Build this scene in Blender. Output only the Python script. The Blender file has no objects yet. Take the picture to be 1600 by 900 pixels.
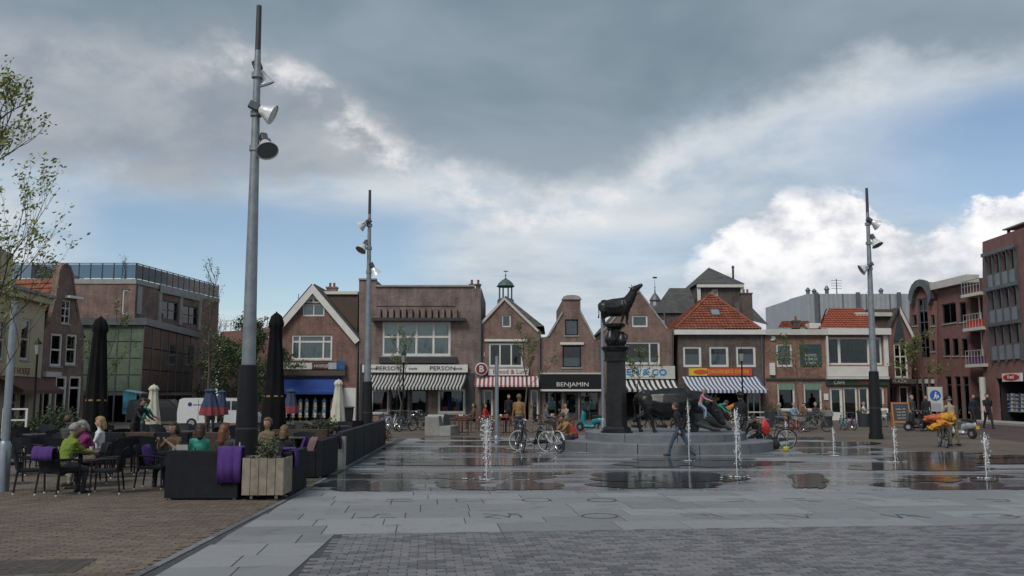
import bpy, bmesh, math, random
from mathutils import Vector, Matrix
from mathutils.geometry import tessellate_polygon
R = math.radians
scene = bpy.context.scene
COL = scene.collection
random.seed(7)

# ------------------------------------------------------------------ camera
F_PX, CX, CY = 1380.0, 800.0, 450.0          # focal length and centre in pixels of the 1600 px wide photograph
CAM_H = 1.9
PITCH = math.atan(165.0 / F_PX)
cam_data = bpy.data.cameras.new('camera')
cam_data.sensor_width = 36.0
cam_data.lens = 36.0 * F_PX / 1600.0
cam_data.clip_start = 0.1
cam_data.clip_end = 3000.0
cam = bpy.data.objects.new('camera', cam_data)
COL.objects.link(cam)
cam.location = (0, 0, CAM_H)
cam.rotation_euler = (math.pi / 2 + PITCH, 0, 0)
scene.camera = cam

# ------------------------------------------------------------------ sky and sun
SUN_EL, SUN_AZ = R(48), R(215)               # azimuth clockwise from +Y (behind the camera, to the left)
world = bpy.data.worlds.new('World')
scene.world = world
world.use_nodes = True
wn, wl = world.node_tree.nodes, world.node_tree.links
wn.clear()

class NG:
    """tiny wrapper to write node maths as expressions"""
    def __init__(s, nodes, links): s.n, s.l = nodes, links
    def link(s, sock, v):
        if isinstance(v, (int, float)): sock.default_value = v
        elif isinstance(v, (tuple, list)): sock.default_value = tuple(v) if len(v) == len(sock.default_value) else tuple(v) + (1,)
        else: s.l.new(v, sock)
    def m(s, op, a, b=None, c=None, clamp=False):
        n = s.n.new('ShaderNodeMath'); n.operation = op; n.use_clamp = clamp
        s.link(n.inputs[0], a)
        if b is not None: s.link(n.inputs[1], b)
        if c is not None: s.link(n.inputs[2], c)
        return n.outputs[0]
    def add(s, a, b): return s.m('ADD', a, b)
    def sub(s, a, b): return s.m('SUBTRACT', a, b)
    def mul(s, a, b): return s.m('MULTIPLY', a, b)
    def smooth(s, x, lo, hi, a=0.0, b=1.0):
        n = s.n.new('ShaderNodeMapRange'); n.interpolation_type = 'SMOOTHSTEP'
        s.link(n.inputs[0], x); s.link(n.inputs[1], lo); s.link(n.inputs[2], hi); s.link(n.inputs[3], a); s.link(n.inputs[4], b)
        return n.outputs[0]
    def noise(s, vec, scale, detail=4, rough=.55, dist=0.0, w=None):
        n = s.n.new('ShaderNodeTexNoise')
        if vec is not None: s.l.new(vec, n.inputs['Vector'])
        n.inputs['Scale'].default_value = scale; n.inputs['Detail'].default_value = detail
        n.inputs['Roughness'].default_value = rough; n.inputs['Distortion'].default_value = dist
        return n.outputs[0]
    def mix(s, f, a, b, blend='MIX'):
        n = s.n.new('ShaderNodeMix'); n.data_type = 'RGBA'; n.blend_type = blend
        s.link(n.inputs[0], f); s.link(n.inputs[6], a); s.link(n.inputs[7], b)
        return n.outputs[2]
    def comb(s, x, y, z):
        n = s.n.new('ShaderNodeCombineXYZ')
        for i, v in enumerate((x, y, z)): s.link(n.inputs[i], v)
        return n.outputs[0]
    def vscale(s, vec, sc):
        n = s.n.new('ShaderNodeVectorMath'); n.operation = 'MULTIPLY'
        s.l.new(vec, n.inputs[0]); n.inputs[1].default_value = sc
        return n.outputs[0]

def build_sky():
    g = NG(wn, wl)
    out = wn.new('ShaderNodeOutputWorld')
    tc = wn.new('ShaderNodeTexCoord')
    sep = wn.new('ShaderNodeSeparateXYZ'); wl.new(tc.outputs['Generated'], sep.inputs[0])
    x, y, z = sep.outputs
    sky = wn.new('ShaderNodeTexSky'); sky.sky_type = 'NISHITA'; sky.sun_disc = False
    sky.sun_elevation = SUN_EL; sky.sun_rotation = SUN_AZ
    sky.air_density = 1.0; sky.dust_density = 0.15; sky.ozone_density = 1.5
    bg_sky = wn.new('ShaderNodeBackground'); wl.new(sky.outputs[0], bg_sky.inputs[0]); bg_sky.inputs[1].default_value = 0.052
    az = g.mul(g.m('ARCTAN2', x, y), 180 / math.pi)
    el = g.mul(g.m('ARCSINE', z), 180 / math.pi)
    # flat cloud layer: far clouds crowd together towards the horizon
    den = g.add(g.m('MAXIMUM', z, 0.0), 0.10)
    px, py = g.m('DIVIDE', x, den), g.m('DIVIDE', y, den)
    lay = g.comb(px, py, 0.0)
    n_big = g.noise(lay, 0.55, 5, .55, .3)
    n_mid = g.noise(lay, 1.7, 6, .6, .2)
    d3 = tc.outputs['Generated']
    n_dir = g.noise(g.vscale(d3, (1, 1, 1.7)), 9.0, 8, .58, .15)
    n_fine = g.noise(g.vscale(d3, (1, 1, 1.5)), 26.0, 6, .6, .1)
    n_soft = g.noise(g.vscale(d3, (1, 1, 2.2)), 3.2, 4, .5, .4)
    def bump(az0, w):   # 1 at az0, falling to 0 at +-w degrees
        return g.smooth(g.m('ABSOLUTE', g.sub(az, az0)), 0.0, w, 1.0, 0.0)
    def curve(pts, lo, hi):   # value against azimuth, given as (azimuth, value) points
        n = wn.new('ShaderNodeFloatCurve'); c = n.mapping.curves[0]
        xs = [((p[0] + 60) / 120, (p[1] - lo) / (hi - lo)) for p in pts]
        c.points[0].location = (0, xs[0][1]); c.points[1].location = (1, xs[-1][1])
        for p in xs: c.points.new(*p)
        n.mapping.update(); wl.new(g.m('DIVIDE', g.add(az, 60.0), 120.0, clamp=True), n.inputs['Value'])
        return g.add(g.mul(n.outputs[0], hi - lo), lo)
    # ---- thin bright veil of high cloud, open in two pale blue windows
    veil = g.smooth(g.add(n_mid, g.mul(g.sub(n_dir, .5), .9)), .20, .52, .78, 1.0)
    hole_l = g.mul(g.smooth(bump(-16.0, 18.0), .1, .6), g.mul(g.smooth(el, 3.0, 6.0), g.smooth(el, 10.6, 13.0, 1.0, 0.0)))
    hole_r = g.mul(bump(30.0, 15.0), g.mul(g.smooth(el, 8.5, 11.5), g.smooth(el, 15.5, 18.5, 1.0, 0.0)))
    hole_m = g.mul(bump(9.0, 9.0), g.mul(g.smooth(el, 7.0, 8.5), g.smooth(el, 9.5, 11.0, 1.0, 0.0)))
    hole = g.m('MAXIMUM', g.m('MAXIMUM', hole_l, hole_r), g.mul(hole_m, .45))
    hole = g.mul(hole, g.smooth(g.add(g.mul(n_dir, .6), g.mul(n_soft, .4)), .76, .54))
    veil = g.mul(veil, g.sub(1.0, g.mul(hole, .90)))
    low = g.smooth(el, 6.0, 0.5)                     # white murk close to the horizon
    veil = g.m('MAXIMUM', veil, g.mul(low, .85))
    veil_col = g.mix(g.smooth(g.add(g.mul(n_soft, .5), g.mul(n_mid, .5)), .35, .65), (.205, .248, .290, 1), (.325, .347, .368, 1))
    # a lower, pale grey deck on the left
    deck_e = curve([(-60, 12.0), (-27, 11.4), (-17, 11.6), (-10, 13.2), (-4, 14.5), (2, 19), (12, 24), (60, 24)], 5, 30)
    deck = g.smooth(g.sub(g.add(g.add(el, g.mul(g.sub(n_dir, .5), 8.0)), g.mul(g.sub(n_soft, .5), 4.0)), deck_e), -.6, 2.8)
    deck_col = g.mix(g.smooth(g.add(g.mul(n_dir, .5), g.mul(n_soft, .5)), .36, .62), (.132, .154, .182, 1), (.205, .222, .243, 1))
    # ---- bright cumulus on the right, lower part of the sky
    cum_top = g.add(g.mul(bump(18.5, 13.0), 8.2), g.mul(bump(31, 8), 6.2))
    cum_h = g.add(cum_top, g.mul(g.sub(n_dir, .5), 7.5))
    cum_h = g.add(cum_h, g.mul(g.sub(n_fine, .5), 3.2))
    cum = g.smooth(g.sub(g.add(cum_h, 5.6), el), -.3, 1.9)
    cum = g.mul(cum, g.m('MAXIMUM', bump(19.5, 16), bump(33, 12)))
    cum = g.mul(g.smooth(cum, .22, .66), g.smooth(el, 13.4, 11.6))
    cum_sh = g.smooth(g.add(n_fine, g.mul(n_dir, 1.2)), .80, 1.34)
    cum_sh = g.mul(cum_sh, g.smooth(el, 3.0, 10.5, .25, 1.0))
    cum_col = g.mix(cum_sh, (.27, .285, .315, 1), (.52, .51, .51, 1))
    # ---- the dark slate bank overhead: its underside dips lowest straight ahead
    edge = curve([(-60, 18.5), (-30, 20.2), (-22, 20.8), (-16, 21.0), (-11, 18.6), (-4, 14.6), (1, 13.3), (5, 13.8), (12, 16.6), (20, 18.6), (30, 18.2), (60, 18.0)], 5, 30)
    bank_h = g.add(el, g.mul(g.sub(n_dir, .5), 6.5))
    bank_h = g.add(bank_h, g.mul(g.sub(n_soft, .5), 4.0))
    bank = g.smooth(g.sub(bank_h, edge), -1.3, 2.4)
    bank_sh = g.add(g.mul(n_big, .55), g.mul(n_soft, .65))
    bank_col = g.mix(g.smooth(bank_sh, .42, .80), (.086, .118, .145, 1), (.155, .188, .220, 1))
    # a torn brighter seam where the bank is thin
    seam = g.mul(g.smooth(g.m('ABSOLUTE', g.add(g.sub(bank_h, edge), .9)), 0.0, 2.2, 1.0, 0.0), g.smooth(g.add(g.mul(n_fine, .6), g.mul(n_dir, .4)), .42, .62))
    seam = g.mul(seam, g.mul(g.smooth(az, 16.0, 4.0, .25, 1.0), g.smooth(az, -23.0, -15.0, .15, 1.0)))
    # put together from the highest layer down
    col = g.mix(cum, veil_col, cum_col)
    cover = g.m('MAXIMUM', veil, cum)
    col = g.mix(deck, col, deck_col)
    col = g.mix(bank, col, bank_col)
    col = g.mix(g.mul(seam, .8), col, (.42, .41, .41, 1))
    cover = g.m('MAXIMUM', g.m('MAXIMUM', cover, deck), g.m('MAXIMUM', bank, g.mul(seam, .8)))
    col = g.mix(g.smooth(z, 0.0, -.05), col, (.16, .15, .14, 1))
    bg_c = wn.new('ShaderNodeBackground'); wl.new(col, bg_c.inputs[0]); bg_c.inputs[1].default_value = 1.0
    mx = wn.new('ShaderNodeMixShader'); wl.new(cover, mx.inputs[0]); wl.new(bg_sky.outputs[0], mx.inputs[1]); wl.new(bg_c.outputs[0], mx.inputs[2])
    wl.new(mx.outputs[0], out.inputs[0])
build_sky()
world.cycles.sampling_method = 'MANUAL'
world.cycles.sample_map_resolution = 512

sun_data = bpy.data.lights.new('sun', 'SUN')
sun_data.energy = 1.1
sun_data.angle = R(25)
sun_data.color = (1.0, 0.95, 0.88)
sun = bpy.data.objects.new('sun', sun_data)
COL.objects.link(sun)
sd = Vector((math.sin(SUN_AZ) * math.cos(SUN_EL), math.cos(SUN_AZ) * math.cos(SUN_EL), math.sin(SUN_EL)))
sun.rotation_euler = sd.to_track_quat('Z', 'Y').to_euler()
sun.location = (-20, -20, 40)
scene.view_settings.view_transform = 'Standard'
scene.view_settings.look = 'None'
scene.view_settings.exposure = 1.06
scene.view_settings.gamma = 1.0
scene.cycles.max_bounces = 6
scene.cycles.transparent_max_bounces = 12
scene.cycles.caustics_reflective = False
scene.cycles.caustics_refractive = False
scene.cycles.use_denoising = True

# ------------------------------------------------------------------ photograph pixel -> place
CP, SP = math.cos(PITCH), math.sin(PITCH)
def ray(u, v):
    a, b = (u - CX) / F_PX, (CY - v) / F_PX
    return Vector((a, CP - b * SP, SP + b * CP))
def G(u, v, z=0.0):
    d = ray(u, v); t = (z - CAM_H) / d.z
    return Vector((d.x * t, d.y * t, z))
def P(u, v, Y):
    d = ray(u, v); t = Y / d.y
    return Vector((d.x * t, Y, CAM_H + d.z * t))
def XY(u, Y, z=0.0):
    """ground point at distance Y that shows at column u"""
    zc = Y * CP + (z - CAM_H) * SP
    return Vector(((u - CX) / F_PX * zc, Y, 0.0))
def Zat(v, Y): return P(CX, v, Y).z

# ------------------------------------------------------------------ materials
MATS = {}
def mat(name, col, rough=.6, metal=0.0, var=.18, scale=6.0, bump=0.0, bscale=40.0, spec=.5, alpha=None, vec='Object'):
    if name in MATS: return MATS[name]
    m = bpy.data.materials.new(name); m.use_nodes = True
    nt = m.node_tree; g = NG(nt.nodes, nt.links)
    b = nt.nodes['Principled BSDF']
    b.inputs['Roughness'].default_value = rough; b.inputs['Metallic'].default_value = metal
    b.inputs['Specular IOR Level'].default_value = spec
    tc = nt.nodes.new('ShaderNodeTexCoord')
    if var > 0:
        n = g.noise(tc.outputs[vec], scale, 5, .6)
        n2 = g.noise(tc.outputs[vec], scale * 7, 3, .6)
        f = g.add(g.mul(n, .65), g.mul(n2, .35))
        f = g.smooth(f, .3, .7)
        lo = tuple(c * (1 - var) for c in col[:3]) + (1,); hi = tuple(min(1, c * (1 + var)) for c in col[:3]) + (1,)
        nt.links.new(g.mix(f, lo, hi), b.inputs['Base Color'])
        r2 = g.smooth(n2, .3, .7, max(0, rough - .08), min(1, rough + .08))
        nt.links.new(r2, b.inputs['Roughness'])
    else:
        b.inputs['Base Color'].default_value = tuple(col[:3]) + (1,)
    if bump > 0:
        bn = nt.nodes.new('ShaderNodeBump'); bn.inputs['Strength'].default_value = bump; bn.inputs['Distance'].default_value = .01
        nt.links.new(g.noise(tc.outputs[vec], bscale, 4, .6), bn.inputs['Height'])
        nt.links.new(bn.outputs[0], b.inputs['Normal'])
    MATS[name] = m
    return m

def brick_mat(name, c1, c2, mortar, bw=.22, bh=.065, var=.42):
    if name in MATS: return MATS[name]
    m = bpy.data.materials.new(name); m.use_nodes = True
    nt = m.node_tree; g = NG(nt.nodes, nt.links); b = nt.nodes['Principled BSDF']
    tc = nt.nodes.new('ShaderNodeTexCoord')
    sep = nt.nodes.new('ShaderNodeSeparateXYZ'); nt.links.new(tc.outputs['Object'], sep.inputs[0])
    vec = g.comb(g.add(sep.outputs[0], sep.outputs[1]), sep.outputs[2], 0.0)
    br = nt.nodes.new('ShaderNodeTexBrick'); nt.links.new(vec, br.inputs['Vector'])
    br.inputs['Scale'].default_value = 1.0; br.inputs['Brick Width'].default_value = bw; br.inputs['Row Height'].default_value = bh
    br.inputs['Mortar Size'].default_value = .008; br.inputs['Mortar Smooth'].default_value = .2; br.inputs['Bias'].default_value = 0.0
    br.inputs['Color1'].default_value = tuple(c1) + (1,); br.inputs['Color2'].default_value = tuple(c2) + (1,); br.inputs['Mortar'].default_value = tuple(mortar) + (1,)
    big = g.noise(tc.outputs['Object'], .9, 5, .6)
    st = g.noise(g.vscale(tc.outputs['Object'], (3, 3, .35)), 1.3, 4, .6)
    fine = g.noise(tc.outputs['Object'], 9.0, 3, .6)
    f = g.add(g.add(g.mul(big, .5), g.mul(st, .3)), g.mul(fine, .25))
    k = g.smooth(f, .36, .70, 1 - var, 1 + var)
    kk = nt.nodes.new('ShaderNodeCombineColor')
    for i in range(3): nt.links.new(k, kk.inputs[i])
    nt.links.new(g.mix(1.0, br.outputs['Color'], kk.outputs[0], 'MULTIPLY'), b.inputs['Base Color'])
    b.inputs['Roughness'].default_value = .85
    bn = nt.nodes.new('ShaderNodeBump'); bn.inputs['Strength'].default_value = .5; bn.inputs['Distance'].default_value = .008
    nt.links.new(g.m('SUBTRACT', 1.0, br.outputs['Fac']), bn.inputs['Height']); nt.links.new(bn.outputs[0], b.inputs['Normal'])
    MATS[name] = m
    return m

def glass_mat(name, tint=(.9, .95, .95), refl=1.0, rough=.02):
    if name in MATS: return MATS[name]
    m = bpy.data.materials.new(name); m.use_nodes = True
    nt = m.node_tree; nt.nodes.clear()
    o = nt.nodes.new('ShaderNodeOutputMaterial'); t = nt.nodes.new('ShaderNodeBsdfTransparent'); gl = nt.nodes.new('ShaderNodeBsdfGlossy')
    t.inputs[0].default_value = tuple(tint) + (1,); gl.inputs['Roughness'].default_value = rough
    gl.inputs[0].default_value = (refl, refl, refl, 1)
    fr = nt.nodes.new('ShaderNodeFresnel'); fr.inputs[0].default_value = 1.45
    tc = nt.nodes.new('ShaderNodeTexCoord'); bn = nt.nodes.new('ShaderNodeBump'); ns = nt.nodes.new('ShaderNodeTexNoise')
    ns.inputs['Scale'].default_value = 1.7; nt.links.new(tc.outputs['Object'], ns.inputs['Vector'])
    bn.inputs['Strength'].default_value = .04; nt.links.new(ns.outputs[0], bn.inputs['Height']); nt.links.new(bn.outputs[0], gl.inputs['Normal'])
    mx = nt.nodes.new('ShaderNodeMixShader'); nt.links.new(fr.outputs[0], mx.inputs[0]); nt.links.new(t.outputs[0], mx.inputs[1]); nt.links.new(gl.outputs[0], mx.inputs[2])
    nt.links.new(mx.outputs[0], o.inputs[0])
    MATS[name] = m
    return m

# ------------------------------------------------------------------ mesh building
class MB:
    def __init__(s): s.v, s.f, s.m = [], [], []
    def quad(s, pts, mi=0):
        i = len(s.v); s.v += [tuple(p) for p in pts]; s.f.append(tuple(range(i, i + len(pts)))); s.m.append(mi); return s
    def add(s, vs, fs, mi=0, M=None):
        i = len(s.v)
        s.v += [tuple(M @ Vector(p)) for p in vs] if M else [tuple(p) for p in vs]
        s.f += [tuple(k + i for k in f) for f in fs]; s.m += [mi] * len(fs); return s
    def box(s, x0, x1, y0, y1, z0, z1, mi=0, M=None):
        vs = [(x0, y0, z0), (x1, y0, z0), (x1, y1, z0), (x0, y1, z0), (x0, y0, z1), (x1, y0, z1), (x1, y1, z1), (x0, y1, z1)]
        return s.add(vs, [(0, 3, 2, 1), (4, 5, 6, 7), (0, 1, 5, 4), (1, 2, 6, 5), (2, 3, 7, 6), (3, 0, 4, 7)], mi, M)
    def cbox(s, x0, x1, y0, y1, z0, z1, c=.01, mi=0, M=None):
        """box with chamfered top and vertical edges"""
        pts = [(x0 + c, y0), (x1 - c, y0), (x1, y0 + c), (x1, y1 - c), (x1 - c, y1), (x0 + c, y1), (x0, y1 - c), (x0, y0 + c)]
        ins = [(x0 + 2 * c, y0 + c), (x1 - 2 * c, y0 + c), (x1 - c, y0 + 2 * c), (x1 - c, y1 - 2 * c), (x1 - 2 * c, y1 - c), (x0 + 2 * c, y1 - c), (x0 + c, y1 - 2 * c), (x0 + c, y0 + 2 * c)]
        vs = [(x, y, z0) for x, y in pts] + [(x, y, z1 - c) for x, y in pts] + [(x, y, z1) for x, y in ins]
        fs = [tuple(range(7, -1, -1)), tuple(range(16, 24))]
        for k in (0, 8):
            for i in range(8): j = (i + 1) % 8; fs.append((k + i, k + j, k + 8 + j, k + 8 + i))
        return s.add(vs, fs, mi, M)
    def tube(s, pts, rad, n=8, mi=0, cap=True, M=None, sq=1.0):
        pts = [Vector(p) for p in pts]
        if not isinstance(rad, (list, tuple)): rad = [rad] * len(pts)
        vs, fs = [], []
        prev = None
        for k, p in enumerate(pts):
            d = (pts[min(k + 1, len(pts) - 1)] - pts[max(k - 1, 0)])
            d = d.normalized() if d.length > 1e-9 else Vector((0, 0, 1))
            if prev is None:
                a = Vector((1, 0, 0)) if abs(d.x) < .9 else Vector((0, 1, 0))
                e1 = (a - d * a.dot(d)).normalized()
            else:
                e1 = (prev - d * prev.dot(d)).normalized()
            prev = e1; e2 = d.cross(e1)
            for i in range(n):
                t = 2 * math.pi * i / n
                vs.append(p + e1 * math.cos(t) * rad[k] + e2 * math.sin(t) * rad[k] * sq)
        for k in range(len(pts) - 1):
            for i in range(n):
                j = (i + 1) % n
                fs.append((k * n + i, k * n + j, k * n + n + j, k * n + n + i))
        if cap:
            fs.append(tuple(range(n - 1, -1, -1))); fs.append(tuple(range((len(pts) - 1) * n, len(pts) * n)))
        return s.add(vs, fs, mi, M)
    def lathe(s, prof, n=16, mi=0, M=None, wob=None):
        """profile of (radius, z), closed at both ends"""
        vs, fs = [], []
        for k, (r, z) in enumerate(prof):
            for i in range(n):
                t = 2 * math.pi * i / n
                rr = r * (1 + (wob(i, k) if wob else 0))
                vs.append((rr * math.cos(t), rr * math.sin(t), z))
        for k in range(len(prof) - 1):
            for i in range(n):
                j = (i + 1) % n; fs.append((k * n + i, k * n + j, k * n + n + j, k * n + n + i))
        fs.append(tuple(range(n - 1, -1, -1))); fs.append(tuple(range((len(prof) - 1) * n, len(prof) * n)))
        return s.add(vs, fs, mi, M)
    def prism(s, pts, y0, y1, mi=0, M=None):
        """outline of (x, z) points, extruded from y0 to y1"""
        n = len(pts)
        vs = [(x, y0, z) for x, z in pts] + [(x, y1, z) for x, z in pts]
        tri = tessellate_polygon([[Vector((x, z, 0)) for x, z in pts]])
        fs = [tuple(t) for t in tri] + [tuple(n + i for i in reversed(t)) for t in tri]
        for i in range(n): j = (i + 1) % n; fs.append((i, j, n + j, n + i))
        return s.add(vs, fs, mi, M)
    def ico(s, c, r, mi=0, sub=1):
        bm = bmesh.new(); bmesh.ops.create_icosphere(bm, subdivisions=sub, radius=1)
        rr = r if isinstance(r, (tuple, list)) else (r, r, r)
        vs = [(c[0] + v.co.x * rr[0], c[1] + v.co.y * rr[1], c[2] + v.co.z * rr[2]) for v in bm.verts]
        bm.verts.index_update()
        fs = [tuple(v.index for v in f.verts) for f in bm.faces]; bm.free()
        return s.add(vs, fs, mi)
    def mesh(s, name, mats, smooth=False, fix=True):
        me = bpy.data.meshes.new(name)
        me.from_pydata(s.v, [], s.f)
        for m in (mats if isinstance(mats, (list, tuple)) else [mats]): me.materials.append(m)
        me.polygons.foreach_set('material_index', s.m)
        if fix and s.f:
            bm = bmesh.new(); bm.from_mesh(me); bmesh.ops.recalc_face_normals(bm, faces=bm.faces); bm.to_mesh(me); bm.free()
        if smooth:
            me.polygons.foreach_set('use_smooth', [True] * len(me.polygons))
            try: me.set_sharp_from_angle(angle=R(40))
            except Exception: pass
        me.update()
        return me
    def build(s, name, mats, parent=None, smooth=False, loc=None, rz=None, fix=True):
        return link(name, s.mesh(name, mats, smooth, fix), parent, loc, rz)

def link(name, me, parent=None, loc=None, rz=None):
    o = bpy.data.objects.new(name, me); COL.objects.link(o)
    if parent: o.parent = parent
    if loc is not None: o.location = loc
    if rz is not None: o.rotation_euler = (0, 0, rz)
    return o
def tag(o, label=None, cat=None, group=None, kind=None):
    if label: o['label'] = label
    if cat: o['category'] = cat
    if group: o['group'] = group
    if kind: o['kind'] = kind
    return o
def thing(name, label, cat, loc=(0, 0, 0), rz=0.0, group=None):
    o = bpy.data.objects.new(name, None); COL.objects.link(o)
    o.location = loc; o.rotation_euler = (0, 0, rz); o.empty_display_size = .2
    return tag(o, label, cat, group)
def dup(root, loc, rz=0.0, label=None, group=None, scale=None, swap=None):
    """copy of a thing with its parts and sub-parts; swap = {material: other material} given per object"""
    def cp(o, par):
        c = o.copy(); COL.objects.link(c)
        if par: c.parent = par; c.matrix_parent_inverse = o.matrix_parent_inverse
        if swap and c.type == 'MESH':
            for i, sl in enumerate(c.material_slots):
                if sl.material in swap:
                    new = swap[sl.material]; sl.link = 'OBJECT'; sl.material = new
        for ch in kids.get(o.name, []): cp(ch, c)
        return c
    kids = KIDS(root)
    r = cp(root, None)
    r.location = loc; r.rotation_euler = (0, 0, rz)
    if scale: r.scale = (scale,) * 3
    if label: r['label'] = label
    if group: r['group'] = group
    return r
def KIDS(root):
    d = {}
    def rec(o):
        for c in list(o.children): d.setdefault(o.name, []).append(c); rec(c)
    rec(root)
    return d
BAKE = bpy.data.scenes.new('bake')
def evaluated_mesh(o):
    """mesh of an object with its modifiers applied, worked out in an empty side scene"""
    BAKE.collection.objects.link(o)
    with bpy.context.temp_override(scene=BAKE, view_layer=BAKE.view_layers[0]):
        dg = bpy.context.evaluated_depsgraph_get()
        me = bpy.data.meshes.new_from_object(o.evaluated_get(dg))
    BAKE.collection.objects.unlink(o)
    return me
def text_mesh(txt, size, extrude=.008, align='CENTER', squeeze=1.0, bold=0.0):
    cu = bpy.data.curves.new('lettering', 'FONT'); cu.body = txt; cu.size = size; cu.extrude = extrude; cu.align_x = align; cu.align_y = 'CENTER'
    cu.resolution_u = 2; cu.offset = bold
    o = bpy.data.objects.new('lettering', cu)
    me = evaluated_mesh(o)
    bpy.data.objects.remove(o); bpy.data.curves.remove(cu)
    me.transform(Matrix.Rotation(math.pi / 2, 4, 'X') @ Matrix.Diagonal((squeeze, 1, 1, 1)))   # stands upright, faces -Y
    me.materials.clear()
    return me
def lettering(txt, size, m, parent, x, y, z, name='lettering', **k):
    me = text_mesh(txt, size, **k); me.materials.append(m)
    return tag(link(name, me, parent, (x, y, z)), kind='stuff')

# common materials
M_white = mat('white_paint', (.62, .61, .58), .45, var=.08, scale=2)
M_offwhite = mat('aged_white_paint', (.50, .49, .45), .5, var=.12, scale=2)
M_black = mat('black_paint', (.011, .011, .013), .6, var=.2, spec=.3)
M_dkgrey = mat('dark_grey_paint', (.035, .037, .04), .5, var=.2)
M_steel = mat('galvanised_steel', (.30, .33, .36), .42, .75, var=.16, scale=5)
M_alu = mat('polished_aluminium', (.62, .63, .64), .25, .9, var=.08)
M_rubber = mat('black_rubber', (.012, .012, .013), .75, var=.2)
M_chrome = mat('bright_metal', (.55, .56, .57), .22, 1.0, var=.05)
M_glass = glass_mat('window_glass')
M_glass_dk = glass_mat('tinted_glass', (.35, .42, .42))
M_curtain = mat('net_curtain', (.72, .71, .67), .9, var=.12, scale=3)
M_blind = mat('grey_blind', (.33, .36, .36), .8, var=.1, scale=3)
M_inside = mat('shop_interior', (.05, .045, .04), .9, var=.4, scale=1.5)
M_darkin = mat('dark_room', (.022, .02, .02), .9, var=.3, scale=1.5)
# ================================================================== GROUND
def ground_brick_mat(name, c1, c2, joint, bw, bh, ang, isl=False, dirt=(.10, .085, .07)):
    m = bpy.data.materials.new(name); m.use_nodes = True
    nt = m.node_tree; g = NG(nt.nodes, nt.links); b = nt.nodes['Principled BSDF']
    geo = nt.nodes.new('ShaderNodeNewGeometry')
    rot = nt.nodes.new('ShaderNodeVectorRotate'); rot.rotation_type = 'Z_AXIS'; rot.inputs['Angle'].default_value = -ang
    nt.links.new(geo.outputs['Position'], rot.inputs['Vector'])
    pos = rot.outputs[0]
    big = g.noise(geo.outputs['Position'], .35, 5, .6); fine = g.noise(geo.outputs['Position'], 7, 4, .65)
    streak = g.noise(g.vscale(pos, (.5, 2.6, 1)), 1.3, 5, .6)
    if isl:
        oi = nt.nodes.new('ShaderNodeObjectInfo')
        r = g.m('FRACT', g.add(geo.outputs['Random Per Island'], oi.outputs['Random']))
        col = g.mix(r, tuple(c1) + (1,), tuple(c2) + (1,))
    else:
        br = nt.nodes.new('ShaderNodeTexBrick'); nt.links.new(pos, br.inputs['Vector'])
        br.inputs['Scale'].default_value = 1; br.inputs['Brick Width'].default_value = bw; br.inputs['Row Height'].default_value = bh
        br.inputs['Mortar Size'].default_value = .006; br.inputs['Bias'].default_value = 0
        br.inputs['Color1'].default_value = tuple(c1) + (1,); br.inputs['Color2'].default_value = tuple(c2) + (1,); br.inputs['Mortar'].default_value = tuple(joint) + (1,)
        col = br.outputs['Color']
    k = g.smooth(g.add(g.add(g.mul(big, .5), g.mul(fine, .25)), g.mul(streak, .3)), .36, .72, .68, 1.3)
    kk = nt.nodes.new('ShaderNodeCombineColor')
    for i in range(3): nt.links.new(k, kk.inputs[i])
    col = g.mix(1.0, col, kk.outputs[0], 'MULTIPLY')
    col = g.mix(g.smooth(streak, .62, .80, 0, .55), col, tuple(dirt) + (1,))
    nt.links.new(col, b.inputs['Base Color']); b.inputs['Roughness'].default_value = .82
    bn = nt.nodes.new('ShaderNodeBump'); bn.inputs['Strength'].default_value = .5; bn.inputs['Distance'].default_value = .006
    nt.links.new(fine, bn.inputs['Height']); nt.links.new(bn.outputs[0], b.inputs['Normal'])
    MATS[name] = m
    return m

A0, A1 = G(525, 836), G(1600, 820)
ANG = math.atan2(A1.y - A0.y, A1.x - A0.x)
TAN1, TAN2 = (.152, .117, .088), (.100, .078, .060)
M_clinker = ground_brick_mat('clinker_paving', TAN1, TAN2, (.05, .042, .035), .21, .10, ANG + .05)
M_clinker_i = ground_brick_mat('clinker_bricks', TAN1, TAN2, (.05, .042, .035), .21, .10, ANG, isl=True)
M_joint = mat('sandy_joint', (.055, .047, .038), .95, var=.3, scale=5)
M_street = ground_brick_mat('red_street_clinkers', (.10, .058, .052), (.065, .042, .042), (.035, .03, .03), .21, .07, R(20))

b = MB(); b.quad([(-500, -60, 0), (500, -60, 0), (500, 900, 0), (-500, 900, 0)])
o = b.build('ground', M_clinker, fix=False); tag(o, kind='structure')
b = MB(); b.quad([G(1395, 660.5, .004), G(1500, 678, .004), G(1760, 712, .004), (90, 40, .004), (90, 62, .004), (35, 68, .004), XY(1395, 62) + Vector((0, 0, .004))])
o = b.build('street', M_street, fix=False); tag(o, kind='structure')

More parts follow.
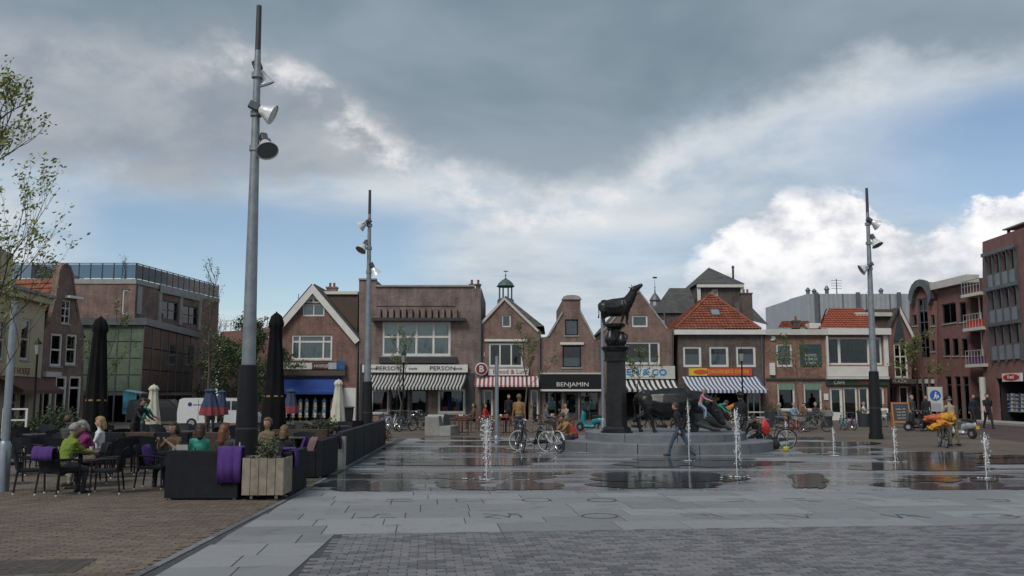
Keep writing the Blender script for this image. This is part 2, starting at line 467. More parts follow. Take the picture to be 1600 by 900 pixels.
# --- slab plaza
def clip(poly, a, n):
    """keep the side of the line through a with (q-a).n >= 0"""
    out = []
    for i in range(len(poly)):
        p, q = poly[i], poly[(i + 1) % len(poly)]
        dp, dq = (p[0] - a[0]) * n[0] + (p[1] - a[1]) * n[1], (q[0] - a[0]) * n[0] + (q[1] - a[1]) * n[1]
        if dp >= 0: out.append(p)
        if (dp >= 0) != (dq >= 0):
            t = dp / (dp - dq); out.append((p[0] + (q[0] - p[0]) * t, p[1] + (q[1] - p[1]) * t))
    return out
def line_n(a, b_):
    d = (b_[0] - a[0], b_[1] - a[1]); l = math.hypot(*d); return (-d[1] / l, d[0] / l)      # left of a->b
pl = [G(225, 899), G(470, 772), G(622, 686), G(1215, 680), G(1600, 726)]
pl = [(p.x, p.y) for p in pl]
ext = (pl[0][0] + (pl[0][0] - pl[1][0]) * .6, pl[0][1] + (pl[0][1] - pl[1][1]) * .6)
rgt = (pl[4][0] + (pl[4][0] - pl[3][0]) * 2.0, pl[4][1] + (pl[4][1] - pl[3][1]) * 2.0)
PLAZA = [ext, pl[1], pl[2], pl[3], pl[4], rgt, (rgt[0], ext[1])]
SLAB_L = (G(525, 836), G(455, 899))
def in_poly(x, y, poly):
    c = False
    for i in range(len(poly)):
        (x0, y0), (x1, y1) = poly[i], poly[i - 1]
        if (y0 > y) != (y1 > y) and x < (x1 - x0) * (y - y0) / (y1 - y0) + x0: c = not c
    return c

def slab_mat(name, c1, c2, wet0):
    m = bpy.data.materials.new(name); m.use_nodes = True
    nt = m.node_tree; g = NG(nt.nodes, nt.links); b = nt.nodes['Principled BSDF']
    geo = nt.nodes.new('ShaderNodeNewGeometry'); oi = nt.nodes.new('ShaderNodeObjectInfo')
    r = g.m('FRACT', g.add(geo.outputs['Random Per Island'], oi.outputs['Random']))
    pos = geo.outputs['Position']
    big = g.noise(pos, .5, 5, .6); fine = g.noise(pos, 14, 4, .65); grit = g.noise(pos, 60, 2, .5)
    t = g.add(g.mul(r, .60), g.add(g.mul(big, .40), g.mul(fine, .2)))
    col = g.mix(g.smooth(t, .2, .85), tuple(c1) + (1,), tuple(c2) + (1,))
    st = g.smooth(g.noise(g.vscale(pos, (1, 1.8, 1)), 1.6, 6, .65), .54, .72, 0, .6)
    col = g.mix(st, col, (.07, .072, .075, 1))
    sep = nt.nodes.new('ShaderNodeSeparateXYZ'); nt.links.new(pos, sep.inputs[0])
    wn_ = g.noise(g.vscale(pos, (.07, 1.05, 1)), 1.0, 5, .62, .2)
    wz = g.mul(g.smooth(sep.outputs[1], wet0, wet0 + .9), g.smooth(sep.outputs[1], wet0 + 19, wet0 + 16))
    wet = g.mul(wz, g.smooth(wn_, .430, .525))
    damp = g.mul(wz, g.smooth(wn_, .385, .52))
    gum = g.smooth(g.noise(pos, 9.0, 2, .4), .71, .75, 0, .55)
    col = g.mix(gum, col, (.34, .34, .34, 1))
    col = g.mix(g.mul(damp, .52), col, (.050, .052, .056, 1))
    nt.links.new(col, b.inputs['Base Color'])
    nt.links.new(g.m('SUBTRACT', g.smooth(fine, .3, .7, .52, .72), g.mul(wet, .47), clamp=True), b.inputs['Roughness'])
    bn = nt.nodes.new('ShaderNodeBump'); bn.inputs['Distance'].default_value = .004
    nt.links.new(g.sub(.28, g.mul(wet, .25)), bn.inputs['Strength'])
    nt.links.new(g.add(grit, fine), bn.inputs['Height']); nt.links.new(bn.outputs[0], b.inputs['Normal'])
    MATS[name] = m
    return m
M_slab = slab_mat('grey_stone_slab', (.172, .174, .182), (.252, .253, .263), 17.0)
M_sett = slab_mat('dark_stone_sett', (.082, .079, .087), (.172, .167, .178), 500)
M_slabjoint = mat('slab_joint', (.055, .055, .057), .9, var=.3, scale=9)

def sheet(name, poly, z, m):
    b = MB(); tri = tessellate_polygon([[Vector((x, y, 0)) for x, y in poly]])
    b.add([(x, y, z) for x, y in poly], [tuple(t) for t in tri]); me = b.mesh(name, m, fix=False)
    o = link(name, me); me.update()
    if me.polygons[0].normal.z < 0: me.flip_normals()
    return o
plaza = tag(sheet('plaza_paving', PLAZA, .004, M_slabjoint), kind='structure')
ca, sa = math.cos(ANG), math.sin(ANG)
def toW(s, t): return (A0.x + s * ca - t * sa, A0.y + s * sa + t * ca)
def toL(x, y): dx, dy = x - A0.x, y - A0.y; return (dx * ca + dy * sa, -dx * sa + dy * ca)
rnd = random.Random(11)
def slab_poly(s0, s1, t0, t1):
    q = [toW(s0, t0), toW(s1, t0), toW(s1, t1), toW(s0, t1)]
    return q
lim = [(PLAZA[0], PLAZA[1]), (PLAZA[1], PLAZA[2]), (PLAZA[2], PLAZA[3]), (PLAZA[3], PLAZA[4])]
slabs = []
rows, t = [], -8.0
t = 0.0
while t > -7.5:
    d = rnd.choice((.62, .7, .8)); rows.append((t - d, t)); t -= d
t = 0.0
while t < 31:
    d = rnd.choice((.62, .8, .95, .72)); rows.append((t, t + d)); t += d
gap = .007
for (t0, t1) in rows:
    s = -14 + rnd.random()
    while s < 46:
        w = rnd.choice((.8, 1.0, 1.2, 1.45, 1.7)) if t0 >= 0 else rnd.choice((.6, .8, 1.0, 1.2))
        q = slab_poly(s + gap, s + w - gap, t0 + gap, t1 - gap); s += w
        # plaza outline (its left and far sides run clockwise)
        for a_, b_ in lim:
            n = line_n(a_, b_); q = clip(q, (a_[0] - n[0] * .012, a_[1] - n[1] * .012), (-n[0], -n[1])) if q else q
        if t1 <= 0.001 and q:
            n = line_n(SLAB_L[0], SLAB_L[1]); q = clip(q, (SLAB_L[0].x - n[0] * .012, SLAB_L[0].y - n[1] * .012), (-n[0], -n[1]))
        if len(q) < 3: continue
        ar = abs(sum(q[i][0] * q[(i + 1) % len(q)][1] - q[(i + 1) % len(q)][0] * q[i][1] for i in range(len(q)))) / 2
        if ar < .02: continue
        cx_, cy_ = sum(p[0] for p in q) / len(q), sum(p[1] for p in q) / len(q)
        if cy_ < 6.5: continue
        u_ = CX + cx_ / (cy_ * CP) * F_PX
        vis = -60 < u_ < 1660 and cy_ > 8.0
        slabs.append((cy_ if vis else cy_ + 100, q, cx_, cy_))
slabs.sort(key=lambda e: e[0])
def slab_into(b, q, z1, cx=0, cy=0):
    n = len(q); c = .006
    mx, my = sum(p[0] for p in q) / n, sum(p[1] for p in q) / n
    ins = []
    for x, y in q:
        d = math.hypot(x - mx, y - my); k = max(0, 1 - c * 1.6 / max(d, .05)); ins.append((mx + (x - mx) * k, my + (y - my) * k))
    dz = [rnd.uniform(-.0012, .0012) for _ in q]
    vs = [(x - cx, y - cy, .0045) for x, y in q] + [(x - cx, y - cy, z1 - .003) for x, y in q] + [(x - cx, y - cy, z1) for x, y in ins]
    fs = [tuple(range(2 * n, 3 * n))]
    for k in (0, n):
        for i in range(n): j = (i + 1) % n; fs.append((k + i, k + j, k + n + j, k + n + i))
    b.add(vs, fs)
far_b = MB()
for i, (_, q, cx_, cy_) in enumerate(slabs):
    z1 = .016 + rnd.uniform(-.0015, .0015)
    if i < 300:
        b = MB(); slab_into(b, q, z1, cx_, cy_); b.build('slab', M_slab, plaza, loc=(cx_, cy_, 0))
    elif cy_ > 8: slab_into(far_b, q, z1)
tag(far_b.build('far_slabs', M_slab, plaza), kind='stuff')

# dark setts in front
setts = tag(sheet('sett_paving', [(SLAB_L[0].x, SLAB_L[0].y), tuple(toW(46, -.004)), tuple(toW(46, -8)), (SLAB_L[1].x + (SLAB_L[1].x - SLAB_L[0].x) * .5, SLAB_L[1].y + (SLAB_L[1].y - SLAB_L[0].y) * .5)], .0075, M_slabjoint), kind='structure')
sett_b, parts_left = MB(), 300
protos = []
for k in range(6):
    b = MB(); w, d = .098, .048
    jit = lambda: rnd.uniform(-.004, .004)
    q = [(-w + jit(), -d + jit()), (w + jit(), -d + jit()), (w + jit(), d + jit()), (-w + jit(), d + jit())]
    slab_into(b, q, .018); protos.append((b.mesh('sett', M_sett), q))
nl = line_n(SLAB_L[0], SLAB_L[1])
cells = []
tt, row = -.05, 0
while tt > -4.6:
    s = -3 + (row % 2) * .103
    while s < 12:
        x, y = toW(s, tt)
        if (x - SLAB_L[0].x) * nl[0] + (y - SLAB_L[0].y) * nl[1] > .11 and y > 8.2 and abs(x) < .60 * y + .3:
            cells.append((y, x, s, tt))
        s += .206
    row += 1; tt -= .106
cells.sort()
for i, (y, x, s, tt) in enumerate(cells):
    me, q = protos[rnd.randrange(6)]
    if i < 300:
        o = link('sett', me, setts, (x, y, rnd.uniform(-.002, .002)), ANG + rnd.uniform(-.02, .02))
    else:
        a = ANG + rnd.uniform(-.02, .02); c_, s_ = math.cos(a), math.sin(a)
        slab_into(sett_b, [(x + p[0] * c_ - p[1] * s_, y + p[0] * s_ + p[1] * c_) for p in q], .018 + rnd.uniform(-.003, .002))
tag(sett_b.build('far_setts', M_sett, setts), kind='stuff')

# clinker bricks laid on the near left corner of the square
brk = tag(sheet('clinker_bed', [(-16, 6), (ext[0] + .3, 6), ext, pl[1], (pl[1][0], 21), (-16, 21)], .002, M_joint), kind='structure')
brk_b = MB()
protos = []
for k in range(6):
    b = MB(); q = [(-.1 + rnd.uniform(-.003, .003), -.047), (.1 + rnd.uniform(-.003, .003), -.047 + rnd.uniform(-.003, .003)), (.1, .047), (-.1, .047 + rnd.uniform(-.003, .003))]
    slab_into(b, q, .012); protos.append((b.mesh('brick', M_clinker_i), q))
na = line_n(ext, pl[1]); nb = line_n(pl[1], pl[2])
cells = []
BA = ANG + R(4)
cb, sb = math.cos(BA), math.sin(BA)
row = 0; t = -8.0
while t < 12:
    s = -16 + (row % 2) * .104
    while s < 4:
        x, y = -3 + s * cb - t * sb, 12 + s * sb + t * cb
        ok = 8.2 < y < 20.5 and x > -.62 * y - .4
        if ok and y < pl[1][1]: ok = (x - ext[0]) * na[0] + (y - ext[1]) * na[1] > .12
        elif ok: ok = (x - pl[1][0]) * nb[0] + (y - pl[1][1]) * nb[1] > .12
        if ok: cells.append((y, x))
        s += .208
    row += 1; t += .102
cells.sort()
for i, (y, x) in enumerate(cells):
    me, q = protos[rnd.randrange(6)]
    a = BA + rnd.uniform(-.03, .03)
    if i < 300: link('brick', me, brk, (x, y, rnd.uniform(-.003, .003)), a)
    else:
        c_, s_ = math.cos(a), math.sin(a)
        slab_into(brk_b, [(x + p[0] * c_ - p[1] * s_, y + p[0] * s_ + p[1] * c_) for p in q], .012 + rnd.uniform(-.004, .003))
tag(brk_b.build('far_bricks', M_clinker_i, brk), kind='stuff')
# stone edging between bricks and slabs
eb = MB()
for (a_, c_) in ((ext, pl[1]), (pl[1], pl[2])):
    n = line_n(a_, c_); L = math.hypot(c_[0] - a_[0], c_[1] - a_[1]); d = ((c_[0] - a_[0]) / L, (c_[1] - a_[1]) / L)
    k = 0.0
    while k < L - .05:
        w = min(1.0, L - k)
        q = [(a_[0] + d[0] * (k + .006) + n[0] * .005, a_[1] + d[1] * (k + .006) + n[1] * .005), (a_[0] + d[0] * (k + w - .006) + n[0] * .005, a_[1] + d[1] * (k + w - .006) + n[1] * .005),
             (a_[0] + d[0] * (k + w - .006) + n[0] * .10, a_[1] + d[1] * (k + w - .006) + n[1] * .10), (a_[0] + d[0] * (k + .006) + n[0] * .10, a_[1] + d[1] * (k + .006) + n[1] * .10)]
        mxx, myy = sum(p[0] for p in q) / 4, sum(p[1] for p in q) / 4
        b = MB(); slab_into(b, q, .017, mxx, myy); b.build('edging_stone', M_sett, brk, loc=(mxx, myy, 0))
        k += w

# engraved signs cut into the front slabs
M_engrave = mat('engraved_groove', (.085, .087, .09), .9, var=.3)
def glyph(u, v, strokes, w, h, lw=.035, k=0):
    c = G(u, v); b = MB()
    for st in strokes:
        pts = [(c.x + (x * w) * ca - (y * h) * sa, c.y + (x * w) * sa + (y * h) * ca) for x, y in st]
        for p, q in zip(pts, pts[1:]):
            d = Vector((q[0] - p[0], q[1] - p[1])); l = d.length
            if l < 1e-6: continue
            n = Vector((-d.y, d.x)) / l * lw / 2; e = d / l * lw * .35
            z = .0195
            b.quad([(p[0] - n.x - e.x, p[1] - n.y - e.y, z), (q[0] - n.x + e.x, q[1] - n.y + e.y, z), (q[0] + n.x + e.x, q[1] + n.y + e.y, z), (p[0] + n.x - e.x, p[1] + n.y - e.y, z)])
    o = b.build('engraved_mark', M_engrave, plaza, fix=False); tag(o, kind='stuff')
OV = [[(.5 * math.cos(t * math.pi / 8), .5 * math.sin(t * math.pi / 8)) for t in range(17)]]
for i, u in enumerate((625, 735, 838, 940, 1046, 1150, 1252, 1356, 1450, 1556)):
    st = [[[(-.5, -.3), (.5, -.3)], [(-.5, .3), (.4, .3)]], [[(-.5, -.4), (-.5, .4), (-.2, .4)], [(-.3, -.3), (.5, -.3)]], OV, OV,
          [[(-.5, .3), (.5, .3)], [(-.3, -.2), (.3, -.2)]], [[(-.5, .3), (.4, .3), (.5, -.4)], [(-.4, -.3), (.2, -.3)]], [[(-.5, .4), (.3, .4)], [(-.2, 0), (.5, 0)], [(.1, -.4), (.5, -.4)]],
          [[(-.5, .4), (.2, .3), (.5, -.3)], [(-.4, -.1), (.1, -.1)]], [[(-.5, .2), (.5, .3)], [(-.5, -.3), (.2, -.3)]], [[(-.5, .3), (.5, .2), (.3, -.3), (-.3, -.3)]]][i]
    glyph(u, 783, st, .5, .55)
for i, u in enumerate((590, 785, 937, 1096, 1248, 1414, 1560)):
    st = [[[(-.5, -.3), (-.1, -.3), (0, .4), (.3, .4)], [(.1, -.3), (.5, -.3)]], [[(-.5, .5), (-.1, .2), (-.5, -.2), (-.1, -.5)], [(-.05, .1), (.15, -.3), (.25, .3), (.5, .5)], [(.2, .5), (.5, .1), (.5, -.4)]], OV,
          [[(-.5, .4), (.4, .4), (.5, -.4)], [(-.5, 0), (.2, 0), (.1, .4)], [(-.4, -.4), (.3, -.4)]], [[(-.5, .4), (-.1, 0), (.1, -.4), (.3, .2), (.5, .2)]],
          [[(-.5, .4), (-.3, -.4), (-.1, .3), (.1, .3), (.5, -.4)], [(.1, 0), (.4, 0)]], [[(-.5, .4), (.3, .4), (.5, .1), (.1, 0), (.5, -.2), (.2, -.45), (-.3, -.4)]]][i]
    glyph(u, 808, st, .55, .55)

# cast iron cover let into the bricks
b = MB(); b.cbox(-.55, .55, -.42, .42, .003, .0205, .006)
for i in range(9):
    for j in range(7): b.box(-.48 + i * .107, -.42 + i * .107, -.36 + j * .107, -.33 + j * .107, .0205, .0235)
cv = G(52, 888)
o = b.build('drain_cover', mat('rusty_cast_iron', (.075, .062, .054), .8, .2, var=.4, scale=12), loc=cv, rz=ANG + .05)
tag(o, 'rusty cast iron drain cover let into the bricks in the near left corner', 'drain cover')

# --- standing water on the slabs
def water_mat():
    m = bpy.data.materials.new('puddle_water'); m.use_nodes = True
    nt = m.node_tree; g = NG(nt.nodes, nt.links); b = nt.nodes['Principled BSDF']
    geo = nt.nodes.new('ShaderNodeNewGeometry')
    b.inputs['Base Color'].default_value = (.045, .046, .049, 1); b.inputs['IOR'].default_value = 1.33
    b.inputs['Roughness'].default_value = .09
    bn = nt.nodes.new('ShaderNodeBump'); bn.inputs['Strength'].default_value = .22; bn.inputs['Distance'].default_value = .012
    nt.links.new(g.noise(geo.outputs['Position'], 5.5, 3, .5), bn.inputs['Height']); nt.links.new(bn.outputs[0], b.inputs['Normal'])
    return m
M_water = water_mat()
rw = random.Random(5)
PUD = [(612, 800, 684, 688), (640, 860, 690, 697), (596, 860, 700, 709), (555, 880, 716, 728), (860, 1310, 717, 731), (1290, 1640, 718, 736),
       (480, 740, 742, 752), (470, 660, 752, 768), (640, 910, 739, 767), (890, 1190, 740, 764), (1225, 1310, 742, 765), (1340, 1640, 744, 768),
       (1240, 1400, 702, 712), (1370, 1560, 707, 717), (1190, 1400, 691, 698), (1195, 1300, 684, 688), (1480, 1660, 712, 724)]
strips = []
for (u0, u1, v0, v1) in PUD:
    h, v = v1 - v0, v0
    while v < v1 - .8:
        d = min(rw.uniform(1.6, 3.4) * (1 + (v - 680) / 60), v1 - v)
        w = u1 - u0; m0, m1 = u0 + w * rw.uniform(0, .30), u1 - w * rw.uniform(0, .30)
        if rw.random() < .35 and w > 90:
            k = m0 + (m1 - m0) * rw.uniform(.3, .7); g2 = rw.uniform(3, 14); strips += [(m0, k - g2, v, v + d * 1.12), (k + g2, m1, v, v + d * 1.12)]
        else: strips.append((m0, m1, v, v + d * 1.15))
        v += d * rw.choice((1.0, 1.0, 1.0, 1.35))
for ip, (u0, u1, v0, v1) in enumerate(strips):
    n = 26; top, bot = [], []
    z = .0205 + (ip % 23) * .0005
    st1 = st2 = 0.0
    for i in range(n + 1):
        f = i / n; env = min(1, (math.sin(math.pi * f) * 2.2) ** .6 + .03)
        if rw.random() < .4: st1 = rw.uniform(-.28, .28)
        if rw.random() < .4: st2 = rw.uniform(-.28, .28)
        vm, hh = (v0 + v1) / 2, (v1 - v0) / 2
        u = u0 + (u1 - u0) * f
        a_, c_ = G(u, vm - hh * max(.05, env * (1 + st1))), G(u, vm + hh * max(.05, env * (1 + st2)))
        top.append((a_.x, a_.y, z)); bot.append((c_.x, c_.y, z))
    b = MB(); k = len(top)
    b.add(top + bot, [(i, i + 1, k + i + 1, k + i) for i in range(k - 1)])
    me = b.mesh('puddle', M_water, fix=False)
    if me.polygons[5].normal.z < 0: me.flip_normals()
    tag(link('puddle', me), kind='structure')
# ================================================================== BUILDINGS
BR_RED = brick_mat('red_brown_brick', (0.226, 0.103, 0.080), (0.152, 0.073, 0.061), (0.206, 0.174, 0.152))
BR_GREY = brick_mat('grey_brown_brick', (0.216, 0.146, 0.125), (0.147, 0.103, 0.091), (0.205, 0.175, 0.162))
BR_BROWN = brick_mat('brown_brick', (0.216, 0.128, 0.105), (0.152, 0.093, 0.076), (0.205, 0.165, 0.152))
BR_DARK = brick_mat('dark_brick', (0.113, 0.084, 0.073), (0.072, 0.056, 0.053), (0.120, 0.108, 0.102))
BR_WARM = brick_mat('warm_brick', (0.267, 0.124, 0.085), (0.182, 0.086, 0.066), (0.225, 0.183, 0.151))
BR_NEW = brick_mat('new_red_brick', (0.232, 0.101, 0.089), (0.167, 0.078, 0.072), (0.148, 0.119, 0.114), var=.2)
M_cream = mat('cream_render', (.42, .37, .25), .8, var=.12, scale=1.2)
M_slate = brick_mat('slate_roof', (.085, .082, .080), (.058, .056, .056), (.035, .034, .034), .30, .20, .35)
M_brownroof = mat('brown_roof_cladding', (.088, .062, .048), .8, var=.2, scale=2)
M_tile = mat('orange_clay_tile', (.215, .066, .036), .8, var=.5, scale=2.2)
M_tile2 = mat('bright_clay_tile', (.29, .08, .045), .75, var=.25, scale=2.2)
M_tile3 = mat('old_clay_tile', (.23, .075, .042), .8, var=.4, scale=2.2)
M_green = mat('green_copper', (.062, .105, .094), .6, var=.3, scale=4)
M_concrete = mat('pale_concrete', (.30, .295, .28), .85, var=.18, scale=2)
M_zinc = mat('grey_zinc', (.135, .145, .155), .5, .5, var=.2, scale=2)
M_bluegrey = mat('blue_grey_panel', (.20, .22, .25), .5, .1, var=.15, scale=2)
M_panel = mat('pale_metal_cladding', (.36, .38, .40), .5, .25, var=.1, scale=.6)
M_teal = mat('dark_teal_board', (.03, .055, .06), .6, var=.2)
M_redpaint = mat('red_paint', (.40, .03, .03), .5)
M_yellow = mat('yellow_paint', (.62, .42, .03), .5)
M_orangered = mat('orange_red_paint', (.50, .07, .03), .5)
M_maroon = mat('maroon_paint', (.17, .015, .03), .45)
M_blueprint = mat('bright_blue_paint', (.03, .22, .50), .5)
M_cl_blue = mat('blue_canvas', (.012, .045, .20), .85, var=.15)
M_cl_blue2 = mat('faded_blue_canvas', (.05, .09, .22), .85, var=.15)
M_cl_white = mat('white_canvas', (.52, .52, .50), .9, var=.1)
M_cl_grey = mat('greyed_white_canvas', (.40, .40, .385), .9, var=.12)
M_cl_black = mat('black_canvas', (.018, .018, .02), .9, var=.2)
M_cl_red = mat('dull_red_canvas', (.26, .05, .06), .9, var=.15)

class Bld:
    def __init__(s, name, label, uA, YA, uB=None, YB=None, root=None, cat='building', group=None):
        s.O = XY(uA, YA, 4.0)
        if uB is None: s.th = 0.0
        else:
            Bp = XY(uB, YB, 4.0); s.th = math.atan2(Bp.y - s.O.y, Bp.x - s.O.x); s.len = (Bp - s.O).length
        s.t = Vector((math.cos(s.th), math.sin(s.th), 0)); s.n = Vector((math.sin(s.th), -math.cos(s.th), 0))
        s.root = root or thing(name, label, cat, s.O, s.th, group)
        s.M = s.root.matrix_basis.inverted() @ (Matrix.Translation(s.O) @ Matrix.Rotation(s.th, 4, 'Z'))
        s.holes = []; s.out = []
    def sz(s, u, v, off=0.0):
        d = ray(u, v); C = Vector((0, 0, CAM_H)); pl_ = s.O - s.n * off * -1.0 if False else s.O + s.n * (-off)
        t = (pl_ - C).dot(s.n) / d.dot(s.n); p = C + d * t
        return ((p - s.O).dot(s.t), p.z)
    def rect(s, u0, v0, u1, v1, off=0.0):
        um, vm = (u0 + u1) / 2, (v0 + v1) / 2
        return s.sz(u0, vm, off)[0], s.sz(u1, vm, off)[0], s.sz(um, v1, off)[1], s.sz(um, v0, off)[1]
    def put(s, name, b, mats, parent=None, smooth=False):
        o = b.build(name, mats, parent or s.root, smooth)
        if parent is None: o.matrix_basis = s.M.copy()
        return o
    def outline(s, px):
        s.out = []
        for u, v in px:
            if v == 'g':
                s.out.append((s.sz(u, 640)[0], -.05))
            else: s.out.append(s.sz(u, v))
    def box(s, name, u0, v0, u1, v1, y0, y1, m, parent=None):
        s0, s1, z0, z1 = s.rect(u0, v0, u1, v1)
        return s.put(name, MB().box(s0, s1, y0, y1, z0, z1), m, parent)
    def win(s, u0, v0, u1, v1, cols=(), rows=(), frame=None, curtain=None, glass=None, fw=.09, sill=True, y=.07, name='window', ground=False, cur_frac=(0, 1), mw=None):
        s0, s1, z0, z1 = s.rect(u0, v0, u1, v1)
        if ground: z0 = .03
        return s.win_sz(s0, s1, z0, z1, cols, rows, frame, curtain, glass, fw, sill, y, name, cur_frac, mw)
    def win_sz(s, s0, s1, z0, z1, cols=(), rows=(), frame=None, curtain=None, glass=None, fw=.09, sill=True, y=.07, name='window', cur_frac=(0, 1), mw=None):
        frame = frame or M_white; glass = glass or M_glass; mw = mw or fw * .75
        s.holes.append((s0, s1, z0, z1))
        b = MB(); y1 = y + .08
        b.box(s0, s0 + fw, y, y1, z0, z1).box(s1 - fw, s1, y, y1, z0, z1)
        b.box(s0 + fw, s1 - fw, y, y1, z0, z0 + fw).box(s0 + fw, s1 - fw, y, y1, z1 - fw, z1)
        xs = [s0 + fw] + [s0 + (s1 - s0) * c for c in cols] + [s1 - fw]
        zs = [z0 + fw] + [z0 + (z1 - z0) * c for c in rows] + [z1 - fw]
        for c in xs[1:-1]: b.box(c - mw / 2, c + mw / 2, y + .01, y1, z0 + fw, z1 - fw)
        for c in zs[1:-1]:
            for a, e in zip(xs, xs[1:]):
                b.box(a + (mw / 2 if a != xs[0] else 0), e - (mw / 2 if e != xs[-1] else 0), y + .015, y1, c - mw / 2, c + mw / 2)
        w = s.put(name, b, frame)
        for a, e in zip(xs, xs[1:]):
            for c, d in zip(zs, zs[1:]):
                MB().box(a - .005, e + .005, y + .045, y + .055, c - .005, d + .005).build('pane', glass, w)
        if sill:
            MB().box(s0 - .06, s1 + .06, -.06, .06, z0 - .09, z0 - .004).build('sill', M_concrete, w)
        if curtain:
            b = MB(); n = max(4, int((s1 - s0) / .12)); ze, zt = z0 + (z1 - z0) * cur_frac[0], z0 + (z1 - z0) * cur_frac[1]
            vs = []
            for i in range(n + 1):
                x = s0 + .02 + (s1 - s0 - .04) * i / n; yy = y + .11 + (.03 if i % 2 else 0)
                vs += [(x, yy, ze), (x, yy, zt)]
            b.add(vs, [(2 * i, 2 * i + 2, 2 * i + 3, 2 * i + 1) for i in range(n)])
            b.build('curtain', curtain, w)
        return w
    def door(s, u0, v0, u1, v1=None, m=None, glass=None, panel=.25, z0=.03):
        s0, s1, _, z1 = s.rect(u0, v0, u1, v0 + 10); m = m or M_white; z1 = s.sz((u0 + u1) / 2, v0)[1]
        s.holes.append((s0, s1, z0, z1)); f = .08; y = .10
        b = MB().box(s0, s0 + f, y - .03, y + .05, z0, z1).box(s1 - f, s1, y - .03, y + .05, z0, z1).box(s0 + f, s1 - f, y - .03, y + .05, z1 - f, z1)
        w = s.put('door', b, m)
        zp = z0 + (z1 - z0) * panel
        l = MB().box(s0 + f, s0 + f + .09, y, y + .04, z0 + .01, z1 - f).box(s1 - f - .09, s1 - f, y, y + .04, z0 + .01, z1 - f)
        l.box(s0 + f + .09, s1 - f - .09, y, y + .04, z0 + .01, zp).box(s0 + f + .09, s1 - f - .09, y, y + .04, z1 - f - .1, z1 - f)
        l.build('door_leaf', m, w)
        MB().box(s0 + f + .085, s1 - f - .085, y + .015, y + .025, zp - .005, z1 - f - .095).build('pane', glass or M_glass, w)
        MB().tube([(s1 - f - .05, y - .002, 1.0), (s1 - f - .05, y - .05, 1.0), (s1 - f - .16, y - .05, 1.0)], .012, 6).build('handle', M_chrome, w)
        return w
    def hole(s, u0, v0, u1, v1, ground=True):
        s0, s1, z0, z1 = s.rect(u0, v0, u1, v1)
        if ground: z0 = .02
        s.holes.append((s0, s1, z0, z1)); return s0, s1, z0, z1
    def finish(s, depth, m, rev=.2, name='wall', back=True):
        outer = [Vector((x, z, 0)) for x, z in s.out]
        polys = [outer]
        for (a, c, d, e) in s.holes: polys.append([Vector((a, d, 0)), Vector((a, e, 0)), Vector((c, e, 0)), Vector((c, d, 0))])
        tri = tessellate_polygon(polys)
        flat = [p for q in polys for p in q]
        b = MB(); b.add([(p.x, 0, p.y) for p in flat], [tuple(t) for t in tri])
        # orient towards the viewer
        fs = []
        for f in b.f:
            A, B_, C_ = (Vector(b.v[i]) for i in f)
            fs.append(f if (B_ - A).cross(C_ - A).y < 0 else f[::-1])
        b.f = fs
        for (a, c, d, e) in s.holes:
            b.quad([(a, 0, d), (a, 0, e), (a, rev, e), (a, rev, d)]); b.quad([(c, 0, e), (c, 0, d), (c, rev, d), (c, rev, e)])
            b.quad([(a, 0, e), (c, 0, e), (c, rev, e), (a, rev, e)]); b.quad([(c, 0, d), (a, 0, d), (a, rev, d), (c, rev, d)])
        n = len(s.out)
        for i in range(n):
            (x0, z0), (x1, z1) = s.out[i], s.out[(i + 1) % n]
            b.quad([(x0, 0, z0), (x0, depth, z0), (x1, depth, z1), (x1, 0, z1)])
        if back:
            tb = tessellate_polygon([outer]); b.add([(p.x, depth, p.y) for p in outer], [tuple(t) for t in tb])
        me = b.mesh(name, m, fix=False); o = link(name, me, s.root); o.matrix_basis = s.M.copy()
        s.depth = depth
        return o
    def slope_roof(s, i, j, depth, m, thick=.13, over=.25, y0=-.2, lift=.015, name='roof', ext=.0):
        """slab lying on the outline edge i -> j"""
        (x0, z0), (x1, z1) = s.out[i], s.out[j]
        d = Vector((x1 - x0, z1 - z0)); L = d.length; d /= L; nn = Vector((-d.y, d.x));
        if nn.y < 0: nn = -nn
        lowfirst = z0 < z1
        a = Vector((x0, z0)) - (d * over if lowfirst else d * -ext * 0); e = Vector((x1, z1)) + (d * over if not lowfirst else Vector((0, 0)))
        p = [a + nn * lift, e + nn * lift, e + nn * (lift + thick), a + nn * (lift + thick)]
        return s.put(name, MB().prism([(q.x, q.y) for q in p], y0, depth), m)
    def strip(s, i, j, w, m, y0, y1, name='bargeboard', over=.25, up=.03, ends=(1, 1)):
        (x0, z0), (x1, z1) = s.out[i], s.out[j]
        d = Vector((x1 - x0, z1 - z0)).normalized(); nn = Vector((-d.y, d.x))
        if nn.y < 0: nn = -nn
        a = Vector((x0, z0)) - (d * over if z0 < z1 else d * 0); e = Vector((x1, z1)) + (d * over if z1 < z0 else d * 0)
        # cut vertically at the apex so that the two boards meet
        p = [a - nn * (w - up), e - nn * (w - up), e + nn * up, a + nn * up]
        if z0 < z1: p[1] = e - Vector((0, 1)) * ((w - up) / max(.2, nn.y)); p[2] = e + Vector((0, 1)) * (up / max(.2, nn.y))
        else: p[0] = a - Vector((0, 1)) * ((w - up) / max(.2, nn.y)); p[3] = a + Vector((0, 1)) * (up / max(.2, nn.y))
        return s.put(name, MB().prism([(q.x, q.y) for q in p], y0, y1), m)
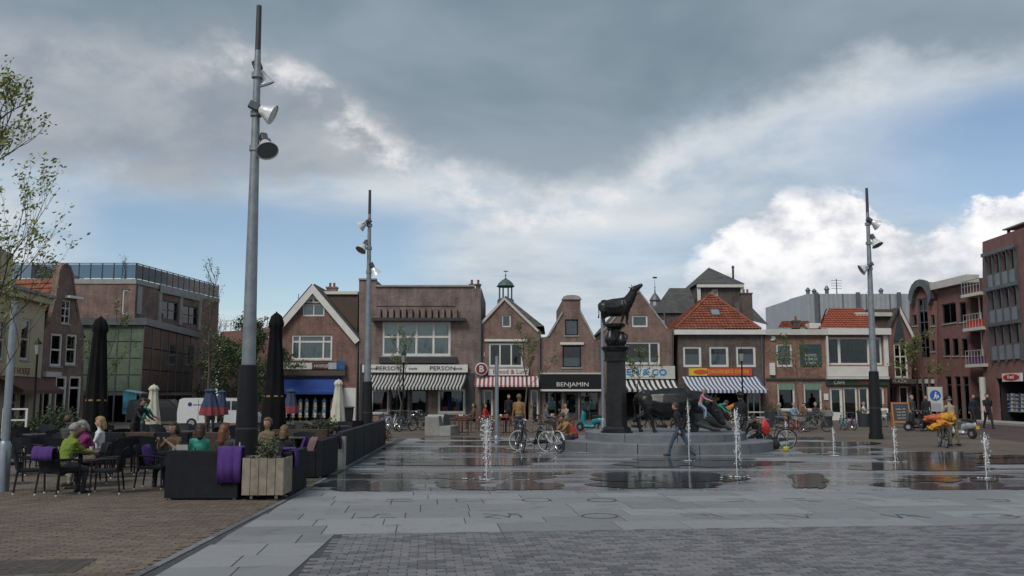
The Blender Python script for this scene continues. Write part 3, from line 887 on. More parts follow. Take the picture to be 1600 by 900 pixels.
    def awning(s, u0, u1, vt, vb, out, n, mA, mB, val=.14, skew=0.0, name='awning'):
        s0, s1, _, zt = s.rect(u0, vt, u1, vt + 4)
        zt = s.sz((u0 + u1) / 2, vt)[1]
        zb = Zat(vb, s.O.y - out)
        b = MB(); vs = []
        for i in range(n + 1):
            x = s0 + (s1 - s0) * i / n
            sag = .02
            vs += [(x, -.03, zt), (x + skew * .5, -out * .5, (zt + zb) / 2 - sag), (x + skew, -out, zb + val), (x + skew, -out - .004, zb)]
        for i in range(n):
            k = 4 * i
            for j in range(3): b.add([], [], 0); b.f.append((k + j, k + 4 + j, k + 5 + j, k + 1 + j)); b.m.append(i % 2)
        b.v = vs
        o = s.put(name, b, [mA, mB])
        md = o.modifiers.new('cloth_thickness', 'SOLIDIFY'); md.thickness = .012; md.offset = 0
        bb = MB().tube([(s0 + skew, -out + .02, zb + val - .01), (s1 + skew, -out + .02, zb + val - .01)], .025, 6)
        bb.build('front_bar', M_offwhite, o)
        for x in (s0 + .12, s1 - .12):
            MB().tube([(x, -.02, zt - .35), (x + skew * .5, -out * .55, (zt + zb) / 2 - .10), (x + skew, -out + .03, zb + val - .02)], .02, 6).build('folding_arm', M_offwhite, o)
        return o
    def shop(s, u0, u1, v0, depth=3.2, m=None, floor=None):
        """open box behind a shop front"""
        s0, s1, _, z1 = s.rect(u0, v0, u1, v0 + 5); z1 = s.sz((u0 + u1) / 2, v0)[1]
        b = MB(); y0, y1 = .22, depth
        b.quad([(s0, y1, .03), (s1, y1, .03), (s1, y1, z1), (s0, y1, z1)]).quad([(s0, y0, .03), (s0, y1, .03), (s0, y1, z1), (s0, y0, z1)]).quad([(s1, y1, .03), (s1, y0, .03), (s1, y0, z1), (s1, y1, z1)])
        b.quad([(s0, y0, .03), (s1, y0, .03), (s1, y1, .03), (s0, y1, .03)]).quad([(s0, y1, z1), (s1, y1, z1), (s1, y0, z1), (s0, y0, z1)])
        return s.put('shop_interior', b, m or M_inside)
    def sign_text(s, txt, u, v, size, m, y=-.1, **k):
        x, z = s.sz(u, v)
        o = lettering(txt, size, m, s.root, 0, 0, 0, **k)
        o.matrix_basis = s.M @ Matrix.Translation((x, y, z))
        return o

def tile_roof(Bd, eL, eR, tR, tL, m, name='roof', step=.33, wave=.25, amp=.05, smooth=True):
    """pantiled slope: courses from the eave (eL-eR) up to the top edge (tL-tR), in the facade's own frame"""
    eL, eR, tR, tL = (Vector(p) for p in (eL, eR, tR, tL))
    ex = (eR - eL).normalized(); up = ((tL + tR) / 2 - (eL + eR) / 2); up = up - ex * up.dot(ex); H = up.length; uy = up / H
    nrm = ex.cross(uy); nrm = -nrm if nrm.z < 0 else nrm
    nc = max(2, int(H / step)); xs_all = (eR - eL).length
    spw = 5
    lo, hi = min(0, (tL - eL).dot(ex)), max(xs_all, (tR - eL).dot(ex))
    cols = int((hi - lo) / wave * spw) + 1
    vs, fs = [], []
    for c in range(nc):
        for e in (0, 1):
            f = (c + e) / nc; h = H * f
            a = (tL - eL).dot(ex) * f; d = xs_all + ((tR - eL).dot(ex) - xs_all) * f
            for i in range(cols + 1):
                x = min(max(lo + i * wave / spw, a), d)
                w = amp * (math.sin(2 * math.pi * i / spw) * .5 + .5) + (.07 if e == 0 else .0)
                vs.append(eL + ex * x + uy * h + nrm * w)
    W = cols + 1
    for r in range(2 * nc - 1):
        for i in range(cols): fs.append((r * W + i, r * W + i + 1, (r + 1) * W + i + 1, (r + 1) * W + i))
    b = MB(); b.add(vs, fs)
    return Bd.put(name, b, m, smooth=False)

def chimney(Bd, x, y, z0, z1, w=.6, d=.6, m=None, pots=2, parent=None):
    b = MB().box(x - w / 2, x + w / 2, y - d / 2, y + d / 2, z0, z1).box(x - w / 2 - .05, x + w / 2 + .05, y - d / 2 - .05, y + d / 2 + .05, z1 + .001, z1 + .1)
    c = Bd.put('chimney', b, m or BR_DARK)
    for k in range(pots):
        px_ = x + (k - (pots - 1) / 2) * .3
        MB().lathe([(.09, z1 + .1), (.1, z1 + .15), (.08, z1 + .2), (.09, z1 + .42), (.07, z1 + .42), (.07, z1 + .3)], 8, M=Matrix.Translation((px_, y, 0))).build('chimney_pot', M_tile3, c)
    return c

ROW = 62.6
rg = random.Random(3)
def goods(Bd, items):
    """things seen in a shop window: (u0,v0,u1,v1,y,material,name)"""
    for (u0, v0, u1, v1, y, m, nm) in items:
        s0, s1, z0, z1 = Bd.rect(u0, v0, u1, v1, y)
        w = s1 - s0
        b = MB()
        if nm == 'dress':
            c = (s0 + s1) / 2
            b.lathe([(w * .42, z0), (w * .36, z0 + (z1 - z0) * .3), (w * .22, z0 + (z1 - z0) * .55), (w * .38, z0 + (z1 - z0) * .82), (w * .12, z0 + (z1 - z0) * .9), (w * .1, z1)], 10, M=Matrix.Translation((c, y, 0)) @ Matrix.Diagonal((1, .6, 1, 1)))
        else:
            b.cbox(s0, s1, y, y + max(.1, w * .5), z0, z1, .01)
        Bd.put(nm, b, m)

# ---------- gable house with the blue awning
B = Bld('gable_house', 'red brick gable house with white bargeboards and a blue awning', 490, ROW)
B.outline([(424, 'g'), (424, 523), (490, 446), (559, 528), (559, 'g')])
B.win(455, 523, 519, 562, cols=(.20, .78), rows=(.72,), curtain=M_curtain, fw=.13, mw=.12)
B.win(473, 475, 507, 494, cols=(.5,), curtain=M_curtain, fw=.1, sill=False)
# triangular light above the attic window
s0, s1, z0, z1 = B.rect(474, 459, 506, 473)
w = B.put('attic_light', MB().prism([(s0, z0), (s1, z0), ((s0 + s1) / 2, z1)], -.03, .02), M_white)
mid = (s0 + s1) / 2
for sg in (-1, 1):
    MB().prism([(mid + sg * .06, z0 + .08), (mid + sg * (s1 - mid - .3), z0 + .08), (mid + sg * .06, z1 - .32)], -.04, -.032).build('pane', glass_mat('attic_glass', (.10, .12, .13)), w)
hs = B.hole(440, 612, 535, 657)
B.shop(437, 537, 586)
B.finish(10, BR_RED)
B.slope_roof(1, 2, 10, M_slate); B.slope_roof(2, 3, 10, M_slate)
B.strip(1, 2, .42, M_white, -.32, -.205); B.strip(2, 3, .42, M_white, -.32, -.206)
B.box('sign_board', 437, 567, 488, 577, -.14, -.02, M_offwhite); B.box('sign_board', 488.4, 567, 513, 577, -.145, -.02, mat('brown_sign', (.06, .02, .02), .5)); B.box('sign_board', 513.4, 567, 538, 577, -.14, -.02, M_panel)
B.box('fascia', 436, 579, 541, 587, -.35, -.01, mat('weathered_brown_wood', (.07, .055, .045), .7, var=.3))
B.sign_text('Plein Plaats', 463, 572, .34, M_black, -.15); B.sign_text("'t HOEKJE", 500, 572, .30, M_white, -.155)
B.box('shop_emblem', 527, 564, 540, 578, -.30, -.21, mat('deep_sign_blue', (.02, .08, .20), .5, var=.5, scale=3))
B.awning(440, 535, 590, 616, 1.2, 16, M_cl_blue, M_cl_blue, .2)
B.box('painted_wall', 536, 606, 557.5, 657, -.012, -.002, M_white)
B.put('downpipe', MB().tube([(B.sz(557.8, 600)[0], -.09, 0), (B.sz(557.8, 600)[0], -.09, B.sz(557.8, 530)[1])], .05, 8), M_zinc)
for i, (u0, mm) in enumerate(((443, M_offwhite), (455, M_panel), (466, M_yellow), (476, M_panel), (489, M_offwhite), (503, M_white), (516, M_redpaint), (526, M_panel))):
    s0, s1, z0, z1 = B.rect(u0, 622, u0 + 7, 654, -.5); z0 = 0
    b = MB().tube([(s0 + .14, -.5, 0), (s0 + .14, -.5, z1)], .02, 6)
    b.lathe([(.22, 0), (.22, .03), (.03, .05)], 10, M=Matrix.Translation((s0 + .14, -.5, 0)))
    r_ = B.put('postcard_rack', b, M_chrome)
    for k in range(7):
        zz = .25 + k * (z1 - .35) / 7
        for q in range(4):
            a = q * math.pi / 2 + .4
            MB().box(-.075, .075, -.012, 0, 0, .17, M=Matrix.Translation((s0 + .14, -.5, zz)) @ Matrix.Rotation(a, 4, 'Z') @ Matrix.Translation((0, -.12, 0)) @ Matrix.Rotation(-.2, 4, 'X')).build('postcard', (mm, M_white, M_blueprint, M_cream)[(k + q) % 4], r_)
# brown clad upper storey beside the gable
b = MB(); s0, s1, z0, z1 = B.rect(506, 461, 560.2, 532, 2.0)
b.box(s0, s1, 1.6, 9, z0 - .5, z1); B.put('roof_extension', b, M_brownroof)
B.put('fascia', MB().box(s0 - .1, s1, 1.45, 9.1, z1 + .002, z1 + .22), M_white)
x, z = B.sz(518, 459, 3); chimney(B, x, 3.2, z - .4, z + .42, .75, .6, BR_RED, 2)

# ---------- wide flat-topped brick shop
B = Bld('brick_shop', 'wide grey-brown brick shop with black and white striped awning and flat parapet', 655, ROW - .2)
B.outline([(561, 'g'), (561, 437), (587, 437), (587, 447), (741, 447), (741, 451), (752.5, 451), (752.5, 'g')])
B.win(597, 503, 704, 556, cols=(.23, .5, .75), rows=(.56,), curtain=M_curtain, fw=.16, mw=.15)
B.win(580, 609, 607, 646, cols=(), fw=.1, glass=M_glass); B.win(684, 608, 727, 646, fw=.16)
B.win(610, 607, 637, 655, cols=(.35, .7), fw=.06, frame=M_dkgrey, sill=False, ground=True)
B.door(640, 607, 669, m=M_dkgrey)
B.shop(565, 748, 600, 4.0)
B.finish(10, BR_GREY)
B.box('coping', 586.5, 445.5, 741.5, 448, -.12, .4, M_concrete); B.box('coping', 560.5, 435, 588, 437.2, -.1, .5, M_concrete)
for i in range(13):
    u = 589 + i * 9.9
    B.box('corbel', u, 483, u + 6.6, 497, -.34, -.002, BR_GREY)
B.box('canopy_slab', 582, 497.4, 728, 502, -.55, -.003, M_dkgrey)
B.box('relief_band', 588, 463, 712, 478, -.06, -.002, BR_GREY)
B.box('ledge', 593, 558, 714, 567.5, -.35, -.003, M_dkgrey)
B.box('side_post', 562, 569, 577, 660, -.10, -.002, M_dkgrey); B.box('side_post', 728.5, 583, 741, 660, -.10, -.002, M_dkgrey); B.box('stall_riser', 671, 648, 728, 660, -.06, -.002, M_dkgrey)
B.box('sign_board', 567, 570, 731, 582, -.30, -.02, M_white)
B.sign_text('PERSON', 692, 576, .40, M_black, -.315, squeeze=1.25); B.sign_text('PERSON', 608, 576, .40, M_black, -.315, squeeze=1.25)
for u in (586, 646, 716): B.sign_text('mode', u, 576, .26, M_dkgrey, -.315)
B.awning(580, 731, 584, 609, 1.3, 58, M_cl_grey, M_cl_black, .16, -.28)
for u in (737, 747): x, z = B.sz(u, 449, 1); chimney(B, x, 1.2, z - .5, z + .15, .35, .35, BR_DARK, 1)
B.put('downpipe', MB().tube([(B.sz(750.5, 600)[0], -.09, 0), (B.sz(750.5, 600)[0], -.09, B.sz(750.5, 455)[1])], .05, 8), M_zinc)
goods(B, [(593, 621, 600, 637, .9, M_redpaint, 'dress'), (690, 636, 700, 643, .6, M_redpaint, 'handbag'), (709, 636, 718, 643, .6, M_orangered, 'handbag'), (697, 616, 706, 640, 1.2, M_cl_blue, 'dress'), (711, 612, 721, 638, 1.0, M_blueprint, 'dress'), (585, 640, 605, 645, .7, M_white, 'display_plinth')])

# ---------- bakery with the pointed gable
B = Bld('bakery_house', 'brown brick bakery with pointed gable, round red B sign and red striped awning', 790, ROW)
B.outline([(741.5, 'g'), (741.5, 515), (788, 465), (842, 517), (845, 517), (845, 'g')])
B.win(784, 492, 798, 511, fw=.09, curtain=M_blind, sill=False)
B.win(763.5, 536, 817, 573, cols=(.33, .66), fw=.13)
B.win(744, 609, 770, 654, cols=(.5,), fw=.12, ground=True, sill=False); B.hole(773, 609, 826, 656); B.win(829, 609, 841, 655, fw=.1, ground=True, sill=False)
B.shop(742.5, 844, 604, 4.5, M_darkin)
B.finish(9, BR_BROWN)
B.strip(1, 2, .16, M_offwhite, -.12, -.005, 'verge_trim', .0); B.strip(2, 3, .16, M_offwhite, -.12, -.004, 'verge_trim', .0)
B.box('lintel', 757, 530, 825, 533.5, -.10, -.003, M_white)
for u in (748, 756): B.box('wall_anchor', u, 551, u + 1.4, 557, -.05, -.003, M_offwhite)
B.box('sign_board', 763, 576, 826, 586.5, -.16, -.02, M_white); B.sign_text('Brood & Lunch', 800, 581, .44, M_maroon, -.17)
x, z = B.sz(752.5, 577)
rs = B.put('round_sign', MB().lathe([(.42, 0), (.45, .03), (.45, .13), (.42, .16)], 28, M=Matrix.Translation((x, -.22, z)) @ Matrix.Rotation(math.pi / 2, 4, 'X')), M_white)
MB().lathe([(.38, .155), (.38, .175)], 28, M=Matrix.Translation((x, -.22, z)) @ Matrix.Rotation(math.pi / 2, 4, 'X')).build('sign_face', M_maroon, rs)
lettering('B', .62, M_white, rs, x, -.405, z, bold=.012)
B.awning(742, 841, 588, 604.5, .9, 30, M_cl_red, M_cl_white, .14)
B.put('downpipe', MB().tube([(B.sz(843, 600)[0], -.09, 0), (B.sz(843, 600)[0], -.09, B.sz(843, 519)[1])], .05, 8), M_zinc)
# dark hip roof with the copper lantern behind
zr = lambda v, off: Zat(v, ROW + off)
xs = lambda u, off: XY(u, ROW + off, 8).x - B.O.x
apx = (xs(790, 7), 7.0, zr(462, 7)); e0 = (xs(741, 3), 2.8, zr(514, 3)); e1 = (xs(850, 3), 2.8, zr(510, 3)); e2 = (xs(852, 12), 12.0, e1[2]); e3 = (xs(741, 12), 12.0, e0[2])
B.put('hip_roof', MB().add([e0, e1, e2, e3, apx], [(0, 1, 4), (1, 2, 4), (2, 3, 4), (3, 0, 4), (3, 2, 1, 0)]), M_slate)
c = (apx[0], apx[1]); zb = zr(470, 7)
T = Matrix.Translation((c[0], c[1], 0)) @ Matrix.Rotation(math.pi / 8, 4, 'Z')
lan = B.put('lantern_turret', MB().lathe([(.70, zb - .5), (.70, zb + .05), (.60, zb + .1), (.60, zb + .16)], 8, M=T), M_green)
zt = zr(448, 7)
for i in range(8):
    a = i * math.pi / 4 + math.pi / 8
    MB().tube([(c[0] + .52 * math.cos(a), c[1] + .52 * math.sin(a), zb + .15), (c[0] + .52 * math.cos(a), c[1] + .52 * math.sin(a), zt)], .06, 6).build('lantern_post', M_green, lan)
MB().lathe([(.66, zt - .03), (.74, zt + .03), (.66, zt + .09), (.56, zt + .28), (.36, zt + .48), (.12, zt + .62), (.05, zt + .70), (.03, zt + .85), (.08, zt + .92), (.025, zt + .98), (.010, zt + 1.35)], 16, M=T).build('copper_dome', M_green, lan)
MB().box(-.16, .2, -.01, .01, -.03, .04, M=Matrix.Translation((c[0], c[1], zt + 1.22))).build('weather_vane', M_black, lan)

# ---------- neck-gable house with black fascia
B = Bld('neck_gable_house', 'brown brick house with narrow rounded neck gable and black shop fascia', 892, ROW + .1)
arc = [(879 + 14 * (1 - math.cos(math.pi * i / 8)), 468 - 4.5 * math.sin(math.pi * i / 8)) for i in range(9)]
B.outline([(845.8, 'g'), (845.8, 527), (857, 526), (879, 489)] + arc + [(907, 489), (929, 531), (940.5, 531), (940.5, 'g')])
B.win(883, 499, 903.5, 524, frame=M_black, fw=.08, curtain=M_blind); B.win(879, 540, 908, 574, frame=M_black, fw=.09, curtain=M_blind, cur_frac=(0, .45))
B.win(852, 612, 878, 655, cols=(.6,), frame=M_dkgrey, fw=.08, ground=True, sill=False); B.door(881, 612, 903, m=M_dkgrey); B.win(906, 612, 936, 655, cols=(.5,), frame=M_dkgrey, fw=.08, ground=True, sill=False)
B.shop(848, 938, 609, 4.0)
B.finish(9, BR_BROWN)
n = len(B.out)
B.put('gable_cap', MB().prism([(B.out[4][0] - .08, B.out[4][1])] + [(x, z + .12) for x, z in B.out[4:13]] + [(B.out[12][0] + .08, B.out[12][1])], -.1, .35), M_concrete)
B.slope_roof(2, 3, 9, M_slate, thick=.08, y0=.4, over=0); B.slope_roof(13, 14, 9, M_slate, thick=.08, y0=.4, over=0)
B.strip(2, 3, .12, M_concrete, -.08, .3, 'verge_trim', 0, .10); B.strip(13, 14, .12, M_concrete, -.08, .3, 'verge_trim', 0, .10)
B.box('lintel', 875, 535, 912, 538.6, -.10, -.003, M_white)
B.box('fascia', 844, 585, 939.5, 608, -.45, -.003, M_black); B.box('fascia_trim', 843.7, 582.6, 939.8, 584.8, -.48, -.003, M_offwhite); B.box('fascia_trim', 843.7, 608.3, 939.8, 611.3, -.48, -.003, M_white)
B.sign_text('BENJAMIN', 894, 601, .42, M_white, -.46, squeeze=1.2)
B.put('downpipe', MB().tube([(B.sz(938.5, 600)[0], -.09, 0), (B.sz(938.5, 600)[0], -.09, B.sz(938.5, 533)[1])], .05, 8), M_zinc)
for (u0, u1) in ((855, 868), (909, 932)): B.box('window_sticker', u0 - 1, 627, u1, 640, .20, .21, mat('frosted_green', (.20, .28, .25), .5))

# ---------- pointed gable beside the column
B = Bld('pointed_gable_house', 'brown brick house with tall plain pointed gable and blue and white shop sign', 996, ROW)
B.outline([(941.5, 'g'), (941.5, 519), (998, 455), (1042, 514), (1052.5, 514), (1052.5, 'g')])
B.win(987, 492.5, 1012, 511, fw=.12, curtain=M_blind, sill=False); B.win(975, 534, 1031, 569, cols=(.72,), rows=(), fw=.13, curtain=M_blind, cur_frac=(0, .3))
B.win(946, 614, 975, 655, cols=(.5,), frame=M_dkgrey, ground=True, sill=False); B.hole(978, 614, 1048, 656)
B.shop(943, 1051, 611, 4.0)
B.finish(9, BR_BROWN)
B.slope_roof(1, 2, 9, M_slate, thick=.07, y0=.3, over=0); B.slope_roof(2, 3, 9, M_slate, thick=.07, y0=.3, over=0)
B.strip(1, 2, .10, M_concrete, -.05, .28, 'verge_trim', 0, .08); B.strip(2, 3, .10, M_concrete, -.05, .281, 'verge_trim', 0, .08)
B.box('sign_board', 958, 572, 1054, 592, -.18, -.02, M_offwhite); B.box('sign_panel', 960, 575, 1031, 589, -.20, -.185, M_white)
B.sign_text('DEEN & CO', 1000, 582, .62, M_blueprint, -.21, squeeze=1.15, bold=.015)
B.awning(950, 1056, 593, 612, 1.1, 26, M_cl_white, M_cl_black, .16, .18)
B.put('downpipe', MB().tube([(B.sz(1050.5, 600)[0], -.09, 0), (B.sz(1050.5, 600)[0], -.09, B.sz(1050.5, 516)[1])], .05, 8), M_zinc)
x, z = B.sz(1034, 505, 1.2)
B.put('flue', MB().lathe([(.07, z - 1.2), (.07, z + 1.7), (.0701, z + 1.71)], 8, M=Matrix.Translation((x + .2, 1.2, 0))), M_zinc); B.put('vent_cowl', MB().lathe([(.2, z - .5), (.22, z - .1), (.2, z + .1), (.08, z + .2)], 10, M=Matrix.Translation((x, 1.0, 0))), M_alu)

# ---------- dark brick shop with orange hipped roof
B = Bld('hip_roof_shop', 'dark brick shop with orange tiled hip roof and blue striped awning', 1124, ROW)
B.outline([(1059.8, 'g'), (1059.8, 517), (1194, 517), (1194, 'g')])
for u0, u1 in ((1067, 1096), (1108, 1138.5), (1150, 1181)): B.win(u0, 541, u1, 573.5, fw=.16, curtain=M_blind, cur_frac=(0, .62), sill=False)
B.hole(1068, 613, 1166, 656); B.win(1168, 613, 1189, 655, cols=(.5,), frame=M_offwhite, ground=True, sill=False)
B.shop(1055, 1192, 609, 5.0)
B.finish(9, BR_DARK)
B.box('cornice', 1052.8, 515.4, 1194.6, 523, -.30, -.004, M_white)
ze = B.sz(1120, 515)[1]
xl, xr = B.sz(1054, 515)[0], B.sz(1187, 515)[0]
ax, az_ = XY(1111, ROW + 4.0, 9).x - B.O.x, Zat(459, ROW + 4.0)
tile_roof(B, (xl, -.25, ze), (xr, -.25, ze), (ax + .02, 4.0, az_), (ax - .02, 4.0, az_), M_tile)
tile_roof(B, (xl, 9.2, ze), (xl, -.25, ze), (ax, 4.0, az_), (ax, 6.0, az_), M_tile); tile_roof(B, (xr, -.25, ze), (xr, 9.2, ze), (ax, 6.0, az_), (ax, 4.0, az_), M_tile)
for xe in (xl, xr): B.put('hip_ridge', MB().tube([(xe, -.25, ze + .05), (ax, 4.0, az_ + .06)], .10, 8), M_tile)
# roof light lying in the front slope
f0 = (Zat(497, ROW + 1.4) - ze) / (az_ - ze)
xm = XY(1117, ROW + 1.6, 8).x - B.O.x
sl = math.atan2(az_ - ze, 4.25)
TM = Matrix.Translation((xm, -.25 + 4.25 * .42, ze + (az_ - ze) * .42 + .08)) @ Matrix.Rotation(sl, 4, 'X')
rl = B.put('roof_light', MB().box(-.34, .34, -.42, .42, -.05, .06, M=TM), M_zinc); MB().box(-.27, .27, -.35, .35, .062, .07, M=TM).build('pane', mat('sky_glass', (.20, .23, .26), .08, var=.05), rl)
B.box('sign_board', 1076, 575.5, 1104, 587, -.16, -.02, M_yellow); B.box('sign_board', 1104.3, 575.5, 1174, 587, -.161, -.02, M_orangered)
B.sign_text('DAGELIJKS OPEN', 1137, 581, .36, M_yellow, -.17, squeeze=1.05)
B.put('sign_emblem', MB().lathe([(.5, 0), (.48, .03)], 16, M=Matrix.Translation((B.sz(1094, 581)[0], -.162, B.sz(1094, 581)[1])) @ Matrix.Diagonal((1, 1, .33, 1)) @ Matrix.Rotation(math.pi / 2, 4, 'X')), M_orangered)
B.awning(1066, 1184, 588.5, 614, 1.5, 38, M_cl_white, M_cl_blue2, .2, .30)
B.put('downpipe', MB().tube([(B.sz(1192, 600)[0], -.09, 0), (B.sz(1192, 600)[0], -.09, B.sz(1192, 525)[1])], .05, 8), M_zinc)
b = MB(); s0, s1, z0, z1 = B.rect(1107, 621, 1124, 626, 1.5); B.put('hanging_sign', b.box(s0, s1, 1.5, 1.54, z0, z1), M_yellow)
s0, s1, z0, z1 = B.rect(1068, 613, 1076, 622, -.2); B.put('wall_sign', MB().box(s0, s1, -.1, -.003, z0, z1), M_redpaint)
goods(B, [(1080, 632, 1096, 654, .6, M_cream, 'display_crate'), (1126, 640, 1150, 655, .8, M_brownroof, 'counter')])

# ---------- low brick cafe with white cornice and the white bay
B = Bld('brick_cafe', 'low warm brick cafe with white cornice, wall menu board and white glazed bay', 1290, ROW)
B.outline([(1194.8, 'g'), (1194.8, 517), (1386, 517), (1386, 'g')])
B.win(1213, 537, 1238, 573, fw=.13, curtain=M_blind, sill=False); B.win(1293, 527, 1378, 570, cols=(.22, .76), fw=.13, mw=.18, sill=False)
B.win(1215, 598, 1242, 641, fw=.12, glass=M_glass); B.win(1256, 598, 1284, 641, fw=.12)
B.door(1296, 605, 1316, m=M_white); B.win(1318, 605, 1340, 655, frame=M_white, fw=.12, ground=True, sill=False); B.win(1342, 605, 1358, 655, frame=M_white, fw=.12, ground=True, sill=False); B.win(1362, 605, 1382, 650, frame=M_white, fw=.12)
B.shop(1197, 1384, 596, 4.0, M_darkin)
B.finish(9, BR_WARM)
B.box('cornice', 1194.9, 514.8, 1290, 523.5, -.28, -.004, M_offwhite); B.box('cornice', 1290.3, 513.5, 1388, 523.5, -.5, -.004, M_white)
b_ = B.box('bay_panel', 1291, 572.5, 1386, 588, -.22, -.003, M_white); B.box('bay_sill', 1290.5, 588.4, 1387, 592.5, -.30, -.003, M_offwhite)
B.box('bay_post', 1290.3, 524.4, 1293, 572, -.2, -.003, M_white); B.box('bay_post', 1380, 524.4, 1386.5, 572, -.2, -.003, M_white)
B.box('green_band', 1290, 594, 1388, 602, -.15, -.003, mat('dark_green_paint', (.02, .045, .03), .5)); B.sign_text("CAFE", 1310, 598, .34, M_offwhite, -.16); B.sign_text("'t Plein", 1352, 598, .34, M_redpaint, -.16)
B.box('green_band', 1196, 591, 1288.5, 594, -.10, -.003, mat('dark_green_paint', (.02, .045, .03), .5))
for u0, u1 in ((1216.5, 1240.5), (1257.5, 1282.5)): B.box('roller_blind', u0, 599.5, u1, 609, .045, .055, mat('pale_green_canvas', (.16, .24, .19), .85))
s0, s1, z0, z1 = B.rect(1250, 538, 1283, 572)
mb_ = B.put('menu_board', MB().box(s0, s1, -.06, -.003, z0, z1), M_teal)
for i, tx in enumerate(('KOFFIE', 'LUNCH', 'DINER')): lettering(tx, .26, M_offwhite, mb_, (s0 + s1) / 2, -.07, z0 + .75 - i * .27)
B.box('wall_lamp', 1202, 567, 1210, 586, -.2, -.003, M_white); B.box('notice_case', 1287, 615, 1294, 625, -.06, -.003, M_white); B.box('alarm_box', 1204, 525, 1211, 532, -.1, -.003, M_white)
# orange roof set back
zr1 = Zat(513, ROW + 2)
q = [(xx - 0, yy, zz) for xx, yy, zz in ()]
XX = lambda u, off, z=8: XY(u, ROW + off, z).x - B.O.x
tile_roof(B, (XX(1279, 2), 2, Zat(514, ROW + 2)), (XX(1370, 2), 2, Zat(514, ROW + 2)), (XX(1352, 5), 5.5, Zat(482, ROW + 5.5)), (XX(1300, 5), 5.5, Zat(482, ROW + 5.5)), M_tile2)
tile_roof(B, (XX(1279, 9), 9, Zat(514, ROW + 2)), (XX(1279, 2), 2, Zat(514, ROW + 2)), (XX(1300, 5), 5.5, Zat(482, ROW + 5.5)), (XX(1300, 5), 6.5, Zat(482, ROW + 5.5)), M_tile2)
B.put('flat_roof_block', MB().box(XX(1353, 5), XX(1402, 5), 4.5, 9, Zat(515, ROW + 5), Zat(484, ROW + 5)), M_brownroof); B.put('eave_board', MB().box(XX(1338, 4), XX(1396, 4), 4.2, 4.48, Zat(494, ROW + 4.2), Zat(488, ROW + 4.2)), M_offwhite)
tile_roof(B, (XX(1214, 3), 3, Zat(514, ROW + 3)), (XX(1270, 3), 3, Zat(514, ROW + 3)), (XX(1262, 5), 5, Zat(502, ROW + 5)), (XX(1222, 5), 5, Zat(502, ROW + 5)), M_tile)
chimney(B, XX(1246, 3), 3.5, Zat(514, ROW + 3.5), Zat(503, ROW + 3.5), .5, .5, BR_DARK, 1)
B.put('roof_unit', MB().cbox(XX(1268, 2), XX(1286, 2), 2.5, 3.6, Zat(513, ROW + 2.5), Zat(505, ROW + 2.5), .04), M_white)

# ---------- tall dark roofed house behind
B = Bld('slate_roof_house', 'tall dark house with grey slate hip roof rising behind the orange roof', 1120, ROW + 16)
YB_ = ROW + 16
B.outline([(1092, 'g'), (1092, 446), (1160, 446), (1160, 'g')])
B.win(1112, 452, 1122, 462, fw=.1, sill=False, curtain=M_curtain)
B.finish(9, BR_DARK)
XX = lambda u, off=0: XY(u, YB_ + off, 10).x - B.O.x
ze = Zat(444, YB_); a_ = (XX(1111, 4), 4.5, Zat(418, YB_ + 4.5))
B.put('hip_roof', MB().add([(XX(1088), -.4, ze), (XX(1163), -.4, ze), (XX(1163), 9.4, ze), (XX(1088), 9.4, ze), a_, (a_[0] + .3, 6, a_[2])], [(0, 1, 4), (1, 2, 5, 4), (2, 3, 5), (3, 0, 4, 5), (3, 2, 1, 0)]), M_slate)
B.put('gutter_board', MB().box(XX(1089), XX(1162), -.35, -.06, ze - .32, ze - .003), M_white)
for u in (1089.5, 1157): B.put('corner_board', MB().box(XX(u), XX(u + 5), -.2, -.01, ze - 2.6, ze - .33), M_white)
B.put('lower_roof', MB().add([(XX(1018, -4), -4, Zat(489, YB_ - 4)), (XX(1090, -4), -4, Zat(489, YB_ - 4)), (XX(1090, 5), 5, Zat(489, YB_ - 4)), (XX(1018, 5), 5, Zat(489, YB_ - 4)), (XX(1048, 0), .5, Zat(449, YB_)), (XX(1080, 0), .5, Zat(449, YB_))], [(0, 1, 5, 4), (1, 2, 5), (2, 3, 4, 5), (3, 0, 4), (3, 2, 1, 0)]), M_slate)
B.put('lower_wall', MB().box(XX(1019, -4), XX(1089, -4), -3.8, 4.8, 0, Zat(490, YB_ - 4)), BR_DARK)
B.put('side_roof', MB().add([(XX(1150, -3), -3, Zat(500, YB_)), (XX(1200, -3), -3, Zat(512, YB_)), (XX(1164, 0), 1, Zat(462, YB_)), (XX(1150, 0), 1, Zat(462, YB_))], [(0, 1, 2, 3)]), M_slate)
x = XX(1165, -6); chimney(B, x, -6, Zat(510, YB_ - 6), Zat(460, YB_ - 6), .9, .7, BR_DARK, 2)
B.put('stove_pipe', MB().lathe([(.1, a_[2] - 1.5), (.1, a_[2] - .1), (.16, a_[2] - .05), (.02, a_[2] + .15)], 8, M=Matrix.Translation((XX(1147, 4), 4, 0))), M_dkgrey)

# ---------- church spire tip far behind
B = Bld('church_spire', 'slim green copper spire tip rising far behind the pointed gable', 1026, 134)
z0 = Zat(466, 134)
B.put('spire', MB().lathe([(1.5, 0), (1.5, z0 - 1.5), (.95, z0 - 1.2), (.75, z0 - .6), (.9, z0 - .3), (.45, z0 + .4), (.12, z0 + .8), (.05, z0 + 1.6), (.12, z0 + 1.7), (.04, z0 + 1.8), (.02, z0 + 2.9)], 12), M_zinc)
B.put('weathercock', MB().box(-.3, .35, -.02, .02, -.05, .2, M=Matrix.Translation((0, 0, z0 + 3.1))), M_black)

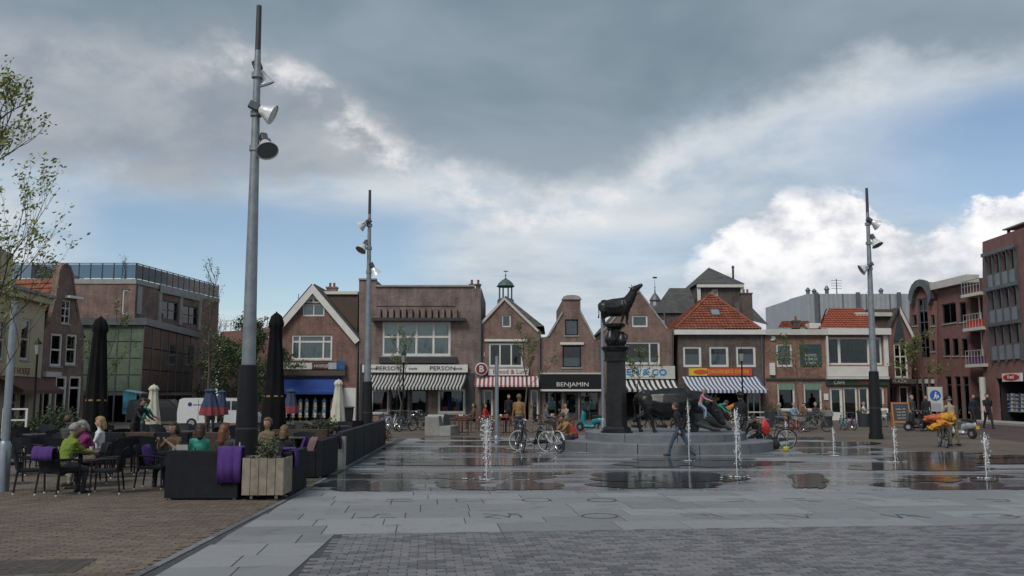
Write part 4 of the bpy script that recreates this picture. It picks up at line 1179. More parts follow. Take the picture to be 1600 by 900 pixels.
# ---------- grey clad hall far behind
B = Bld('clad_hall', 'long pale grey metal clad hall rising behind the orange roofs', 1330, 132)
s0, s1, zt0, z1 = B.rect(1262, 459, 1424, 500)
B.put('wall', MB().box(s0, s1, 0, 22, 0, z1), M_panel)
xa = XY(1237, 138.6, 10).x - B.O.x
B.put('side_wall', MB().add([(s0, -.02, 0), (s0, -.02, z1 - .05), (xa, 7, z1 - .05), (xa, 7, 0)], [(0, 1, 2, 3)]), M_panel)
for i in range(22):
    x = s0 + (s1 - s0) * (i + .5) / 22
    B.put('cladding_rib', MB().box(x - .05, x + .05, -.12, -.003, 8, z1 - .002), M_zinc if i % 5 == 2 else M_panel)
for u in (1275, 1340, 1404): x = B.sz(u, 470)[0]; B.put('downpipe', MB().box(x - .3, x + .3, -.3, -.13, 0, z1 + .2), M_zinc)
for u, hh in ((1270, 1.2), (1280, 1.0), (1300, 1.5), (1368, .8), (1386, 1.1)):
    x = B.sz(u, 470)[0]; B.put('roof_vent', MB().lathe([(.3, z1), (.3, z1 + hh * .5), (.45, z1 + hh * .6), (.1, z1 + hh)], 8, M=Matrix.Translation((x, 2, 0))), M_zinc)
x = B.sz(1312, 470)[0]; am = B.put('antenna_mast', MB().lathe([(.09, z1), (.06, z1 + 2.4)], 6, M=Matrix.Translation((x, 1, 0))), M_dkgrey)
for k in range(4): MB().box(x - .8, x + .8, .95, 1.05, z1 + .9 + k * .4, z1 + .95 + k * .4).build('aerial_bar', M_dkgrey, am)

# ---------- small gabled house at the right end of the row
B = Bld('dark_gable_house', 'small brick house with steep dark gable left of the arched brick building', 1404, ROW + 4)
B.outline([(1386.5, 'g'), (1386.5, 520), (1404, 482), (1424, 522), (1424, 'g')])
B.win(1397, 537, 1418, 590, cols=(.5,), rows=(.3, .62), fw=.12); B.win(1391, 604, 1402, 652, ground=True, sill=False, frame=M_dkgrey); B.win(1406, 604, 1420, 652, ground=True, sill=False)
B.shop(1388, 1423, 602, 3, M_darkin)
B.finish(9, BR_NEW)
B.slope_roof(1, 2, 9, M_slate); B.slope_roof(2, 3, 9, M_slate); B.strip(2, 3, .2, M_white, -.3, -.2)
p_ = [B.sz(1396, 533), B.sz(1414, 533), B.sz(1404, 488)]; B.put('gable_boarding', MB().prism(p_, -.06, -.003), M_teal)
B.box('shop_sign', 1389, 592, 1424, 600, -.6, -.01, mat('weathered_brown_wood', (.07, .055, .045), .7)); B.sign_text('PLAZA', 1400, 596, .35, M_offwhite, -.62)

# ---------- arched brick front
B = Bld('arched_front_building', 'narrow red brick building crowned by a round grey metal arch', 1421, 69.3, 1464, 67)
ar = [(1427 + 16 * (1 - math.cos(math.pi * i / 8)), 470 - 30 * math.sin(math.pi * i / 8)) for i in range(9)]
B.outline([(1421, 'g'), (1421, 474), (1427, 472)] + ar[1:-1] + [(1459, 470), (1464, 472), (1464, 'g')])
B.win(1436, 466, 1451, 560, cols=(.5,), rows=(.18, .4, .6, .8), frame=M_zinc, glass=M_glass_dk, sill=False, fw=.1)
for v in (492, 532): B.win(1426, v, 1432.5, v + 17, frame=M_zinc, fw=.08); B.win(1454.5, v, 1460.5, v + 17, frame=M_zinc, fw=.08)
for i in range(4): B.win(1424.5 + i * 9.6, 590, 1432.5 + i * 9.6, 655, rows=(.8,), frame=M_dkgrey, fw=.08, ground=True, sill=False)
B.shop(1422, 1463, 588, 3, M_darkin)
B.finish(10, BR_NEW)
pts = [B.sz(u, v) for u, v in ar]; cxm = sum(p[0] for p in pts) / len(pts)
oo = [(cxm + (x - cxm) * 1.10, z + .16) for x, z in pts]; ii = [(cxm + (x - cxm) * .80, z - .36) for x, z in pts]
B.put('arch_hood', MB().prism(oo + ii[::-1], -.45, -.01), M_zinc)
for i in range(4): B.box('letter_panel', 1425 + i * 9.6, 592, 1432 + i * 9.6, 599, .03, .05, M_offwhite)

# ---------- red brick block with balconies
B = Bld('balcony_block', 'red brick apartment block with white balconies and tall shop windows', 1464.5, 67.3, 1536, 61.3)
B.outline([(1464.6, 'g'), (1464.6, 446), (1516, 434), (1516, 'g')])
B.win(1472, 474, 1494, 505, cols=(.5,), curtain=M_curtain, frame=M_dkgrey, fw=.07); B.win(1499, 472, 1509.5, 503, curtain=M_curtain, frame=M_dkgrey, fw=.07)
for u in (1474.5, 1488, 1502.5): B.win(u, 529, u + 9.5, 556, curtain=M_blind, frame=M_dkgrey, fw=.07)
for u in (1478.5, 1492.5, 1505): B.win(u, 588, u + 9.5, 652, rows=(.8,), frame=M_zinc, fw=.08, ground=True, sill=False)
B.shop(1466, 1515, 586, 3, M_darkin)
B.finish(10, BR_NEW)
s0, s1, z0, z1 = B.rect(1463, 437, 1517, 444); zz = B.sz(1490, 441)[1]
B.put('cornice', MB().box(s0 - .2, s1 + .2, -.45, .5, zz - .3, zz + .25), M_offwhite)
sB0, sB1 = B.sz(1516.3, 500)[0], B.sz(1547, 500)[0]
for vtop, vb in ((437, 463), (493, 517), (548, 574)):
    zs_ = B.sz(1530, vb)[1]
    bal = B.put('balcony', MB().box(sB0, sB1, -.6, 1.6, zs_, zs_ + .22), M_offwhite)
    b = MB()
    MB().tube([(sB0 + .05, -.55, zs_ + 1.15), (sB1 - .05, -.55, zs_ + 1.15)], .03, 6).build('rail', M_panel, bal); MB().tube([(sB0 + .05, -.55, zs_ + .75), (sB1 - .05, -.55, zs_ + .75)], .02, 6).build('rail', M_panel, bal)
    for k in range(7):
        x = sB0 + .08 + (sB1 - sB0 - .16) * k / 6; MB().tube([(x, -.55, zs_ + .22), (x, -.55, zs_ + 1.15)], .018, 6).build('baluster', M_panel, bal)
    if vb > 470: MB().box(sB0 + .3, sB1 - .3, -.48, -.2, zs_ + .25, zs_ + .75).build('flower_box', M_orangered if vb < 540 else mat('dull_purple', (.10, .03, .10), .8), bal)
B.put('recess_wall', MB().box(sB0, sB1, 1.65, 2.2, 0, B.sz(1530, 432)[1]), BR_NEW); B.put('recess_post', MB().tube([(sB0 + .9, .2, 0), (sB0 + .9, .2, B.sz(1530, 463)[1])], .06, 8), M_white)
B.box('passage_panel', 1519, 600, 1541, 650, .8, .9, mat('pale_green_panel', (.14, .22, .15), .5))
s0, s1, z0, z1 = B.rect(1519, 588, 1541, 598, .5); B.put('passage_sign', MB().box(s0, s1, .5, .6, z0, z1), M_panel)

# ---------- tall brick tower block at the right edge
B = Bld('tower_block', 'tall red brick tower with grey panelled window strip at the right edge', 1535, 60.9, 1640, 52.7)
B.outline([(1535, 'g'), (1535, 378), (1640, 333), (1640, 'g')])
B.out[2] = (B.out[2][0], B.out[1][1])
s0, s1, z0, z1 = B.rect(1547, 388, 1594, 562)
z1 = B.out[1][1] - 1.0; z0 = B.sz(1570, 563)[1]
W3 = (s1 - s0) / 4
for k in range(4):
    for r_ in range(3):
        hgt = (z1 - z0) / 3; za = z0 + r_ * hgt
        B.win_sz(s0 + k * W3 + .04, s0 + (k + 1) * W3 - .04, za + hgt * .42, za + hgt - .12, cols=(.5,), frame=M_zinc, curtain=M_curtain if (k + r_) % 3 else M_blind, fw=.07, sill=False, cur_frac=(0, .8 if k % 2 else 1))
sg = B.hole(1558, 590, 1632, 657); B.finish(12, BR_NEW)
for k in range(4):
    for r_ in range(3):
        hgt = (z1 - z0) / 3; za = z0 + r_ * hgt
        B.put('grey_panel', MB().box(s0 + k * W3 + .05, s0 + (k + 1) * W3 - .05, -.10, -.003, za + .04, za + hgt * .40), M_bluegrey)
for k in range(5): B.put('mullion', MB().box(s0 + k * W3 - .04, s0 + k * W3 + .04, -.20, -.003, z0 - .1, z1 + .1), M_zinc)
for r_ in (1, 2, 3): zz = z0 + (z1 - z0) / 3 * r_; B.put('lintel_beam', MB().box(s0 - .3, s1 + .3, -.28, -.205, zz - .12, zz + .12), M_zinc)
B.put('roof_canopy', MB().box(s0 + 2.0, s1 + 4, .1, 1.2, B.out[1][1] + .32, B.out[1][1] + .4), M_concrete)
B.put('canopy_post', MB().box(s0 + 2.2, s0 + 2.35, .3, .45, B.out[1][1], B.out[1][1] + .319), M_dkgrey)
B.shop(1557, 1634, 588, 4, M_darkin)
x = B.sz(1556.5, 620)[0]; B.put('entrance_column', MB().lathe([(.22, 0), (.2, .1), (.2, sg[3] + .1)], 14, M=Matrix.Translation((x - .5, -.6, 0))), M_offwhite)
s0, s1, z0, z1 = B.rect(1568, 583, 1597, 596, -.5)
sb_ = B.put('sign_board', MB().box(s0, s1, -.6, -.45, z0, z1), M_white)
MB().lathe([(.5, 0), (.48, .02)], 20, M=Matrix.Translation(((s0 + s1) / 2, -.602, (z0 + z1) / 2)) @ Matrix.Diagonal(((s1 - s0) * .9, 1, (z1 - z0) * .8, 1)) @ Matrix.Rotation(math.pi / 2, 4, 'X')).build('sign_oval', M_redpaint, sb_)
lettering('Kruid', .34, M_white, sb_, (s0 + s1) / 2, -.635, (z0 + z1) / 2)
for k in range(5):
    s0, s1, z0, z1 = B.rect(1563, 618 + k * 6, 1598, 619.6 + k * 6, .6)
    sh = B.put('shop_shelf', MB().box(s0, s1, .6, 1.1, z0, z0 + .05), M_panel)
    for q in range(9):
        x = s0 + (s1 - s0) * (q + .2) / 9; MB().box(x, x + .22, .62, .9, z0 + .05, z0 + .05 + rg.uniform(.10, .2)).build('packet', (M_white, M_panel, M_offwhite, M_cl_blue2)[q % 4], sh)
b = MB(); c0, c1 = B.sz(1546, 640)[0], B.sz(1660, 640)[0]
o = B.put('pavement', b.box(c0, c1, -2.2, -.01, .0, .14), M_concrete)

# ================= left side of the square
B = Bld('cream_house', 'cream rendered corner house with cornice and brown awning at the left edge', -70, 41.9, 66, 51.9)
L = B.len
zc = B.sz(60, 462)[1]
B.out = [(0, -.05), (0, zc), (L, zc), (L, -.05)]
for (u0, u1) in ((-12, 8), (33, 47)): B.win(u0, 498, u1, 562, rows=(.5,), fw=.10, curtain=M_curtain, frame=M_offwhite)
B.win(-14, 612, 4, 660, cols=(.5,), fw=.1, frame=M_offwhite, ground=True, sill=False); B.win(8, 612, 27, 665, cols=(.5,), rows=(.7,), fw=.1, frame=M_offwhite, ground=True, sill=False); B.door(32, 612, 45, m=M_offwhite)
B.shop(-20, 56, 605, 3, M_darkin)
B.finish(8, M_cream)
B.put('cornice', MB().box(-.2, L + .02, -.45, -.003, zc - .45, zc + .05), M_cream); B.put('gutter', MB().box(-.2, L + .03, -.6, -.46, zc - .08, zc + .10), M_zinc)
B.put('attic_storey', MB().box(-.2, L - 3.2, .6, 7, zc + .051, zc + 2.1), M_cream)
zsg = B.sz(40, 578)
B.put('sign_board', MB().box(B.sz(0, 580)[0], B.sz(56, 580)[0], -.12, -.003, B.sz(28, 588)[1], B.sz(28, 573)[1]), M_cream); B.sign_text("'T HOEKJE", 30, 580, .5, M_maroon, -.13)
b = MB(); xa, xb = B.sz(-10, 600)[0], B.sz(58, 600)[0]; za = B.sz(30, 588)[1]
aw = B.put('awning', MB().add([(xa, -.02, za), (xb, -.02, za), (xb, -1.5, za - .75), (xa, -1.5, za - .75), (xb, -1.5, za - .95), (xa, -1.5, za - .95)], [(0, 1, 2, 3), (3, 2, 4, 5)]), mat('brown_canvas', (.13, .06, .05), .9)); aw.modifiers.new('cloth_thickness', 'SOLIDIFY').thickness = .015

B = Bld('bell_gable_house', 'narrow brick house with curved bell gable and old red tiled roof', 66, 52.1, 131, 55.4)
B.outline([(66, 'g'), (66, 520), (78, 505), (86, 470), (90, 440), (92, 424), (96, 415), (103, 411.5), (110, 416), (114, 428), (118, 462), (124, 495), (131, 515), (131, 'g')])
B.win(96.5, 469, 110.5, 506, cols=(.5,), rows=(.33, .66), fw=.07, frame=M_white); B.win(79, 521, 97.5, 572, rows=(.5,), fw=.13, curtain=M_curtain); B.win(103, 522, 120.5, 570, rows=(.5,), fw=.13, curtain=M_curtain)
B.win(107, 587, 126.5, 657, rows=(.75,), fw=.16, curtain=mat('pink_curtain', (.30, .17, .16), .9), sill=False, ground=True); B.win(86, 587, 104, 657, rows=(.75,), fw=.16, curtain=MATS['pink_curtain'], sill=False, ground=True); B.door(68, 602, 83, m=M_white)
B.finish(.4, BR_BROWN)
B.put('side_wall', MB().box(.02, B.out[13][0] - .02, .41, 9, 0, B.out[1][1] - .12), BR_BROWN)
B.put('gable_coping', MB().prism([(x, z + .02) for x, z in B.out[3:12]] + [(x + (.1 if i < 4 else -.1), z - .12) for i, (x, z) in reversed(list(enumerate(B.out[3:12])))], -.05, .12), BR_BROWN)
w_, zE = B.out[13][0], B.out[1][1]
xm, zT = B.sz(103, 432)
tile_roof(B, (-.25, 9, zE - .1), (-.25, .35, zE - .1), (xm, .35, zT - .1), (xm, 9, zT - .1), M_tile3); tile_roof(B, (w_ + .2, .35, zE - .1), (w_ + .2, 9, zE - .1), (xm, 9, zT - .1), (xm, .35, zT - .1), M_tile3)
B.box('ledge', 101, 463, 122, 467, -.4, -.01, M_white); B.box('ledge', 66, 601 - 20, 90, 601 - 12, -.3, -.01, M_offwhite)
# dutch roof tiles show left of the gable: the neighbouring slope


# ---------- modern brick and glass corner building
root = None
CY0 = 63.7
B = Bld('glass_corner_building', 'modern brick corner building with green glass front and railed roof terrace', 206, CY0)
c0 = B.O.x
zt = Zat(436, CY0)
wL = 11.0
B.out = [(-wL, -.05), (-wL, zt), (0, zt), (0, -.05)]
B.win(190, 452, 203, 491, frame=M_white, fw=.12, sill=False, curtain=M_curtain)
B.finish(.5, BR_BROWN, back=False)
S = Bld('', '', 206, CY0, 338, 77.1, root=B.root)
S.out = [(0.0, -.05), (0, zt), (S.len, zt), (S.len, -.05)]
S.win(250, 470, 278, 500, cols=(.5,), rows=(.5,), frame=M_dkgrey, fw=.1, mw=.08, sill=False); S.win(284, 478, 309, 507, cols=(.5,), rows=(.5,), frame=M_dkgrey, fw=.1, mw=.08, sill=False)
S.finish(11, BR_BROWN)
for (u, v0, v1) in ((248, 455, 505), (281, 463, 508), (311, 470, 516)):
    x = S.sz(u, 480)[0]; S.put('concrete_frame', MB().box(x - .2, x + .2, -.15, -.003, S.sz(u, v1)[1], S.sz(u, v0)[1]), M_concrete)
x0, x1 = S.sz(246, 480)[0], S.sz(313, 480)[0]; zz = S.sz(280, 462)[1]
S.put('concrete_lintel', MB().box(x0, x1, -.2, -.155, zz - .1, zz + .5), M_concrete)
xq = S.sz(212, 470)[0]; S.put('corner_pillar', MB().box(.25, .75, -.12, -.004, S.sz(212, 490)[1], zt - .5), M_concrete)
M_railglass = glass_mat('smoked_railing_glass', (.42, .48, .52))
def railing(Bd, xa, xb, y, z, n, h=1.15):
    w = (xb - xa) / n
    for k in range(n + 1):
        x = xa + w * k; Bd.put('railing_post', MB().box(x - .035, x + .035, y - .03, y + .03, z, z + h), M_dkgrey)
        if k < n: Bd.put('railing_pane', MB().box(x + .05, x + w - .05, y - .008, y + .008, z + .08, z + h - .06), M_railglass)
    Bd.put('handrail', MB().box(xa, xb, y - .04, y + .04, z + h + .001, z + h + .05), M_dkgrey)
railing(B, -wL, 0, .1, zt, 13); railing(S, .12, S.len, .1, zt, 15)
B.put('parapet', MB().box(-wL, .03, -.06, .6, zt - .35, zt - .002), M_concrete); S.put('parapet', MB().box(.1, S.len, -.06, -.004, zt - .35, zt - .002), M_concrete)
# rear, nearer terrace railing running up to the left
zt2 = zt + .3
rr = Bld('', '', 40, 70.4, 122, 80.5, root=B.root); railing(rr, 0, rr.len, 0, zt + .9, 8, 1.3)
rr.put('rear_wall', MB().box(0, rr.len, -.1, 6, 0, zt + .89), BR_BROWN)
# projecting glass hall
gx0, gx1 = XY(100, 59.8, 4).x - c0, XY(222, 59.8, 4).x - c0
gz = Zat(508, 59.8); gt = Zat(497, 59.8); gy = 59.8 - CY0
M_frost = mat('green_frosted_glass', (.13, .175, .125), .22, var=.25, scale=1.2)
ex_ = XY(306, 73.8, 4)
B.put('hall_roof', MB().add([(gx0, gy - .25, gz), (gx1 + .25, gy - .25, gz), (ex_.x - c0 + .25, ex_.y - CY0, gz), (gx0, 8, gz), (gx0, gy - .25, gt), (gx1 + .25, gy - .25, gt), (ex_.x - c0 + .25, ex_.y - CY0, gt), (gx0, 8, gt)], [(3, 2, 1, 0), (4, 5, 6, 7), (0, 1, 5, 4), (1, 2, 6, 5), (2, 3, 7, 6), (3, 0, 4, 7)]), M_zinc)
zf = Zat(612, 59.8)
n = 6
for k in range(n + 1):
    x = gx0 + (gx1 - gx0) * k / n; B.put('glazing_post', MB().box(x - .05, x + .05, gy - .05, gy + .05, 0, gz - .002), M_zinc)
    if k < n:
        for r_ in range(4):
            za, zb_ = zf + (gz - zf) * r_ / 4, zf + (gz - zf) * (r_ + 1) / 4
            B.put('glass_panel', MB().box(x + .06, x + (gx1 - gx0) / n - .06, gy - .012, gy + .012, za + .03, zb_ - .03), M_frost)
        B.put('door_glass', MB().box(x + .06, x + (gx1 - gx0) / n - .06, gy - .012, gy + .012, .1, zf - .25), M_glass_dk)
for r_ in range(5):
    za = zf + (gz - .06 - zf) * r_ / 4; B.put('glazing_bar', MB().box(gx0, gx1, gy + .055, gy + .10, za - .04, za + .04), M_zinc)
B.put('inner_blind', MB().box(gx0 + .2, gx1 - .2, gy + .6, gy + .65, zf + .2, gz - .2), mat('pale_green_blind', (.20, .27, .19), .8))
B.put('floor_edge', MB().box(gx0, gx1, gy - .02, 5, zf - .25, zf - .05), M_zinc)
M_sideg = mat('side_glass', (.055, .065, .062), .05, var=.2, scale=.6)
GS = Bld('', '', 222, 59.8, 306, 73.8, root=B.root)
n = 7
for k in range(n + 1):
    x = GS.len * k / n; GS.put('glazing_post', MB().box(x - .05 + (.06 if k == 0 else 0), x + .05, -.05, .05, 0, gz - .002), M_zinc)
    if k < n:
        for r_ in range(3):
            za, zb_ = zf + (gz - zf) * r_ / 3, zf + (gz - zf) * (r_ + 1) / 3
            GS.put('glass_panel', MB().box(x + .06, x + GS.len / n - .06, -.012, .012, za + .03, zb_ - .03), M_sideg)
        GS.put('door_glass', MB().box(x + .06, x + GS.len / n - .06, -.012, .012, .1, zf - .25), M_glass_dk)
s0, s1, z0, z1 = B.rect(192, 608, 213, 647, gy - .1); B.put('poster', MB().box(s0, s1, gy - .12, gy - .08, z0, z1), mat('poster_blue', (.05, .22, .30), .5, var=.7, scale=1.2))

# ---------- brick block with white railing, and the dark dome behind
B = Bld('brick_block', 'brick block with white roof railing behind the small trees at left', 342, 82.7, 432, 78.2)
zt = B.sz(380, 516)[1]
B.out = [(0, -.05), (0, zt), (B.len, zt), (B.len, -.05)]
for u in (352, 372, 392): B.win(u, 540, u + 10, 570, rows=(.5,), frame=M_offwhite, curtain=M_blind)
B.finish(8, BR_RED)
for k in range(12):
    x = B.len * k / 11; B.put('railing_post', MB().box(x - .03, x + .03, 0, .06, zt, zt + 1.0), M_white)
for h in (.5, .98): B.put('railing_bar', MB().box(0, B.len, .061, .1, zt + h, zt + h + .05), M_white)
B.put('pitched_roof', MB().add([(-2, 4, zt - .2), (6.5, 4, zt - .2), (6.5, 12, zt - .2), (-2, 12, zt - .2), (.6, 8, zt + 1.9), (4.5, 8, zt + 1.9)], [(0, 1, 5, 4), (1, 2, 5), (2, 3, 4, 5), (3, 0, 4), (3, 2, 1, 0)]), M_slate)
B.put('roof_finial', MB().lathe([(.5, zt + 1.8), (.5, zt + 2.3), (.15, zt + 2.5), (.05, zt + 2.6), (.03, zt + 4.2)], 8, M=Matrix.Translation((1.6, 8, 0))), M_dkgrey)
B.put('roof_finial', MB().lathe([(.3, zt + 1.7), (.15, zt + 2.3), (.04, zt + 2.5), (.03, zt + 3.6)], 8, M=Matrix.Translation((4.1, 8, 0))), M_dkgrey)
# ================================================================== LAMP MASTS
M_mast = mat('galvanised_mast', (.24, .27, .29), .5, .55, var=.22, scale=4)
M_bell = mat('spun_aluminium', (.74, .75, .76), .3, .35, var=.08)
M_gear = mat('lamp_gear_box', (.10, .105, .11), .5, .3, var=.2)
def mast(u_b, Y, u_t, v_t, lamps, label, v_sl):
    base = XY(u_b, Y); top = P(u_t, v_t, Y) - base
    m = thing('lamp_mast', label, 'lamp post', base, 0, 'tall floodlight masts on the square')
    at = lambda f: Vector((top.x * f, top.y * f, top.z * f))
    fs = (Zat(v_sl, Y)) / top.z
    b = MB(); n = 8
    b.tube([at(fs * .98), at(fs + (1 - fs) * .3), at(fs + (1 - fs) * .6), at(.90), at(.90)], [.150, .125, .095, .068, .03], 20); b.build('pole', M_mast, m, True)
    MB().tube([at(.8995), at(1.0)], [.066, .058], 14).build('mast_tip', mat('dark_mast_tip', (.055, .058, .062), .55, .3), m, True)
    MB().tube([at(0), at(.02), at(.021), at(fs - .002), at(fs)], [.29, .29, .255, .20, .17], 24).build('sleeve', M_black, m, True)
    MB().tube([at(fs * .45), at(fs * .45 + .004)], [.236, .236], 20).build('sleeve_band', M_dkgrey, m, True)
    for (v, d, side) in lamps:
        f = (P(u_t, v, Y).z) / top.z; c = at(f); d = Vector(d).normalized()
        ax = Vector((side * .28, -.10, 0)) if side else Vector((.05, .22, 0))
        lamp_c = c + ax
        Rm = d.to_track_quat('Z', 'Y').to_matrix().to_4x4()
        T = Matrix.Translation(lamp_c) @ Rm @ Matrix.Scale(1.02, 4)
        prof = [(.05, -.20), (.10, -.16), (.14, -.05), (.20, .06), (.235, .12), (.245, .14), (.225, .135), (.19, .06), (.12, -.05), (.03, -.12)]
        fl = MB().lathe(prof, 20, M=T).build('floodlight', M_bell, m, True)
        MB().lathe([(.222, .118), (.222, .124)], 20, M=T).build('lens', mat('grey_lens', (.16, .17, .17), .15, var=.05), fl)
        MB().cbox(-.075, .075, -.085, .085, -.42, -.19, .02, M=T).build('gear_box', M_gear, fl)
        MB().tube([T @ Vector((.13, 0, -.34)), T @ Vector((.15, 0, .0))], .016, 6).build('bracket_arm', M_gear, fl)
        MB().tube([c, lamp_c + (c - lamp_c) * .2, T @ Vector((.11, 0, -.30))], .028, 8).build('bracket', M_mast, fl)
        MB().tube([c - at(1) / top.z * .06, c + at(1) / top.z * .06], .125, 14).build('clamp', M_mast, fl)
    return m
mast(383, 19.3, 405, 9, [(118, (.30, .25, -.9), 0), (178, (.92, .10, -.45), 1), (232, (.35, -.55, -.80), 1)], 'tallest lamp mast with three floodlights behind the front black sofa', 570)
mast(573, 37.7, 578, 297, [(352, (-.85, .1, -.5), -1), (388, (-.4, -.45, -.8), -1), (425, (.4, .2, -.8), 1)], 'lamp mast rising in front of the striped shop, left of centre', 596)
mast(1369, 37.7, 1354, 294, [(350, (.85, .1, -.5), 1), (380, (.3, -.35, -.85), 1), (420, (-.85, .1, -.5), -1)], 'lamp mast on the right, in front of the white bay cafe', 580)

# ------------------------------------------------------------------ small posts
def lantern(u, Y, v_t, label):
    b_ = XY(u, Y); h = Zat(v_t, Y); t = thing('street_lantern', label, 'street lamp', b_, 0, 'small black street lanterns')
    MB().lathe([(.11, 0), (.11, .5), (.07, .6), (.05, .9), (.04, h - .7), (.07, h - .66)], 10).build('post', M_black, t, True)
    c = MB().lathe([(.09, h - .65), (.15, h - .2), (.02, h - .03)], 6).build('lamp_glass', mat('lantern_glass', (.28, .28, .26), .2, var=.05), t)
    MB().lathe([(.18, h - .21), (.16, h - .15), (.04, h - .02), (.02, h + .08)], 6).build('lamp_cap', M_black, t)
    return t
lantern(629, 52, 549, 'slim black street lantern in front of the striped awning shop')
lantern(1162, 50, 546, 'slim black street lantern in front of the blue striped awning')
lantern(50, 38, 530, 'black street lantern in front of the cream house')
def steel_post(u, Y, v_t, r, label, name='steel_post', collar=None):
    b_ = XY(u, Y); h = Zat(v_t, Y); t = thing(name, label, 'post', b_)
    MB().tube([(0, 0, 0), (0, 0, h)], [r, r * .8], 14).build('shaft', M_steel, t, True)
    MB().lathe([(r * 1.5, 0), (r * 1.5, collar or .9), (r * 1.1, (collar or .9) + .08)], 14).build('collar', M_steel, t, True)
    MB().lathe([(r * .9, h), (r * .9, h + .03), (.01, h + .05)], 12).build('cap', M_dkgrey, t, True)
steel_post(776, 37, 556, .09, 'plain steel post with bright shaft in front of the bakery', collar=.1)
steel_post(943, 33.5, 476, .065, 'grey steel flagpole close to the left of the bronze column')
steel_post(3, 17.5, 470, .08, 'grey steel post at the left edge beside the tree')

# ================================================================== VOXEL SCULPTING
def sculpt(prims, voxel, smooth=3, name='sculpture'):
    """fuse overlapping tubes (polyline, radii, flatten) into one continuous surface"""
    b = MB()
    for pr in prims:
        pts, rad, sq = pr[0], list(pr[1]), pr[2]
        d0 = (Vector(pts[1]) - Vector(pts[0])).normalized(); along_x = abs(d0.x) >= .9 and sq != 1
        cap_sq = sq
        if along_x: rad = [r * sq for r in rad]; sq = 1 / sq
        b.tube(pts, rad, 10, sq=sq)
        for p, r in ((pts[0], rad[0]), (pts[-1], rad[-1])):
            if r > .012: b.ico(p, (r * .98, r * .98, r * .98 / cap_sq) if along_x else (r * .98, r * .98 * cap_sq, r * .98), sub=2)
    me = b.mesh(name + '_raw', [], fix=True)
    o = bpy.data.objects.new('tmp', me)
    rm = o.modifiers.new('r', 'REMESH'); rm.mode = 'VOXEL'; rm.voxel_size = voxel; rm.use_smooth_shade = True
    if smooth:
        sm = o.modifiers.new('s', 'SMOOTH'); sm.factor = .5; sm.iterations = smooth
    out = evaluated_mesh(o); out.name = name
    bpy.data.objects.remove(o); bpy.data.meshes.remove(me)
    out.polygons.foreach_set('use_smooth', [True] * len(out.polygons))
    return out

def bronze_mat():
    m = mat('dark_bronze', (.020, .0195, .020), .33, .3, var=.45, scale=5, bump=.12, bscale=22)
    return m
M_bronze = bronze_mat()
def cow_mesh(head, legs, name, bulk=1.0):
    P_ = []
    P_.append(([(-.86, 0, 1.14), (-.6, 0, 1.10), (-.2, 0, 1.0), (.25, 0, 1.0), (.6, 0, 1.08), (.78, 0, 1.12)], [.20, .33, .37 * bulk, .38 * bulk, .34 * bulk, .22], .82))
    P_.append(([(-.7, 0, 1.30), (0, 0, 1.25), (.55, 0, 1.28)], [.16, .14, .18], 1))
    for s in (-1, 1):
        P_.append(([(-.66, s * .17, 1.1), (-.60, s * .2, .92), (-.58, s * .2, .72)], [.24, .21, .13], .8))
        P_.append(([(.56, s * .16, 1.05), (.55, s * .18, .78)], [.22, .14], .8))
    for pts, rad in legs: P_.append((pts, rad, 1))
    for h in head: P_.append(h)
    return sculpt(P_, .028, 2, name)
# ------------------------------------------------------------------ stepped plinth
PC = XY(1038, 31.2); 
M_plinth = mat('blue_grey_stone', (.145, .155, .168), .6, var=.2, scale=2.5, bump=.2, bscale=40)
pln = thing('stepped_plinth', 'round two-step blue-grey stone plinth under the bronze animals', 'plinth', (PC.x, PC.y, 0))
def ring(r0, r1, z0, z1, n, ph):
    for k in range(n):
        a0, a1 = ph + 2 * math.pi * k / n + .004, ph + 2 * math.pi * (k + 1) / n - .004
        m_ = 6; vs = []; c = .02
        for i in range(m_ + 1):
            a = a0 + (a1 - a0) * i / m_; ca_, sa_ = math.cos(a), math.sin(a)
            vs += [(r0 * ca_, r0 * sa_, z0), (r1 * ca_, r1 * sa_, z0), (r1 * ca_, r1 * sa_, z1 - c), ((r1 - c) * ca_, (r1 - c) * sa_, z1), (r0 * ca_, r0 * sa_, z1)]
        fs = []
        for i in range(m_):
            for j in range(5): fs.append((i * 5 + j, i * 5 + (j + 1) % 5, i * 5 + 5 + (j + 1) % 5, i * 5 + 5 + j))
        fs += [tuple(range(5)), tuple(range(m_ * 5 + 4, m_ * 5 - 1, -1))]
        MB().add(vs, fs).build('step_stone', M_plinth, pln)
ring(2.5, 3.65, .0, .34, 12, .13); ring(1.3, 2.75, .3405, .60, 10, .3); ring(.02, 1.295, .30, .597, 5, .0)
PZ = .60
